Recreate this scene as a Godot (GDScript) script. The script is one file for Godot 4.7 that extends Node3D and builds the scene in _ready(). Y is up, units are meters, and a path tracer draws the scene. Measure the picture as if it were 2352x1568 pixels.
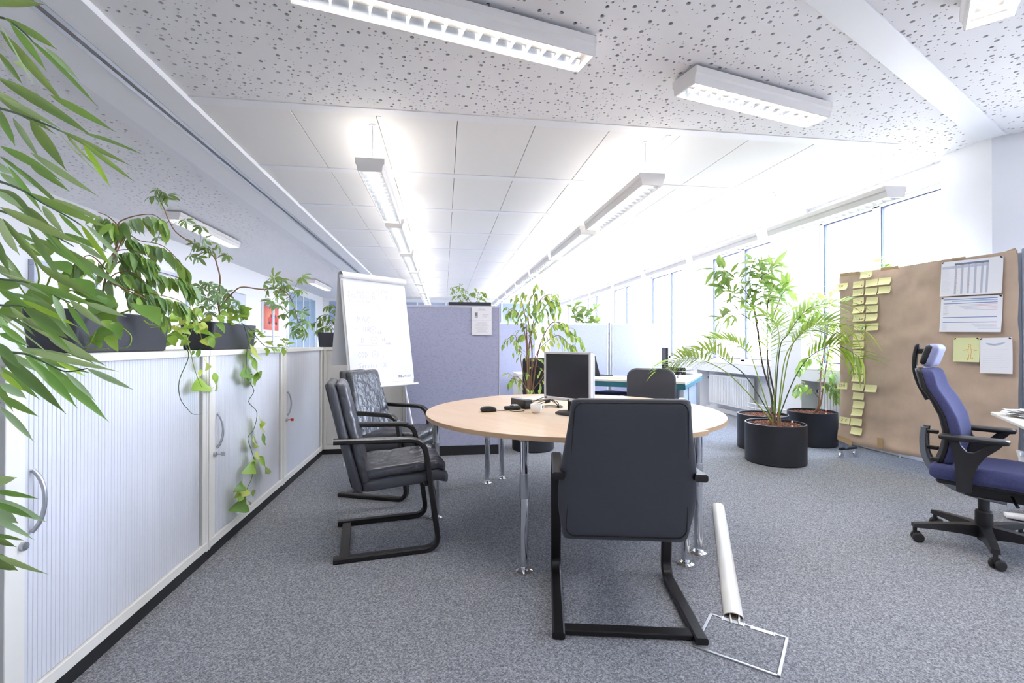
extends Node3D

const HC := 3.0          # ceiling height
const XR := 4.69         # face of the window piers
const XG := 4.99         # window plane
const XL := -4.63        # corridor wall
const ZF := -19.2        # far wall
const FLAT := -1

var used := {}
var mats := {}
var rng := RandomNumberGenerator.new()
var smooth_id := 1

# reshapes the points of a padded box
class Shape:
	func f(p: Vector3) -> Vector3:
		return p

func _ready() -> void:
	rng.seed = 7
	setup()
	make_materials()
	build_shell()
	build_windows()
	build_ceiling()
	build_lamps()
	build_left_side()
	build_far_side()
	build_right_side()
	build_table_group()
	build_office_chair()
	build_plants()

# ---------------------------------------------------------------- camera, sky, exposure
func setup() -> void:
	var cam := Camera3D.new()
	cam.name = "camera"
	cam.fov = rad_to_deg(2.0 * atan(784.0 / 1095.0))
	cam.position = Vector3(0, 1.21, 0)
	cam.rotation_degrees = Vector3(0.314, -8.108, 0)
	cam.near = 0.05
	cam.far = 200.0
	add_child(cam)
	cam.current = true
	var env := Environment.new()
	var sky := Sky.new()
	var sm := ProceduralSkyMaterial.new()
	sm.sky_top_color = Color(0.80, 0.87, 1.0)
	sm.sky_horizon_color = Color(0.90, 0.94, 1.0)
	sm.ground_bottom_color = Color(0.68, 0.69, 0.71)
	sm.ground_horizon_color = Color(0.76, 0.78, 0.81)
	sm.sun_angle_max = 0.0
	sm.sky_energy_multiplier = SKY_E
	sm.ground_energy_multiplier = SKY_E
	sky.sky_material = sm
	env.background_mode = Environment.BG_SKY
	env.sky = sky
	env.ambient_light_source = Environment.AMBIENT_SOURCE_DISABLED
	env.tonemap_mode = Environment.TONE_MAPPER_LINEAR
	env.tonemap_exposure = EXPO
	env.sdfgi_enabled = true
	env.ssao_enabled = true
	env.ssil_enabled = true
	var we := WorldEnvironment.new()
	we.name = "surroundings"
	we.environment = env
	add_child(we)

const SKY_E := 4.2
const EXPO := 1.22
const LAMP_DOWN := 0.9
const LAMP_UP := 0.2
const LAMP_CEIL := 2.4

# ---------------------------------------------------------------- materials
func rgb8(r: float, g: float, b: float) -> Color:
	return Color(r / 255.0, g / 255.0, b / 255.0)

func mat(key: String, c: Color, rough := 0.6, metal := 0.0, spec := 0.5) -> StandardMaterial3D:
	if mats.has(key):
		return mats[key]
	var m := StandardMaterial3D.new()
	m.resource_name = key
	m.albedo_color = c
	m.roughness = rough
	m.metallic = metal
	m.metallic_specular = spec
	mats[key] = m
	return m

func noise_img(size: int, freq: float, seed_: int, oct := 3, type := FastNoiseLite.TYPE_SIMPLEX_SMOOTH) -> Image:
	var n := FastNoiseLite.new()
	n.noise_type = type
	n.seed = seed_
	n.frequency = freq
	n.fractal_octaves = oct
	n.fractal_type = FastNoiseLite.FRACTAL_FBM if oct > 1 else FastNoiseLite.FRACTAL_NONE
	return n.get_seamless_image(size, size)

# random cells of size/cells pixels, softened: the tufts of a pile
func grain_img(size: int, cells: int, seed_: int) -> Image:
	var r := RandomNumberGenerator.new()
	r.seed = seed_
	var d := PackedByteArray()
	d.resize(cells * cells)
	for i in cells * cells:
		d[i] = r.randi() & 255
	var im := Image.create_from_data(cells, cells, false, Image.FORMAT_L8, d)
	im.resize(size, size, Image.INTERPOLATE_CUBIC)
	return im

func blend_noise(a: Image, b: Image, wa: float, gain: float, dark: Color, light: Color, size: int) -> ImageTexture:
	var da := a.get_data()
	var db := b.get_data()
	var out := PackedByteArray()
	out.resize(size * size * 3)
	var lut := []
	for i in 256:
		var c := dark.lerp(light, i / 255.0)
		lut.append([int(c.r * 255), int(c.g * 255), int(c.b * 255)])
	for i in size * size:
		var v := int(clampf((da[i] * wa + db[i] * (1.0 - wa) - 127.5) * gain + 127.5, 0, 255))
		out[i * 3] = lut[v][0]
		out[i * 3 + 1] = lut[v][1]
		out[i * 3 + 2] = lut[v][2]
	return ImageTexture.create_from_image(Image.create_from_data(size, size, false, Image.FORMAT_RGB8, out))

func grey_tex(im: Image) -> ImageTexture:
	return ImageTexture.create_from_image(im)

func normal_tex(im: Image, strength: float) -> ImageTexture:
	var c: Image = im.duplicate()
	c.convert(Image.FORMAT_RGBA8)
	c.bump_map_to_normal_map(strength)
	return ImageTexture.create_from_image(c)

func triplanar(m: StandardMaterial3D, scale: float, world := false) -> void:
	m.uv1_triplanar = true
	m.uv1_world_triplanar = world
	m.uv1_scale = Vector3.ONE * scale

func make_materials() -> void:
	# carpet: short grey loop pile with dark and pale flecks
	var cm := mat("carpet", Color.WHITE, 0.95, 0.0, 0.15)
	var na := grain_img(1024, 190, 11)
	var nb := grain_img(1024, 430, 12)
	cm.albedo_texture = blend_noise(na, nb, 0.45, 0.85, rgb8(76, 77, 82), rgb8(196, 198, 205), 1024)
	triplanar(cm, 1.0 / 1.15, true)
	# beech veneer
	var bm := mat("beech", Color.WHITE, 0.32, 0.0, 0.5)
	bm.albedo_texture = wood_tex(rgb8(214, 184, 154), rgb8(226, 202, 176), 21)
	triplanar(bm, 0.9)
	var be := mat("beech_edge", Color.WHITE, 0.4)
	be.albedo_texture = wood_tex(rgb8(196, 160, 122), rgb8(210, 178, 142), 22)
	triplanar(be, 1.3)
	mat("white_paint", rgb8(248, 248, 250), 0.75)
	mat("wall_white", rgb8(242, 242, 244), 0.85)
	mat("ceiling_white", rgb8(240, 239, 240), 0.9)
	mat("panel_white", rgb8(240, 238, 236), 0.8)
	mat("rail_white", rgb8(240, 240, 242), 0.5)
	mat("fleece", rgb8(96, 94, 98), 0.95)
	mat("cabinet_white", rgb8(232, 232, 236), 0.45)
	mat("cabinet_frame", rgb8(234, 232, 226), 0.5)
	mat("slat_white", rgb8(220, 222, 230), 0.4)
	mat("black_plinth", rgb8(26, 27, 30), 0.5)
	mat("lamp_body", rgb8(238, 234, 230), 0.5)
	mat("mirror_alu", rgb8(232, 235, 238), 0.22, 0.85)
	mat("chrome", rgb8(225, 228, 232), 0.07, 1.0)
	mat("brushed_alu", rgb8(190, 193, 198), 0.35, 0.9)
	mat("grey_metal", rgb8(135, 138, 145), 0.4, 0.6)
	mat("black_plastic", rgb8(24, 24, 27), 0.42)
	mat("soft_black", rgb8(30, 30, 33), 0.6)
	mat("black_lacquer", rgb8(22, 21, 23), 0.28)
	mat("planter_black", rgb8(46, 48, 58), 0.4)
	mat("pot_black", rgb8(34, 35, 42), 0.42)
	mat("window_frame", rgb8(236, 238, 242), 0.4)
	mat("gasket", rgb8(70, 76, 100), 0.6)
	mat("radiator", rgb8(240, 240, 240), 0.4)
	mat("paper", rgb8(238, 238, 241), 0.8)
	mat("teal", rgb8(40, 104, 118), 0.4)
	mat("desk_white", rgb8(236, 234, 228), 0.45)
	mat("desk_grey", rgb8(150, 160, 172), 0.5)
	mat("grey_panel", rgb8(120, 124, 128), 0.6)
	mat("porcelain", rgb8(245, 244, 240), 0.15)
	mat("red_plastic", rgb8(196, 60, 40), 0.4)
	mat("soil", rgb8(70, 48, 36), 0.95)
	mat("clay_ball", rgb8(128, 84, 62), 0.9)
	mat("bark", rgb8(142, 108, 84), 0.85)
	mat("bark_dark", rgb8(92, 66, 58), 0.85)
	mat("vine", rgb8(70, 96, 62), 0.6)
	mat("vine_light", rgb8(150, 170, 70), 0.6)
	mat("masking_tape", rgb8(176, 150, 112), 0.5)
	mat("brick_red", rgb8(196, 178, 166), 0.9)
	mat("brick_pale", rgb8(206, 192, 180), 0.9)
	mat("mortar", rgb8(170, 165, 158), 0.95)
	mat("tube_glow", Color.WHITE, 0.5)
	var tg: StandardMaterial3D = mats["tube_glow"]
	tg.emission_enabled = true
	tg.emission = Color(1.0, 0.96, 0.9)
	tg.emission_energy_multiplier = 2.0
	var g := mat("window_glass", Color(1, 1, 1, 0.04), 0.02)
	g.transparency = BaseMaterial3D.TRANSPARENCY_ALPHA
	var g2 := mat("office_glass", Color(0.66, 0.78, 0.88, 0.45), 0.05)
	g2.transparency = BaseMaterial3D.TRANSPARENCY_ALPHA
	# black leather
	var lw := noise_img(512, 0.012, 31, 3)
	var lg := noise_img(512, 0.09, 32, 2)
	var lt := mat("leather_black", rgb8(66, 67, 74), 0.36, 0.0, 0.5)
	lt.normal_enabled = true
	lt.normal_texture = normal_tex(lg, 1.2)
	lt.normal_scale = 0.35
	triplanar(lt, 3.0)
	var lb := mat("leather_back", rgb8(66, 67, 74), 0.5, 0.0, 0.5)
	lb.normal_enabled = true
	lb.normal_texture = normal_tex(lg, 1.0)
	lb.normal_scale = 0.25
	triplanar(lb, 4.0)
	var lc := mat("leather_cushion", rgb8(66, 67, 74), 0.3, 0.0, 0.55)
	lc.normal_enabled = true
	lc.normal_texture = normal_tex(lw, 9.0)
	lc.normal_scale = 0.8
	triplanar(lc, 2.4)
	# blue seat fabric
	var fb := mat("blue_fabric", rgb8(84, 87, 126), 0.9, 0.0, 0.2)
	fb.rim_enabled = true
	fb.rim = 0.4
	fb.albedo_texture = grey_fleck(rgb8(205, 205, 215), Color.WHITE, 41)
	triplanar(fb, 5.0)
	# flecked partition cloth
	var pf := mat("partition_cloth", Color.WHITE, 0.95, 0.0, 0.1)
	pf.albedo_texture = fleck_tex(rgb8(174, 176, 200), rgb8(132, 136, 176), 51)
	triplanar(pf, 1.0)
	var pl := mat("partition_pale", rgb8(196, 200, 226), 0.95, 0.0, 0.1)
	pl.albedo_texture = grey_fleck(rgb8(236, 236, 240), Color.WHITE, 52)
	triplanar(pl, 2.5)
	# kraft paper
	var kp := mat("kraft", Color.WHITE, 0.75, 0.0, 0.3)
	kp.albedo_texture = grey_fleck(rgb8(194, 171, 151), rgb8(202, 180, 161), 61)
	kp.uv1_scale = Vector3(2, 2, 1)
	# leaves
	leaf_mat("leaf_alii", rgb8(90, 138, 58), 0.4)
	leaf_mat("leaf_alii_dark", rgb8(70, 108, 58), 0.38)
	leaf_mat("leaf_alii_pale", rgb8(136, 162, 126), 0.5)
	leaf_mat("leaf_alii_lime", rgb8(150, 190, 40), 0.4)
	leaf_mat("leaf_ficus", rgb8(98, 136, 72), 0.4)
	leaf_mat("leaf_ficus_light", rgb8(142, 178, 78), 0.42)
	leaf_mat("leaf_ficus_dark", rgb8(74, 108, 66), 0.4)
	leaf_mat("leaf_pothos", rgb8(132, 170, 58), 0.35)
	leaf_mat("leaf_pothos_yellow", rgb8(190, 200, 90), 0.35)
	leaf_mat("leaf_pothos_deep", rgb8(92, 138, 52), 0.35)
	leaf_mat("leaf_schefflera", rgb8(104, 138, 96), 0.4)
	leaf_mat("leaf_palm", rgb8(112, 150, 46), 0.4)
	leaf_mat("leaf_palm_light", rgb8(160, 188, 66), 0.42)
	leaf_mat("leaf_yellow", rgb8(206, 180, 40), 0.5)

func leaf_mat(key: String, c: Color, rough: float) -> void:
	var m := mat(key, c, rough)
	m.backlight_enabled = true
	m.backlight = Color(0.55, 0.6, 0.3)

func wood_tex(dark: Color, light: Color, seed_: int) -> ImageTexture:
	var size := 512
	var n := FastNoiseLite.new()
	n.seed = seed_
	n.frequency = 0.02
	n.fractal_octaves = 3
	var fine := FastNoiseLite.new()
	fine.seed = seed_ + 1
	fine.frequency = 0.11
	var im := Image.create(size, size, false, Image.FORMAT_RGB8)
	for y in size:
		for x in size:
			var xx := x * 0.16
			var ed := minf(1.0, (size - 1 - x) / 60.0)
			var a := n.get_noise_2d(xx, y * 1.0)
			var b := fine.get_noise_2d(xx * 2.0, y * 2.6)
			if ed < 1.0:
				a = lerpf(n.get_noise_2d((x - size) * 0.16, y * 1.0), a, ed)
				b = lerpf(fine.get_noise_2d((x - size) * 0.32, y * 2.6), b, ed)
			im.set_pixel(x, y, dark.lerp(light, clampf(0.5 + a * 0.55 + b * 0.45, 0, 1)))
	return ImageTexture.create_from_image(im)

func grey_fleck(dark: Color, light: Color, seed_: int) -> ImageTexture:
	return blend_noise(noise_img(512, 0.02, seed_, 3), noise_img(512, 0.25, seed_ + 5, 2), 0.4, 1.6, dark, light, 512)

func fleck_tex(base: Color, dark: Color, seed_: int) -> ImageTexture:
	var size := 1024
	var im := Image.create(size, size, false, Image.FORMAT_RGB8)
	im.fill(base)
	var r := RandomNumberGenerator.new()
	r.seed = seed_
	for i in 3200:
		var p := Vector2(r.randf() * size, r.randf() * size)
		var ang := r.randf_range(-0.7, 0.7)
		var l := r.randf_range(10, 22)
		stroke(im, [p, p + Vector2(cos(ang), sin(ang)) * l], r.randf_range(1.5, 3.5), base.lerp(dark, r.randf_range(0.2, 0.65)), true)
	return ImageTexture.create_from_image(im)

func stroke(im: Image, pts: Array, width: float, c: Color, wrap := false) -> void:
	var w := im.get_width()
	var h := im.get_height()
	for i in pts.size() - 1:
		var a: Vector2 = pts[i]
		var b: Vector2 = pts[i + 1]
		var n := int(a.distance_to(b) / maxf(width * 0.35, 0.5)) + 1
		for k in n + 1:
			var p := a.lerp(b, float(k) / n)
			var rr := int(ceil(width * 0.5))
			for dy in range(-rr, rr + 1):
				for dx in range(-rr, rr + 1):
					if dx * dx + dy * dy <= width * width * 0.25 + 0.3:
						var x := int(p.x) + dx
						var y := int(p.y) + dy
						if wrap:
							x = posmod(x, w)
							y = posmod(y, h)
						if x >= 0 and y >= 0 and x < w and y < h:
							im.set_pixel(x, y, c)

# ---------------------------------------------------------------- node helpers
func uname(n: String) -> String:
	if not used.has(n):
		used[n] = 0
		return n
	used[n] += 1
	return "%s_%03d" % [n, used[n]]

func thing(called: String, label: String, category: String, at := Vector3.ZERO, turn := 0.0, group := "") -> Node3D:
	var o := Node3D.new()
	o.name = uname(called)
	add_child(o)
	o.position = at
	o.rotation.y = turn
	tag(o, label, category, group)
	return o

func tag(o: Node, label: String, category: String, group := "") -> void:
	o.set_meta("label", label)
	o.set_meta("category", category)
	if group != "":
		o.set_meta("group", group)

func part(parent: Node, called: String, mesh: Mesh, material, at := Vector3.ZERO, rot := Vector3.ZERO) -> MeshInstance3D:
	var o := MeshInstance3D.new()
	o.name = called
	o.mesh = mesh
	o.material_override = null
	if material is String:
		material = mats[material]
	for i in mesh.get_surface_count():
		o.set_surface_override_material(i, material)
	o.position = at
	o.rotation = rot
	parent.add_child(o, true)
	return o

func solo(called: String, mesh: Mesh, material, label: String, category: String, at := Vector3.ZERO, rot := Vector3.ZERO, group := "") -> MeshInstance3D:
	var o := part(self, uname(called), mesh, material, at, rot)
	tag(o, label, category, group)
	return o

func struct(called: String, mesh: Mesh, material, at := Vector3.ZERO, rot := Vector3.ZERO) -> MeshInstance3D:
	var o := part(self, called, mesh, material, at, rot)
	o.set_meta("kind", "structure")
	return o

func copy_of(src: Node3D, label: String, at: Vector3, turn: float, group := "") -> Node3D:
	var c: Node3D = src.duplicate()
	c.name = uname(str(src.name).rstrip("0123456789").rstrip("_"))
	add_child(c)
	c.position = at
	c.rotation.y = turn
	c.set_meta("label", label)
	if group != "":
		c.set_meta("group", group)
	return c

# ---------------------------------------------------------------- mesh helpers
func mb() -> SurfaceTool:
	var st := SurfaceTool.new()
	st.begin(Mesh.PRIMITIVE_TRIANGLES)
	st.set_smooth_group(FLAT)
	return st

func fin(st: SurfaceTool) -> ArrayMesh:
	st.generate_normals()
	st.index()
	return st.commit()

func next_smooth(st: SurfaceTool) -> void:
	smooth_id += 1
	st.set_smooth_group(smooth_id)

func tri(st: SurfaceTool, a: Vector3, b: Vector3, c: Vector3) -> void:
	st.add_vertex(a)
	st.add_vertex(c)
	st.add_vertex(b)

# corners run counter-clockwise seen from outside
func quad(st: SurfaceTool, a: Vector3, b: Vector3, c: Vector3, d: Vector3) -> void:
	tri(st, a, b, c)
	tri(st, a, c, d)

func uvquad(st: SurfaceTool, a: Vector3, b: Vector3, c: Vector3, d: Vector3, r := Rect2(0, 0, 1, 1)) -> void:
	# a bottom left, b bottom right, c top right, d top left
	var ua := Vector2(r.position.x, r.end.y)
	var ub := r.end
	var uc := Vector2(r.end.x, r.position.y)
	var ud := r.position
	for p in [[a, ua], [c, uc], [b, ub], [a, ua], [d, ud], [c, uc]]:
		st.set_uv(p[1])
		st.add_vertex(p[0])

func add_box(st: SurfaceTool, c: Vector3, s: Vector3, bev := 0.0, xf := Transform3D.IDENTITY) -> void:
	var h := s * 0.5
	st.set_smooth_group(FLAT)
	bev = minf(bev, minf(h.x, minf(h.y, h.z)) * 0.9)
	var ax := [Vector3.RIGHT, Vector3.UP, Vector3.BACK]
	for i in 3:
		for sg in [-1.0, 1.0]:
			var n: Vector3 = ax[i] * sg
			var u: Vector3 = ax[(i + 1) % 3]
			var v: Vector3 = ax[(i + 2) % 3] * sg
			var hu: float = h[(i + 1) % 3] - bev
			var hv: float = h[(i + 2) % 3] - bev
			var o: Vector3 = c + n * h[i]
			quad(st, xf * (o - u * hu - v * hv), xf * (o + u * hu - v * hv), xf * (o + u * hu + v * hv), xf * (o - u * hu + v * hv))
	if bev <= 0.0:
		return
	for i in 3:
		var j := (i + 1) % 3
		var k := (i + 2) % 3
		for sj in [-1.0, 1.0]:
			for sk in [-1.0, 1.0]:
				var e: Vector3 = ax[i] * (h[i] - bev)
				var p: Vector3 = c + ax[j] * sj * h[j] + ax[k] * sk * (h[k] - bev)
				var q: Vector3 = c + ax[j] * sj * (h[j] - bev) + ax[k] * sk * h[k]
				quad2(st, xf * (p - e), xf * (p + e), xf * (q + e), xf * (q - e), xf * c)
	for sx in [-1.0, 1.0]:
		for sy in [-1.0, 1.0]:
			for sz in [-1.0, 1.0]:
				var a := c + Vector3(sx * h.x, sy * (h.y - bev), sz * (h.z - bev))
				var b := c + Vector3(sx * (h.x - bev), sy * h.y, sz * (h.z - bev))
				var d := c + Vector3(sx * (h.x - bev), sy * (h.y - bev), sz * h.z)
				if sx * sy * sz > 0:
					tri(st, xf * a, xf * b, xf * d)
				else:
					tri(st, xf * a, xf * d, xf * b)

# a quad turned so that it faces away from the point given
func quad2(st: SurfaceTool, a: Vector3, b: Vector3, c: Vector3, d: Vector3, inner: Vector3) -> void:
	var n := (b - a).cross(c - a)
	if n.dot((a + b + c + d) * 0.25 - inner) >= 0.0:
		quad(st, a, b, c, d)
	else:
		quad(st, d, c, b, a)

func box(s: Vector3, bev := 0.0, c := Vector3.ZERO) -> ArrayMesh:
	var st := mb()
	add_box(st, c, s, bev)
	return fin(st)

# box between two corners
func bx(a: Vector3, b: Vector3, bev := 0.0) -> ArrayMesh:
	return box((b - a).abs(), bev, (a + b) * 0.5)

# padded box with round edges, optionally reshaped by a function of the point
func add_pad(st: SurfaceTool, c: Vector3, s: Vector3, r: float, n := 6, fn: Shape = null, xf := Transform3D.IDENTITY) -> void:
	next_smooth(st)
	var h := s * 0.5
	var ax := [Vector3.RIGHT, Vector3.UP, Vector3.BACK]
	var inner := h - Vector3.ONE * r
	inner = inner.max(Vector3.ONE * 0.0005)
	for i in 3:
		for sg in [-1.0, 1.0]:
			var u: Vector3 = ax[(i + 1) % 3]
			var v: Vector3 = ax[(i + 2) % 3] * sg
			var g := []
			for a in n + 1:
				var row := []
				for b in n + 1:
					var fu := pad_param(a, n, h[(i + 1) % 3], r)
					var fv := pad_param(b, n, h[(i + 2) % 3], r)
					var p: Vector3 = ax[i] * sg * h[i] + u * fu + v * fv
					var q := p.clamp(-inner, inner)
					var d := p - q
					p = q + (d.normalized() * r if d.length() > 1e-6 else Vector3.ZERO)
					p += c
					if fn != null:
						p = fn.f(p)
					row.append(xf * p)
				g.append(row)
			for a in n:
				for b in n:
					quad(st, g[a][b], g[a + 1][b], g[a + 1][b + 1], g[a][b + 1])

func pad_param(i: int, n: int, h: float, r: float) -> float:
	# denser towards the rim
	var t := 2.0 * i / n - 1.0
	return h * sin(t * PI * 0.5) if r > 0.2 * h else h * signf(t) * pow(absf(t), 0.6)

func pad(s: Vector3, r: float, n := 6, c := Vector3.ZERO, fn: Shape = null) -> ArrayMesh:
	var st := mb()
	add_pad(st, c, s, r, n, fn)
	return fin(st)

# profile of (radius, height) from bottom to top; each band hard against the next unless soft
func add_lathe(st: SurfaceTool, prof: Array, seg := 24, xf := Transform3D.IDENTITY, soft := false, squash := 1.0) -> void:
	next_smooth(st)
	for i in prof.size() - 1:
		if not soft:
			next_smooth(st)
		var a: Vector2 = prof[i]
		var b: Vector2 = prof[i + 1]
		for k in seg:
			var t0 := TAU * k / seg
			var t1 := TAU * (k + 1) / seg
			var d0 := Vector3(cos(t0), 0, -sin(t0) * squash)
			var d1 := Vector3(cos(t1), 0, -sin(t1) * squash)
			var p := xf * (d0 * a.x + Vector3.UP * a.y)
			var q := xf * (d1 * a.x + Vector3.UP * a.y)
			var r := xf * (d1 * b.x + Vector3.UP * b.y)
			var s := xf * (d0 * b.x + Vector3.UP * b.y)
			if a.x > 1e-6:
				tri(st, p, q, r)
			if b.x > 1e-6:
				tri(st, p, r, s)
	st.set_smooth_group(FLAT)

func lathe(prof: Array, seg := 24, soft := false, squash := 1.0) -> ArrayMesh:
	var st := mb()
	add_lathe(st, prof, seg, Transform3D.IDENTITY, soft, squash)
	return fin(st)

func add_tube(st: SurfaceTool, pts: Array, rad, seg := 8, caps := true) -> void:
	next_smooth(st)
	var n := pts.size()
	var rings := []
	var t0: Vector3 = (pts[1] - pts[0]).normalized()
	var u := t0.cross(Vector3.UP)
	if u.length() < 0.05:
		u = t0.cross(Vector3.RIGHT)
	u = u.normalized()
	for i in n:
		var t: Vector3
		if i == 0:
			t = pts[1] - pts[0]
		elif i == n - 1:
			t = pts[n - 1] - pts[n - 2]
		else:
			t = pts[i + 1] - pts[i - 1]
		t = t.normalized()
		u = (u - t * u.dot(t)).normalized()
		var v := t.cross(u)
		var r: float = rad[i] if rad is Array or rad is PackedFloat32Array else rad
		var ring := []
		for k in seg:
			var a := TAU * k / seg
			ring.append(pts[i] + (u * cos(a) + v * sin(a)) * r)
		rings.append(ring)
	for i in n - 1:
		for k in seg:
			var k1 := (k + 1) % seg
			quad(st, rings[i][k], rings[i][k1], rings[i + 1][k1], rings[i + 1][k])
	if caps:
		st.set_smooth_group(FLAT)
		for k in seg:
			var k1 := (k + 1) % seg
			tri(st, pts[0], rings[0][k1], rings[0][k])
			tri(st, pts[n - 1], rings[n - 1][k], rings[n - 1][k1])
	st.set_smooth_group(FLAT)

func tube(pts: Array, rad, seg := 8, caps := true) -> ArrayMesh:
	var st := mb()
	add_tube(st, pts, rad, seg, caps)
	return fin(st)

# section swept along a path that bends about one sideways axis; section x runs along that axis, y across it
func add_sweep(st: SurfaceTool, pts: Array, side: Vector3, sec: Array) -> void:
	var n := pts.size()
	var rings := []
	for i in n:
		var t: Vector3 = (pts[mini(i + 1, n - 1)] - pts[maxi(i - 1, 0)]).normalized()
		var up := t.cross(side).normalized()
		# keep the thickness through corners
		var k := 1.0
		if i > 0 and i < n - 1:
			var ta: Vector3 = (pts[i] - pts[i - 1]).normalized()
			k = 1.0 / maxf(0.5, ta.dot(t))
		var ring := []
		for s in sec:
			ring.append(pts[i] + side * s.x + up * s.y * k)
		rings.append(ring)
	var m := sec.size()
	for j in m:
		next_smooth(st)
		var j1 := (j + 1) % m
		for i in n - 1:
			quad(st, rings[i][j], rings[i][j1], rings[i + 1][j1], rings[i + 1][j])
	st.set_smooth_group(FLAT)
	for j in range(1, m - 1):
		tri(st, rings[0][0], rings[0][j + 1], rings[0][j])
		tri(st, rings[n - 1][0], rings[n - 1][j], rings[n - 1][j + 1])

func rect_sec(w: float, t: float, b := 0.004) -> Array:
	var x := w * 0.5
	var y := t * 0.5
	return [Vector2(x - b, -y), Vector2(x, -y + b), Vector2(x, y - b), Vector2(x - b, y), Vector2(-x + b, y), Vector2(-x, y - b), Vector2(-x, -y + b), Vector2(-x + b, -y)]

# flat outline (counter-clockwise in x, y) given a thickness along z, with a small chamfer
func add_extrude(st: SurfaceTool, poly: Array, z0: float, z1: float, bev := 0.0, xf := Transform3D.IDENTITY, smooth_side := false) -> void:
	var n := poly.size()
	var inset := []
	for i in n:
		var p: Vector2 = poly[i]
		var e0: Vector2 = (p - poly[(i + n - 1) % n]).normalized()
		var e1: Vector2 = (poly[(i + 1) % n] - p).normalized()
		var nn := (Vector2(-e0.y, e0.x) + Vector2(-e1.y, e1.x)).normalized()
		inset.append(p + nn * bev)
	var idx := Geometry2D.triangulate_polygon(PackedVector2Array(inset))
	st.set_smooth_group(FLAT)
	for i in range(0, idx.size(), 3):
		var a: Vector2 = inset[idx[i]]
		var b: Vector2 = inset[idx[i + 1]]
		var c: Vector2 = inset[idx[i + 2]]
		if (b - a).cross(c - a) < 0:
			var t := b
			b = c
			c = t
		tri(st, xf * Vector3(a.x, a.y, z1), xf * Vector3(b.x, b.y, z1), xf * Vector3(c.x, c.y, z1))
		tri(st, xf * Vector3(a.x, a.y, z0), xf * Vector3(c.x, c.y, z0), xf * Vector3(b.x, b.y, z0))
	var levels := [[inset, z0], [poly, z0 + bev], [poly, z1 - bev], [inset, z1]] if bev > 0.0 else [[poly, z0], [poly, z1]]
	for l in levels.size() - 1:
		if smooth_side:
			next_smooth(st)
		for i in n:
			var j := (i + 1) % n
			var a0: Vector2 = levels[l][0][i]
			var a1: Vector2 = levels[l][0][j]
			var b0: Vector2 = levels[l + 1][0][i]
			var b1: Vector2 = levels[l + 1][0][j]
			quad(st, xf * Vector3(a0.x, a0.y, levels[l][1]), xf * Vector3(a1.x, a1.y, levels[l][1]), xf * Vector3(b1.x, b1.y, levels[l + 1][1]), xf * Vector3(b0.x, b0.y, levels[l + 1][1]))
	st.set_smooth_group(FLAT)

func extrude(poly: Array, z0: float, z1: float, bev := 0.0, smooth_side := false) -> ArrayMesh:
	var st := mb()
	add_extrude(st, poly, z0, z1, bev, Transform3D.IDENTITY, smooth_side)
	return fin(st)

func rrect(w: float, h: float, r: float, seg := 5, c := Vector2.ZERO) -> Array:
	var out := []
	for q in 4:
		var cc := c + Vector2((w * 0.5 - r) * (1 if q == 0 or q == 3 else -1), (h * 0.5 - r) * (1 if q < 2 else -1))
		for k in seg + 1:
			var a := PI * 0.5 * (q + float(k) / seg)
			out.append(cc + Vector2(cos(a), sin(a)) * r)
	return out

# y-up slab from a floor-plan outline given as (x, z)
func plan_slab(poly: Array, y0: float, y1: float, bev := 0.0) -> ArrayMesh:
	var p := []
	for v in poly:
		p.append(Vector2(v.x, -v.y))
	var area := 0.0
	for i in p.size():
		area += p[i].cross(p[(i + 1) % p.size()])
	if area < 0:
		p.reverse()
	var st := mb()
	add_extrude(st, p, y0, y1, bev, Transform3D(Basis(Vector3.RIGHT, -PI / 2), Vector3.ZERO))
	return fin(st)

# surface through rows of points: g[i][j], i along u, j along v; front is u cross v
func add_grid(st: SurfaceTool, g: Array, uv := true) -> void:
	next_smooth(st)
	var nu := g.size() - 1
	var nv: int = g[0].size() - 1
	for i in nu:
		for j in nv:
			var q := []
			for d in [[0, 0], [1, 0], [1, 1], [0, 1]]:
				q.append([g[i + d[0]][j + d[1]], Vector2(float(i + d[0]) / nu, 1.0 - float(j + d[1]) / nv)])
			for k in [0, 2, 1, 0, 3, 2]:
				if uv:
					st.set_uv(q[k][1])
				st.add_vertex(q[k][0])

func bez(a: Vector3, b: Vector3, c: Vector3, d: Vector3, n := 10) -> Array:
	var out := []
	for i in n + 1:
		out.append(a.bezier_interpolate(b, c, d, float(i) / n))
	return out

# polyline with its corners rounded
func rounded(pts: Array, r: float, seg := 5) -> Array:
	var out := [pts[0]]
	for i in range(1, pts.size() - 1):
		var p: Vector3 = pts[i]
		var a: Vector3 = (pts[i - 1] - p)
		var b: Vector3 = (pts[i + 1] - p)
		var d := minf(r, minf(a.length(), b.length()) * 0.48)
		var s := p + a.normalized() * d
		var e := p + b.normalized() * d
		for k in seg + 1:
			var t := float(k) / seg
			out.append(s.lerp(p, t).lerp(p.lerp(e, t), t))
	out.append(pts[-1])
	return out

func spline(pts: Array, sub := 5) -> Array:
	var out := []
	for i in pts.size() - 1:
		var p0: Vector3 = pts[maxi(i - 1, 0)]
		var p3: Vector3 = pts[mini(i + 2, pts.size() - 1)]
		for k in sub:
			out.append(pts[i].cubic_interpolate(pts[i + 1], p0, p3, float(k) / sub))
	out.append(pts[-1])
	return out

# ---------------------------------------------------------------- room shell
const WA := Vector3(0.779, 0, 0.627)      # the near wing runs this way
const WO := Vector3(0.627, 0, -0.779)     # outward from its window wall
const CORNER := Vector3(4.69, 0, -3.49)

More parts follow.
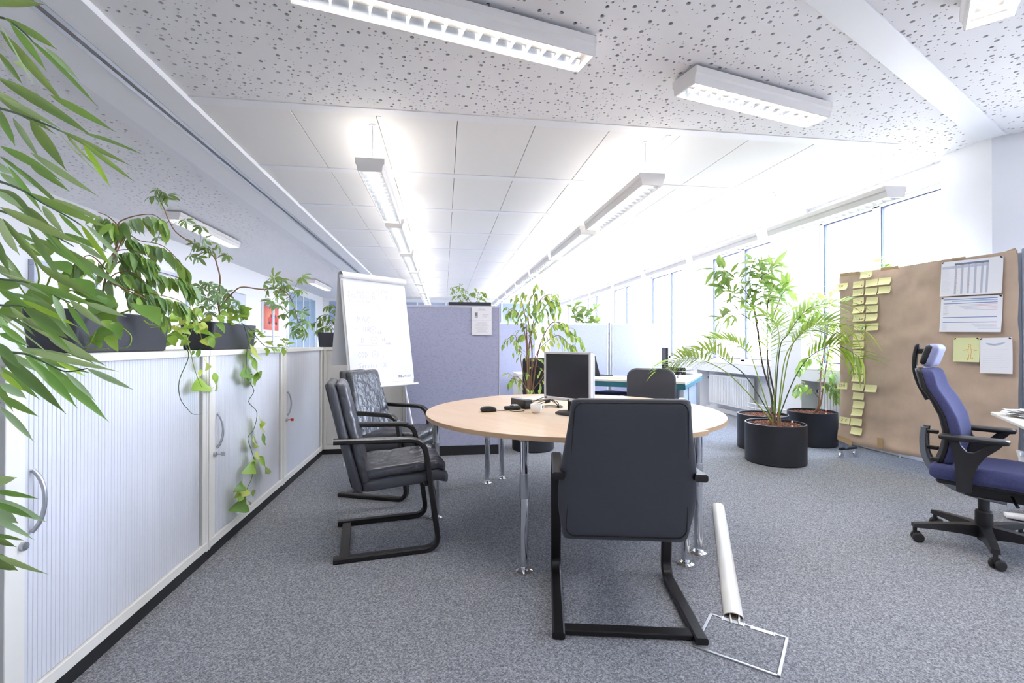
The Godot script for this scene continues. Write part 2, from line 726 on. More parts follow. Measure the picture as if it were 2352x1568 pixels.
func build_shell() -> void:
	var c := CORNER
	var e := c + WA * 8.0
	var width := 9.32
	var l0 := Vector3(XL, 0, 0.974)
	var e2 := e - WO * 8.9
	var foot := [Vector2(XL - 0.1, ZF - 0.1), Vector2(5.35, ZF - 0.1), Vector2(5.35, -3.8), Vector2(e.x + WO.x * 0.6, e.z + WO.z * 0.6), Vector2(e2.x + WA.x * 0.2, e2.z + WA.z * 0.2), Vector2(XL - 0.1, 1.1)]
	struct("floor", plan_slab(foot, -0.12, 0.0), "carpet")
	struct("wall_left", bx(Vector3(XL - 0.12, 0, ZF), Vector3(XL, 3.2, 0.974)), "wall_white")
	var back := Transform3D(Basis(WA, Vector3.UP, WA.cross(Vector3.UP)), l0)
	var st := mb()
	add_box(st, Vector3(6.2, 1.6, -0.06), Vector3(12.6, 3.2, 0.12), 0.0, back)
	struct("wall_back", fin(st), "wall_white")
	st = mb()
	add_box(st, Vector3(8.06, 1.6, -4.5), Vector3(0.12, 3.2, 9.6), 0.0, Transform3D(Basis(WA, Vector3.UP, WO * -1.0 * -1.0), c) * Transform3D(Basis.IDENTITY, Vector3.ZERO))
	struct("wall_end", fin(st), "wall_white")
	var wf := struct("wall_far", bx(Vector3(XL - 0.12, 0, ZF - 0.12), Vector3(5.35, 3.2, ZF)), "wall_white")
	# glazed strip along the top of the far wall
	for k in 8:
		var x0 := XL + 0.25 + k * 1.12
		part(wf, "transom_pane", bx(Vector3(x0, 2.0, ZF + 0.012), Vector3(x0 + 1.06, 2.86, ZF + 0.02)), mat("far_glass", rgb8(166, 182, 212), 0.12))
		part(wf, "transom_mullion", bx(Vector3(x0 + 1.06, 1.95, ZF), Vector3(x0 + 1.12, 2.9, ZF + 0.05), 0.004), "rail_white")
	part(wf, "transom_rail", bx(Vector3(XL, 2.86, ZF), Vector3(4.6, 2.92, ZF + 0.05), 0.004), "rail_white")
	# roof slab: its underside is the dark fleece seen through the perforations
	struct("ceiling_void", plan_slab(foot, HC + 0.035, HC + 0.2), "fleece")
	# dark skirting along the window wall and its floor trunking
	struct("trim_1", bx(Vector3(4.86, 0.0, -19.0), Vector3(4.93, 0.075, -3.9), 0.004), "rail_white")

func wing_frame() -> Transform3D:
	return Transform3D(Basis(WO, Vector3.UP, WA), CORNER)

# one run of piers and windows; local x points out of the room, the run goes along local z by sign s
func window_run(xf: Transform3D, s: float, spans: Array, first_window: int, wall_name: String, inner: bool) -> void:
	var w := Node3D.new()
	w.name = wall_name
	add_child(w)
	w.set_meta("kind", "structure")
	w.transform = xf
	var wn := first_window
	for sp in spans:
		var z0: float = sp[1] * s
		var z1: float = sp[2] * s
		var za := minf(z0, z1)
		var zb := maxf(z0, z1)
		if sp[0] == "pier":
			part(w, "pier", bx(Vector3(0, 0, za), Vector3(0.42, 3.05, zb)), "wall_white")
			continue
		# wall below the sill, board on it, and the lintel above
		part(w, "parapet", bx(Vector3(0.24, 0, za), Vector3(0.42, 0.88, zb)), "wall_white")
		part(w, "lintel", bx(Vector3(0.13, 2.84, za), Vector3(0.42, 3.05, zb)), "wall_white")
		part(w, "blind_box", bx(Vector3(0.10, 2.88, za + 0.02), Vector3(0.14, 2.96, zb - 0.02), 0.005), "rail_white")
		var win := Node3D.new()
		win.name = "window_%d" % wn
		wn += 1
		add_child(win)
		win.set_meta("kind", "structure")
		win.transform = xf
		part(win, "sill", bx(Vector3(0.0, 0.87, za), Vector3(0.3, 0.9, zb), 0.006), "desk_white")
		part(win, "sill_fascia", bx(Vector3(0.0, 0.73, za), Vector3(0.025, 0.87, zb), 0.004), "rail_white")
		var y0 := 0.9
		var y1 := 2.84
		var f := 0.055
		var st := mb()
		add_box(st, Vector3(0.31, y0 + f * 0.5, (za + zb) * 0.5), Vector3(0.07, f, zb - za), 0.006)
		add_box(st, Vector3(0.31, y1 - f * 0.5, (za + zb) * 0.5), Vector3(0.07, f, zb - za), 0.006)
		add_box(st, Vector3(0.31, (y0 + y1) * 0.5, za + f * 0.5), Vector3(0.07, y1 - y0, f), 0.006)
		add_box(st, Vector3(0.31, (y0 + y1) * 0.5, zb - f * 0.5), Vector3(0.07, y1 - y0, f), 0.006)
		part(win, "frame", fin(st), "window_frame")
		var zm := (za + zb) * 0.5 + 0.06 * s
		part(win, "mullion", bx(Vector3(0.275, y0, zm - 0.05), Vector3(0.345, y1, zm + 0.05), 0.006), "window_frame")
		for leaf in [[za + f, zm - 0.05], [zm + 0.05, zb - f]]:
			var a: float = leaf[0]
			var b: float = leaf[1]
			st = mb()
			var g := 0.012
			add_box(st, Vector3(0.315, y0 + f + g * 0.5, (a + b) * 0.5), Vector3(0.05, g, b - a))
			add_box(st, Vector3(0.315, y1 - f - g * 0.5, (a + b) * 0.5), Vector3(0.05, g, b - a))
			add_box(st, Vector3(0.315, (y0 + y1) * 0.5, a + g * 0.5), Vector3(0.05, y1 - y0 - 2 * f, g))
			add_box(st, Vector3(0.315, (y0 + y1) * 0.5, b - g * 0.5), Vector3(0.05, y1 - y0 - 2 * f, g))
			part(win, "gasket", fin(st), "gasket")
			part(win, "pane", bx(Vector3(0.312, y0 + f + g, a + g), Vector3(0.318, y1 - f - g, b - g)), "window_glass")

func build_windows() -> void:
	var spans := [["pier", 0.0, 0.426], ["window", 0.426, 2.23]]
	var z := 2.23
	for k in 6:
		spans.append(["pier", z, z + 0.59])
		if z + 2.62 > 15.8:
			spans[-1][2] = 15.75
			break
		spans.append(["window", z + 0.59, z + 2.62])
		z += 2.62
	window_run(Transform3D(Basis.IDENTITY, CORNER), -1.0, spans, 1, "wall_right", true)
	var sp2 := [["pier", 0.0, 0.62], ["window", 0.62, 2.62], ["pier", 2.62, 3.2], ["window", 3.2, 5.2], ["pier", 5.2, 5.8], ["window", 5.8, 7.8], ["pier", 7.8, 8.1]]
	window_run(wing_frame(), 1.0, sp2, 20, "wall_near", true)
	# wedge that closes the outside of the bend
	var cc := Vector2(CORNER.x, CORNER.z)
	struct("wall_corner", plan_slab([cc, cc + Vector2(0.42, 0), cc + Vector2(WO.x, WO.z) * 0.42], 0.0, 3.05), "wall_white")
	# brick flanks of the piers outside the nearer windows
	var brick_mesh := [box(Vector3(0.205, 0.062, 0.03), 0.004), box(Vector3(0.095, 0.062, 0.03), 0.004)]
	for k in 3:
		var zf := CORNER.z - 2.23 - 2.62 * k
		var wall := struct("trim_%d" % (10 + k), bx(Vector3(5.11, 0.9, zf - 0.3), Vector3(5.46, 3.05, zf - 0.012)), "mortar")
		var courses := 28
		for i in courses:
			var y := 0.94 + i * 0.074
			var m: String = ["brick_red", "brick_pale"][(i * 7 + k) % 2]
			if i % 2 == 0:
				part(wall, "brick", brick_mesh[0], m, Vector3(5.215, y, zf - 0.004))
				part(wall, "brick", brick_mesh[1], "brick_pale", Vector3(5.375, y, zf - 0.004))
			else:
				part(wall, "brick", brick_mesh[1], m, Vector3(5.16, y, zf - 0.004))
				part(wall, "brick", brick_mesh[0], "brick_red", Vector3(5.32, y, zf - 0.004))

# ---------------------------------------------------------------- ceiling
var hole_list := []      # [centre, radius] in a tile of 0.625 m
const TILE := 0.625

func make_holes() -> void:
	var r := RandomNumberGenerator.new()
	r.seed = 5
	for cls in [[0.0125, 24, 0.075], [0.008, 40, 0.032], [0.0042, 62, 0.022]]:
		var n := 0
		var tries := 0
		while n < cls[1] and tries < 6000:
			tries += 1
			var p := Vector2(r.randf_range(0.016, TILE - 0.016), r.randf_range(0.016, TILE - 0.016))
			var ok := true
			for h in hole_list:
				var d: float = p.distance_to(h[0])
				if d < h[1] + cls[0] + 0.012 or (h[1] == cls[0] and d < cls[2]):
					ok = false
					break
			if ok:
				hole_list.append([p, cls[0]])
				n += 1

# perforated board over a convex outline, in tile coordinates; faces down, 12 mm thick
func perforated(outline: PackedVector2Array, offset: Vector2) -> ArrayMesh:
	var pts := PackedVector2Array()
	var n := outline.size()
	for i in n:
		var a := outline[i]
		var b := outline[(i + 1) % n]
		var m := int(ceil(a.distance_to(b) / 0.05))
		for k in m:
			pts.append(a.lerp(b, float(k) / m))
	var holes := []
	for h in hole_list:
		var c: Vector2 = h[0] + offset
		var inside := true
		for i in n:
			var a := outline[i]
			var b := outline[(i + 1) % n]
			var d := (b - a).normalized()
			if absf(d.cross(c - a)) < h[1] + 0.006 or not Geometry2D.is_point_in_polygon(c, outline):
				inside = false
				break
		if inside:
			holes.append([c, h[1]])
			var seg := 12 if h[1] > 0.01 else 9 if h[1] > 0.006 else 6
			for k in seg:
				var t := TAU * k / seg
				pts.append(c + Vector2(cos(t), sin(t)) * h[1])
	var idx := Geometry2D.triangulate_delaunay(pts)
	var st := mb()
	for i in range(0, idx.size(), 3):
		var a := pts[idx[i]]
		var b := pts[idx[i + 1]]
		var c := pts[idx[i + 2]]
		var g := (a + b + c) / 3.0
		if absf((b - a).cross(c - a)) < 1e-9:
			continue
		if not Geometry2D.is_point_in_polygon(g, outline):
			continue
		var skip := false
		for h in holes:
			if g.distance_squared_to(h[0]) < h[1] * h[1] * 0.98:
				skip = true
				break
		if skip:
			continue
		if (b - a).cross(c - a) < 0:
			var t := b
			b = c
			c = t
		tri(st, Vector3(a.x, 0, a.y), Vector3(b.x, 0, b.y), Vector3(c.x, 0, c.y))
	for h in holes:
		var seg := 12 if h[1] > 0.01 else 9 if h[1] > 0.006 else 6
		next_smooth(st)
		for k in seg:
			var t0 := TAU * k / seg
			var t1 := TAU * (k + 1) / seg
			var p0 := Vector3(h[0].x + cos(t0) * h[1], 0, h[0].y + sin(t0) * h[1])
			var p1 := Vector3(h[0].x + cos(t1) * h[1], 0, h[0].y + sin(t1) * h[1])
			var up := Vector3(0, 0.0125, 0)
			quad(st, p0, p1, p1 + up, p0 + up)
		st.set_smooth_group(FLAT)
	return fin(st)

func perforated_zone(parent: Node3D, poly: PackedVector2Array, origin: Vector2, turn: float, full: ArrayMesh, step := TILE) -> void:
	# poly is in room (x, z); tiles are laid on a grid turned by turn about origin
	var loc := PackedVector2Array()
	var lo := Vector2(1e9, 1e9)
	var hi := Vector2(-1e9, -1e9)
	for p in poly:
		var q := (p - origin).rotated(-turn)
		loc.append(q)
		lo = lo.min(q)
		hi = hi.max(q)
	for i in range(int(floor(lo.x / TILE)), int(ceil(hi.x / TILE))):
		for j in range(int(floor(lo.y / TILE)), int(ceil(hi.y / TILE))):
			var o := Vector2(i, j) * TILE
			var sq := PackedVector2Array([o, o + Vector2(TILE, 0), o + Vector2(TILE, TILE), o + Vector2(0, TILE)])
			var cut := Geometry2D.intersect_polygons(sq, loc)
			for c in cut:
				var area := 0.0
				for k in c.size():
					area += c[k].cross(c[(k + 1) % c.size()]) * 0.5
				if absf(area) < 0.0008:
					continue
				var mesh := full
				if absf(area) < TILE * TILE * 0.999:
					var t := PackedVector2Array()
					for v in c:
						t.append(v - o)
					mesh = perforated(t, Vector2.ZERO)
				var at := origin + o.rotated(turn)
				part(parent, "perforated_panel", mesh, "ceiling_white", Vector3(at.x, HC, at.y), Vector3(0, -turn, 0))

func bend(x: float) -> float:
	return CORNER.z + (CORNER.x - x) * 0.479

func build_ceiling() -> void:
	make_holes()
	var ceil_node := Node3D.new()
	ceil_node.name = "ceiling"
	add_child(ceil_node)
	ceil_node.set_meta("kind", "structure")
	var full := perforated(PackedVector2Array([Vector2.ZERO, Vector2(TILE, 0), Vector2(TILE, TILE), Vector2(0, TILE)]), Vector2.ZERO)
	# in front of the bend, beside the windows, corridor, and beyond the bend
	perforated_zone(ceil_node, PackedVector2Array([Vector2(-1.83, -3.72), Vector2(4.05, -3.72), Vector2(4.83, -3.72), Vector2(4.83, bend(4.83)), Vector2(1.2, bend(1.2)), Vector2(-1.83, bend(1.2))]), Vector2(-1.83, -3.72), 0.0, full)
	perforated_zone(ceil_node, PackedVector2Array([Vector2(4.09, -19.2), Vector2(4.83, -19.2), Vector2(4.83, -3.72), Vector2(4.09, -3.72)]), Vector2(4.09, -3.72), 0.0, full)
	perforated_zone(ceil_node, PackedVector2Array([Vector2(XL, -19.2), Vector2(-2.56, -19.2), Vector2(-2.56, -1.4), Vector2(XL, -1.4)]), Vector2(XL, -1.4), 0.0, full)
	var c2 := Vector2(CORNER.x, CORNER.z)
	var wa := Vector2(WA.x, WA.z)
	var wo := Vector2(WO.x, WO.z)
	perforated_zone(ceil_node, PackedVector2Array([c2 + wo * 0.13, c2 + wa * 2.4 + wo * 0.13, c2 + wa * 2.4 - wo * 2.8, Vector2(1.2, bend(1.2))]), c2 + wo * 0.13, wa.angle(), full)
	# plain boards where nothing is seen from here
	part(ceil_node, "plain_panel", plan_slab([Vector2(-1.83, bend(1.2)), Vector2(1.2, bend(1.2)), Vector2(1.2, 7.0), Vector2(-1.83, 3.3)], HC, HC + 0.03), "ceiling_white")
	var q0 := c2 + wa * 2.4 - wo * 2.8
	var q1 := c2 + wa * 8.2 - wo * 2.8
	part(ceil_node, "plain_panel", plan_slab([Vector2(1.2, bend(1.2)), q0, q1, q1 - wo * 6.4, Vector2(1.2, 7.0)], HC, HC + 0.03), "ceiling_white")
	part(ceil_node, "plain_panel", plan_slab([c2 + wa * 2.4 + wo * 0.13, c2 + wa * 8.2 + wo * 0.13, q1, q0], HC, HC + 0.03), "ceiling_white")
	part(ceil_node, "plain_panel", plan_slab([Vector2(XL, -1.4), Vector2(-2.41, -1.4), Vector2(-2.41, 2.9), Vector2(XL, 1.1)], HC, HC + 0.03), "ceiling_white")
	# smooth boards over the main room, in rows between the rails
	var xs := [-1.83, -1.165, -0.53, 0.105, 0.74, 1.375, 2.01, 2.645, 3.28, 4.05]
	for r in 12:
		var z0 := -3.83 - r * 1.325
		var z1 := z0 - 1.215
		part(ceil_node, "rail", bx(Vector3(-1.83, HC - 0.006, z0), Vector3(4.05, HC + 0.02, z0 + 0.11), 0.002), "rail_white")
		for i in xs.size() - 1:
			var w: float = xs[i + 1] - xs[i] - 0.005
			part(ceil_node, "ceiling_panel", smooth_panel(w), "panel_white", Vector3((xs[i] + xs[i + 1]) * 0.5, HC + 0.012, (z0 + z1) * 0.5))
	for x in [-0.505, 1.9]:
		part(ceil_node, "track", bx(Vector3(x - 0.018, HC - 0.012, -18.9), Vector3(x + 0.018, HC + 0.002, -3.83), 0.002), "rail_white")
	part(ceil_node, "rail", bx(Vector3(4.05, HC - 0.004, -19.2), Vector3(4.09, HC + 0.02, -3.72), 0.002), "rail_white")
	var st := mb()
	var p0 := Vector3(-0.9, 0, bend(-0.9))
	var p1 := Vector3(4.69, 0, CORNER.z)
	var dir := (p1 - p0).normalized()
	add_box(st, Vector3.ZERO, Vector3(p0.distance_to(p1), 0.014, 0.175), 0.002, Transform3D(Basis(dir, Vector3.UP, dir.cross(Vector3.UP)), (p0 + p1) * 0.5 + Vector3(0, HC - 0.003, 0)))
	part(ceil_node, "bend_strip", fin(st), "rail_white")
	# plastered beam over the cabinets with its slot diffuser
	var beam := Node3D.new()
	beam.name = "trim_4"
	add_child(beam)
	beam.set_meta("kind", "structure")
	part(beam, "beam_flank", bx(Vector3(-2.41, HC - 0.04, -19.2), Vector3(-2.105, HC + 0.05, 2.5)), "white_paint")
	part(beam, "beam_flank", bx(Vector3(-2.055, HC - 0.04, -19.2), Vector3(-1.83, HC + 0.05, 3.0)), "white_paint")
	part(beam, "slot_back", bx(Vector3(-2.105, HC - 0.005, -19.2), Vector3(-2.055, HC + 0.05, 2.5)), "black_plinth")
	part(beam, "slot_lip", bx(Vector3(-2.127, HC - 0.045, -19.2), Vector3(-2.095, HC - 0.039, 2.5)), "brushed_alu")
	part(beam, "slot_lip", bx(Vector3(-2.065, HC - 0.045, -19.2), Vector3(-2.033, HC - 0.039, 2.5)), "brushed_alu")
	part(ceil_node, "rail", bx(Vector3(-2.56, HC - 0.003, -19.2), Vector3(-2.41, HC + 0.02, 2.5)), "rail_white")
	for p in [[3.85, -5.1], [3.85, -7.75], [3.85, -10.4], [3.85, -13.0]]:
		var sp := thing("sprinkler_head", "small chrome sprinkler head hanging from smooth white ceiling panels near windows", "sprinkler", Vector3(p[0], HC - 0.006, p[1]), 0.0, "ceiling sprinklers")
		part(sp, "rosette", lathe([Vector2(0, -0.006), Vector2(0.028, -0.006), Vector2(0.032, 0.0)], 16), "rail_white")
		part(sp, "nozzle", lathe([Vector2(0, -0.055), Vector2(0.014, -0.055), Vector2(0.014, -0.05), Vector2(0.004, -0.048), Vector2(0.004, -0.03), Vector2(0.009, -0.028), Vector2(0.009, -0.006)], 12), "chrome")
		part(sp, "bulb", lathe([Vector2(0, -0.046), Vector2(0.005, -0.042), Vector2(0.005, -0.034), Vector2(0, -0.03)], 8), "red_plastic", Vector3(0.006, 0, 0))

var panel_cache := {}
func smooth_panel(w: float) -> ArrayMesh:
	var k := snappedf(w, 0.001)
	if not panel_cache.has(k):
		panel_cache[k] = box(Vector3(w, 0.024, 1.212), 0.003)
	return panel_cache[k]

# ---------------------------------------------------------------- lamps
func area_light(parent: Node3D, at: Vector3, size: Vector2, energy: float, up: bool, c := Color(1.0, 0.985, 0.968)) -> void:
	var l := AreaLight3D.new()
	l.name = "glow"
	l.area_size = size
	l.light_energy = energy
	l.light_color = c
	l.shadow_enabled = true
	l.area_range = 30.0
	l.position = at
	l.rotation.x = PI / 2 if up else -PI / 2
	parent.add_child(l, true)

# trough luminaire of the given length along z, its underside at y = 0
func luminaire(o: Node3D, length: float, up_light: bool) -> void:
	var st := mb()
	var hl := length * 0.5
	for s in [-1.0, 1.0]:
		var prof := [Vector2(0.088, 0.0), Vector2(0.094, 0.004), Vector2(0.1, 0.05), Vector2(0.112, 0.062), Vector2(0.112, 0.104), Vector2(0.106, 0.106), Vector2(0.1, 0.1), Vector2(0.092, 0.06), Vector2(0.08, 0.005)]
		var poly := []
		for p in prof:
			poly.append(Vector2(p.x * s, p.y))
		if s < 0:
			poly.reverse()
		add_extrude(st, poly, -hl + 0.004, hl - 0.004)
	part(o, "housing", fin(st), "lamp_body")
	part(o, "tray", bx(Vector3(-0.098, 0.062, -hl + 0.006), Vector3(0.098, 0.07, hl - 0.006)), "lamp_body")
	var cap := [Vector2(0.09, 0.0), Vector2(0.095, 0.004), Vector2(0.101, 0.05), Vector2(0.113, 0.062), Vector2(0.113, 0.106), Vector2(-0.113, 0.106), Vector2(-0.113, 0.062), Vector2(-0.101, 0.05), Vector2(-0.095, 0.004), Vector2(-0.09, 0.0)]
	for s in [-1.0, 1.0]:
		part(o, "end_cap", extrude(cap, minf(s * hl, s * (hl - 0.014)), maxf(s * hl, s * (hl - 0.014)), 0.002), "lamp_body")
	# mirror sides and cross blades of the louvre
	st = mb()
	for s in [-1.0, 1.0]:
		var a := Vector3(s * 0.079, 0.006, 0)
		var b := Vector3(s * 0.07, 0.03, 0)
		var c := Vector3(s * 0.045, 0.052, 0)
		next_smooth(st)
		for q in [[a, b], [b, c]]:
			var z := Vector3(0, 0, hl - 0.016)
			quad(st, q[0] - z, q[0] + z, q[1] + z, q[1] - z)
	part(o, "reflector", fin(st), "mirror_alu")
	var n := int(round(length / 0.095))
	st = mb()
	var bw := 0.155
	var tri_sec := [Vector2(-0.006, 0.03), Vector2(0.0, 0.004), Vector2(0.006, 0.03)]
	add_extrude(st, tri_sec, -bw * 0.5, bw * 0.5, 0.0, Transform3D(Basis(Vector3.UP, PI / 2), Vector3.ZERO))
	var blade := fin(st)
	for i in range(1, n):
		part(o, "louvre_blade", blade, "mirror_alu", Vector3(0, 0, -hl + length * i / n))
	part(o, "tube_lamp", tube([Vector3(0, 0.05, -hl + 0.05), Vector3(0, 0.05, hl - 0.05)], 0.008, 10), "tube_glow")
	area_light(o, Vector3(0, 0.036, 0), Vector2(0.06, length - 0.1), LAMP_DOWN if up_light else LAMP_CEIL, false)
	if up_light:
		part(o, "upper_diffuser", bx(Vector3(-0.09, 0.082, -hl + 0.02), Vector3(0.09, 0.09, hl - 0.02)), "tube_glow")
		area_light(o, Vector3(0, 0.112, 0), Vector2(0.16, length - 0.1), LAMP_UP, true)

func build_lamps() -> void:
	var rod := lathe([Vector2(0.0055, 0.0), Vector2(0.0055, 0.335)], 8)
	var rose := lathe([Vector2(0.0, -0.012), Vector2(0.026, -0.01), Vector2(0.03, 0.0)], 16)
	var collar := lathe([Vector2(0.0055, 0.0), Vector2(0.024, 0.002), Vector2(0.024, 0.006), Vector2(0.009, 0.012), Vector2(0.0055, 0.04)], 14)
	var rows := [[-0.58, "cabinets", "row nearest the long white cabinets"], [1.765, "middle", "middle row above the desks"], [4.14, "windows", "row along the windows"]]
	var proto: Node3D = null
	var ends := ["first of its row, nearest the perforated ceiling", "second of its row", "third of its row", "fourth of its row", "fifth of its row", "sixth of its row", "seventh of its row", "last of its row, by the far glazed wall"]
	for r in rows:
		for k in 8:
			var zc: float = -3.86 - 0.82 - 1.8376 * k
			var label := "white pendant trough lamp in the %s, %s" % [r[2], ends[k].split(",")[0] if k > 0 and k < 7 else ends[k].split(",")[0]]
			var at := Vector3(r[0], 2.568, zc)
			if proto == null:
				proto = thing("pendant_lamp", label, "lamp", at, 0.0, "pendant trough lamps in three rows")
				luminaire(proto, 1.64, true)
				for z in [0.67, -0.67]:
					part(proto, "rod", rod, "rail_white", Vector3(0, 0.096, z))
					part(proto, "ceiling_rose", rose, "rail_white", Vector3(0, HC - 2.568, z))
					part(proto, "collar", collar, "rail_white", Vector3(0, 0.16, z))
			else:
				copy_of(proto, label, at, 0.0)
	var cl := [["long white ceiling lamp with mirror louvre, above the meeting table's near side", Vector3(0.055, 2.872, -2.55), 13.7, 1.62], ["short white ceiling lamp with mirror louvre on perforated boards, near the bend strip", Vector3(2.17, 2.872, -3.07), 13.7, 1.27], ["white ceiling lamp beyond the diagonal ceiling strip, beside the near wing", Vector3(2.35, 2.872, -1.68), 0.0, 1.27]]
	for i in 3:
		var c: Array = cl[i]
		var o := thing("ceiling_lamp", c[0], "lamp", c[1], 0.0, "lamps fixed under the perforated ceiling")
		var d := Vector3(0.972, 0, -0.237) if i < 2 else Vector3(-0.741, 0, 0.671)
		if i == 2:
			o.position = Vector3(2.807, 2.872, -2.10) + d * 0.64
		o.basis = Basis(Vector3.UP.cross(d), Vector3.UP, d)
		luminaire(o, c[3], false)
		part(o, "mount", bx(Vector3(-0.05, 0.1, -0.4), Vector3(0.05, 0.128, 0.4)), "lamp_body")
	for i in 3:
		var z: float = [-7.87, -14.6, -1.1][i]
		var o := thing("ceiling_lamp", ["white ceiling lamp over the corridor behind the leafy planter boxes", "white ceiling lamp over the corridor beside the flip chart's top", "white ceiling lamp over the corridor, nearest the room's bend"][i], "lamp", Vector3(-3.6, 2.872, z), 0.0, "lamps fixed under the perforated ceiling")
		luminaire(o, 1.9, false)
		part(o, "mount", bx(Vector3(-0.05, 0.1, -0.5), Vector3(0.05, 0.128, 0.5)), "lamp_body")
	# the same lamps carry on over the near wing, behind the camera
	for p in [[3.0, 5.4], [5.6, 2.6], [5.6, 5.4], [3.0, 7.4], [5.6, 7.6]]:
		var at: Vector3 = CORNER + WA * p[0] - WO * p[1]
		var o := thing("ceiling_lamp", "white louvred ceiling lamp over the near wing, beyond the diagonal strip", "lamp", Vector3(at.x, 2.872, at.z), 0.0, "lamps fixed under the near wing's ceiling")
		o.basis = Basis(Vector3.UP.cross(WA), Vector3.UP, WA)
		luminaire(o, 1.62, false)
		part(o, "mount", bx(Vector3(-0.05, 0.1, -0.4), Vector3(0.05, 0.128, 0.4)), "lamp_body")

# ---------------------------------------------------------------- handwriting and print
const GLYPH := {
	"A": [[0, 1, .5, 0, 1, 1], [.2, .6, .8, .6]], "C": [[1, .15, .6, 0, .15, .25, .1, .75, .5, 1, 1, .85]], "D": [[.1, 0, .1, 1, .6, .9, .95, .5, .6, .05, .1, 0]],
	"E": [[.9, 0, .1, 0, .1, 1, .9, 1], [.1, .5, .7, .5]], "F": [[.9, 0, .1, 0, .1, 1], [.1, .5, .7, .5]], "I": [[.5, 0, .5, 1]], "K": [[.1, 0, .1, 1], [.9, 0, .1, .55, .9, 1]],
	"L": [[.1, 0, .1, 1, .9, 1]], "M": [[.05, 1, .15, 0, .5, .7, .85, 0, .95, 1]], "N": [[.1, 1, .1, 0, .9, 1, .9, 0]], "O": [[.5, 0, .1, .3, .1, .7, .5, 1, .9, .7, .9, .3, .5, 0]],
	"P": [[.1, 1, .1, 0, .7, .05, .9, .25, .7, .5, .1, .55]], "R": [[.1, 1, .1, 0, .7, .05, .85, .25, .7, .5, .1, .55, .9, 1]], "S": [[.9, .1, .5, 0, .15, .2, .5, .5, .9, .75, .5, 1, .1, .9]],
	"U": [[.1, 0, .1, .8, .5, 1, .9, .8, .9, 0]], "V": [[.05, 0, .5, 1, .95, 0]], "Z": [[.1, 0, .9, 0, .1, 1, .9, 1]],
	"a": [[.8, .5, .4, .45, .15, .75, .45, 1, .8, .75, .8, .5, .85, 1]], "c": [[.8, .5, .4, .45, .15, .75, .45, 1, .85, .9]], "e": [[.15, .75, .8, .7, .5, .45, .15, .75, .45, 1, .85, .9]],
	"f": [[.8, .05, .45, .1, .4, 1], [.15, .5, .7, .5]], "i": [[.5, .45, .5, 1], [.5, .2, .5, .25]], "k": [[.15, 0, .15, 1], [.8, .45, .15, .75, .85, 1]], "m": [[.05, 1, .05, .5, .3, .5, .45, 1, .45, .55, .75, .5, .95, 1]],
	"n": [[.1, 1, .15, .5, .6, .5, .85, 1]], "o": [[.5, .45, .15, .7, .5, 1, .85, .7, .5, .45]], "r": [[.2, .45, .25, 1], [.25, .65, .5, .45, .8, .5]], "v": [[.1, .5, .45, 1, .85, .5]],
	"0": [[.5, 0, .15, .3, .15, .7, .5, 1, .85, .7, .85, .3, .5, 0]], "1": [[.3, .25, .55, 0, .5, 1]], "2": [[.1, .2, .5, 0, .85, .25, .1, 1, .9, .95]], "3": [[.15, .05, .8, .1, .4, .45, .85, .7, .5, 1, .1, .9]],
	"4": [[.7, 1, .65, 0, .1, .65, .9, .65]], "8": [[.5, .45, .2, .2, .5, 0, .8, .2, .5, .45, .15, .75, .5, 1, .85, .75, .5, .45]], "-": [[.1, .5, .9, .5]], ">": [[0, .5, 1, .5, .7, .3], [1, .5, .7, .7]],
	"%": [[.9, 0, .1, 1], [.2, .1, .3, .2], [.7, .8, .8, .9]], "=": [[.1, .4, .9, .4], [.1, .65, .9, .65]], "/": [[.8, 0, .2, 1]], "$": [[.95, .1, .5, 0, .2, .5, .5, 1, .95, .9], [.0, .4, .7, .4], [.0, .6, .7, .6]],
}

func write(im: Image, text: String, at: Vector2, h: float, c: Color, w := 2.0, aspect := 0.6, slant := 0.1) -> void:
	var x := at.x
	for ch in text:
		if GLYPH.has(ch):
			for line in GLYPH[ch]:
				var pts := []
				for i in range(0, line.size(), 2):
					var q := Vector2(line[i] * h * aspect, line[i + 1] * h)
					pts.append(Vector2(x + q.x + (h - q.y) * slant, at.y + q.y))
				stroke(im, pts, w, c)
		x += h * aspect * 1.3

func text_lines(im: Image, r: Rect2, rows: int, c: Color, seed_: int, centred := false) -> void:
	var g := RandomNumberGenerator.new()
	g.seed = seed_
	for i in rows:
		var y := r.position.y + r.size.y * (i + 0.5) / rows
		var w := r.size.x * g.randf_range(0.55, 1.0)
		var x := r.position.x + ((r.size.x - w) * 0.5 if centred else 0.0)
		var e := x + w
		while x < e:
			var l := g.randf_range(4, 14)
			im.fill_rect(Rect2i(int(x), int(y), int(minf(l, e - x)), maxi(1, int(r.size.y / rows * 0.3))), c)
			x += l + 3

func print_mat(key: String, im: Image, rough := 0.75) -> StandardMaterial3D:
	var m := mat(key, Color.WHITE, rough)
	m.albedo_texture = ImageTexture.create_from_image(im)
	m.texture_repeat = false
	return m

# thin sheet in the local x, y plane with its print on the front
func sheet(w: float, h: float, bow := 0.0, curl := 0.0, nx := 6, ny := 6) -> ArrayMesh:
	var g := []
	for i in nx + 1:
		var row := []
		for j in ny + 1:
			var u := float(i) / nx
			var v := float(j) / ny
			row.append(Vector3((u - 0.5) * w, (v - 0.5) * h, bow * sin(u * PI) * sin(v * PI) + curl * pow(1.0 - v, 2.5)))
		g.append(row)
	var st := mb()
	add_grid(st, g)
	return fin(st)

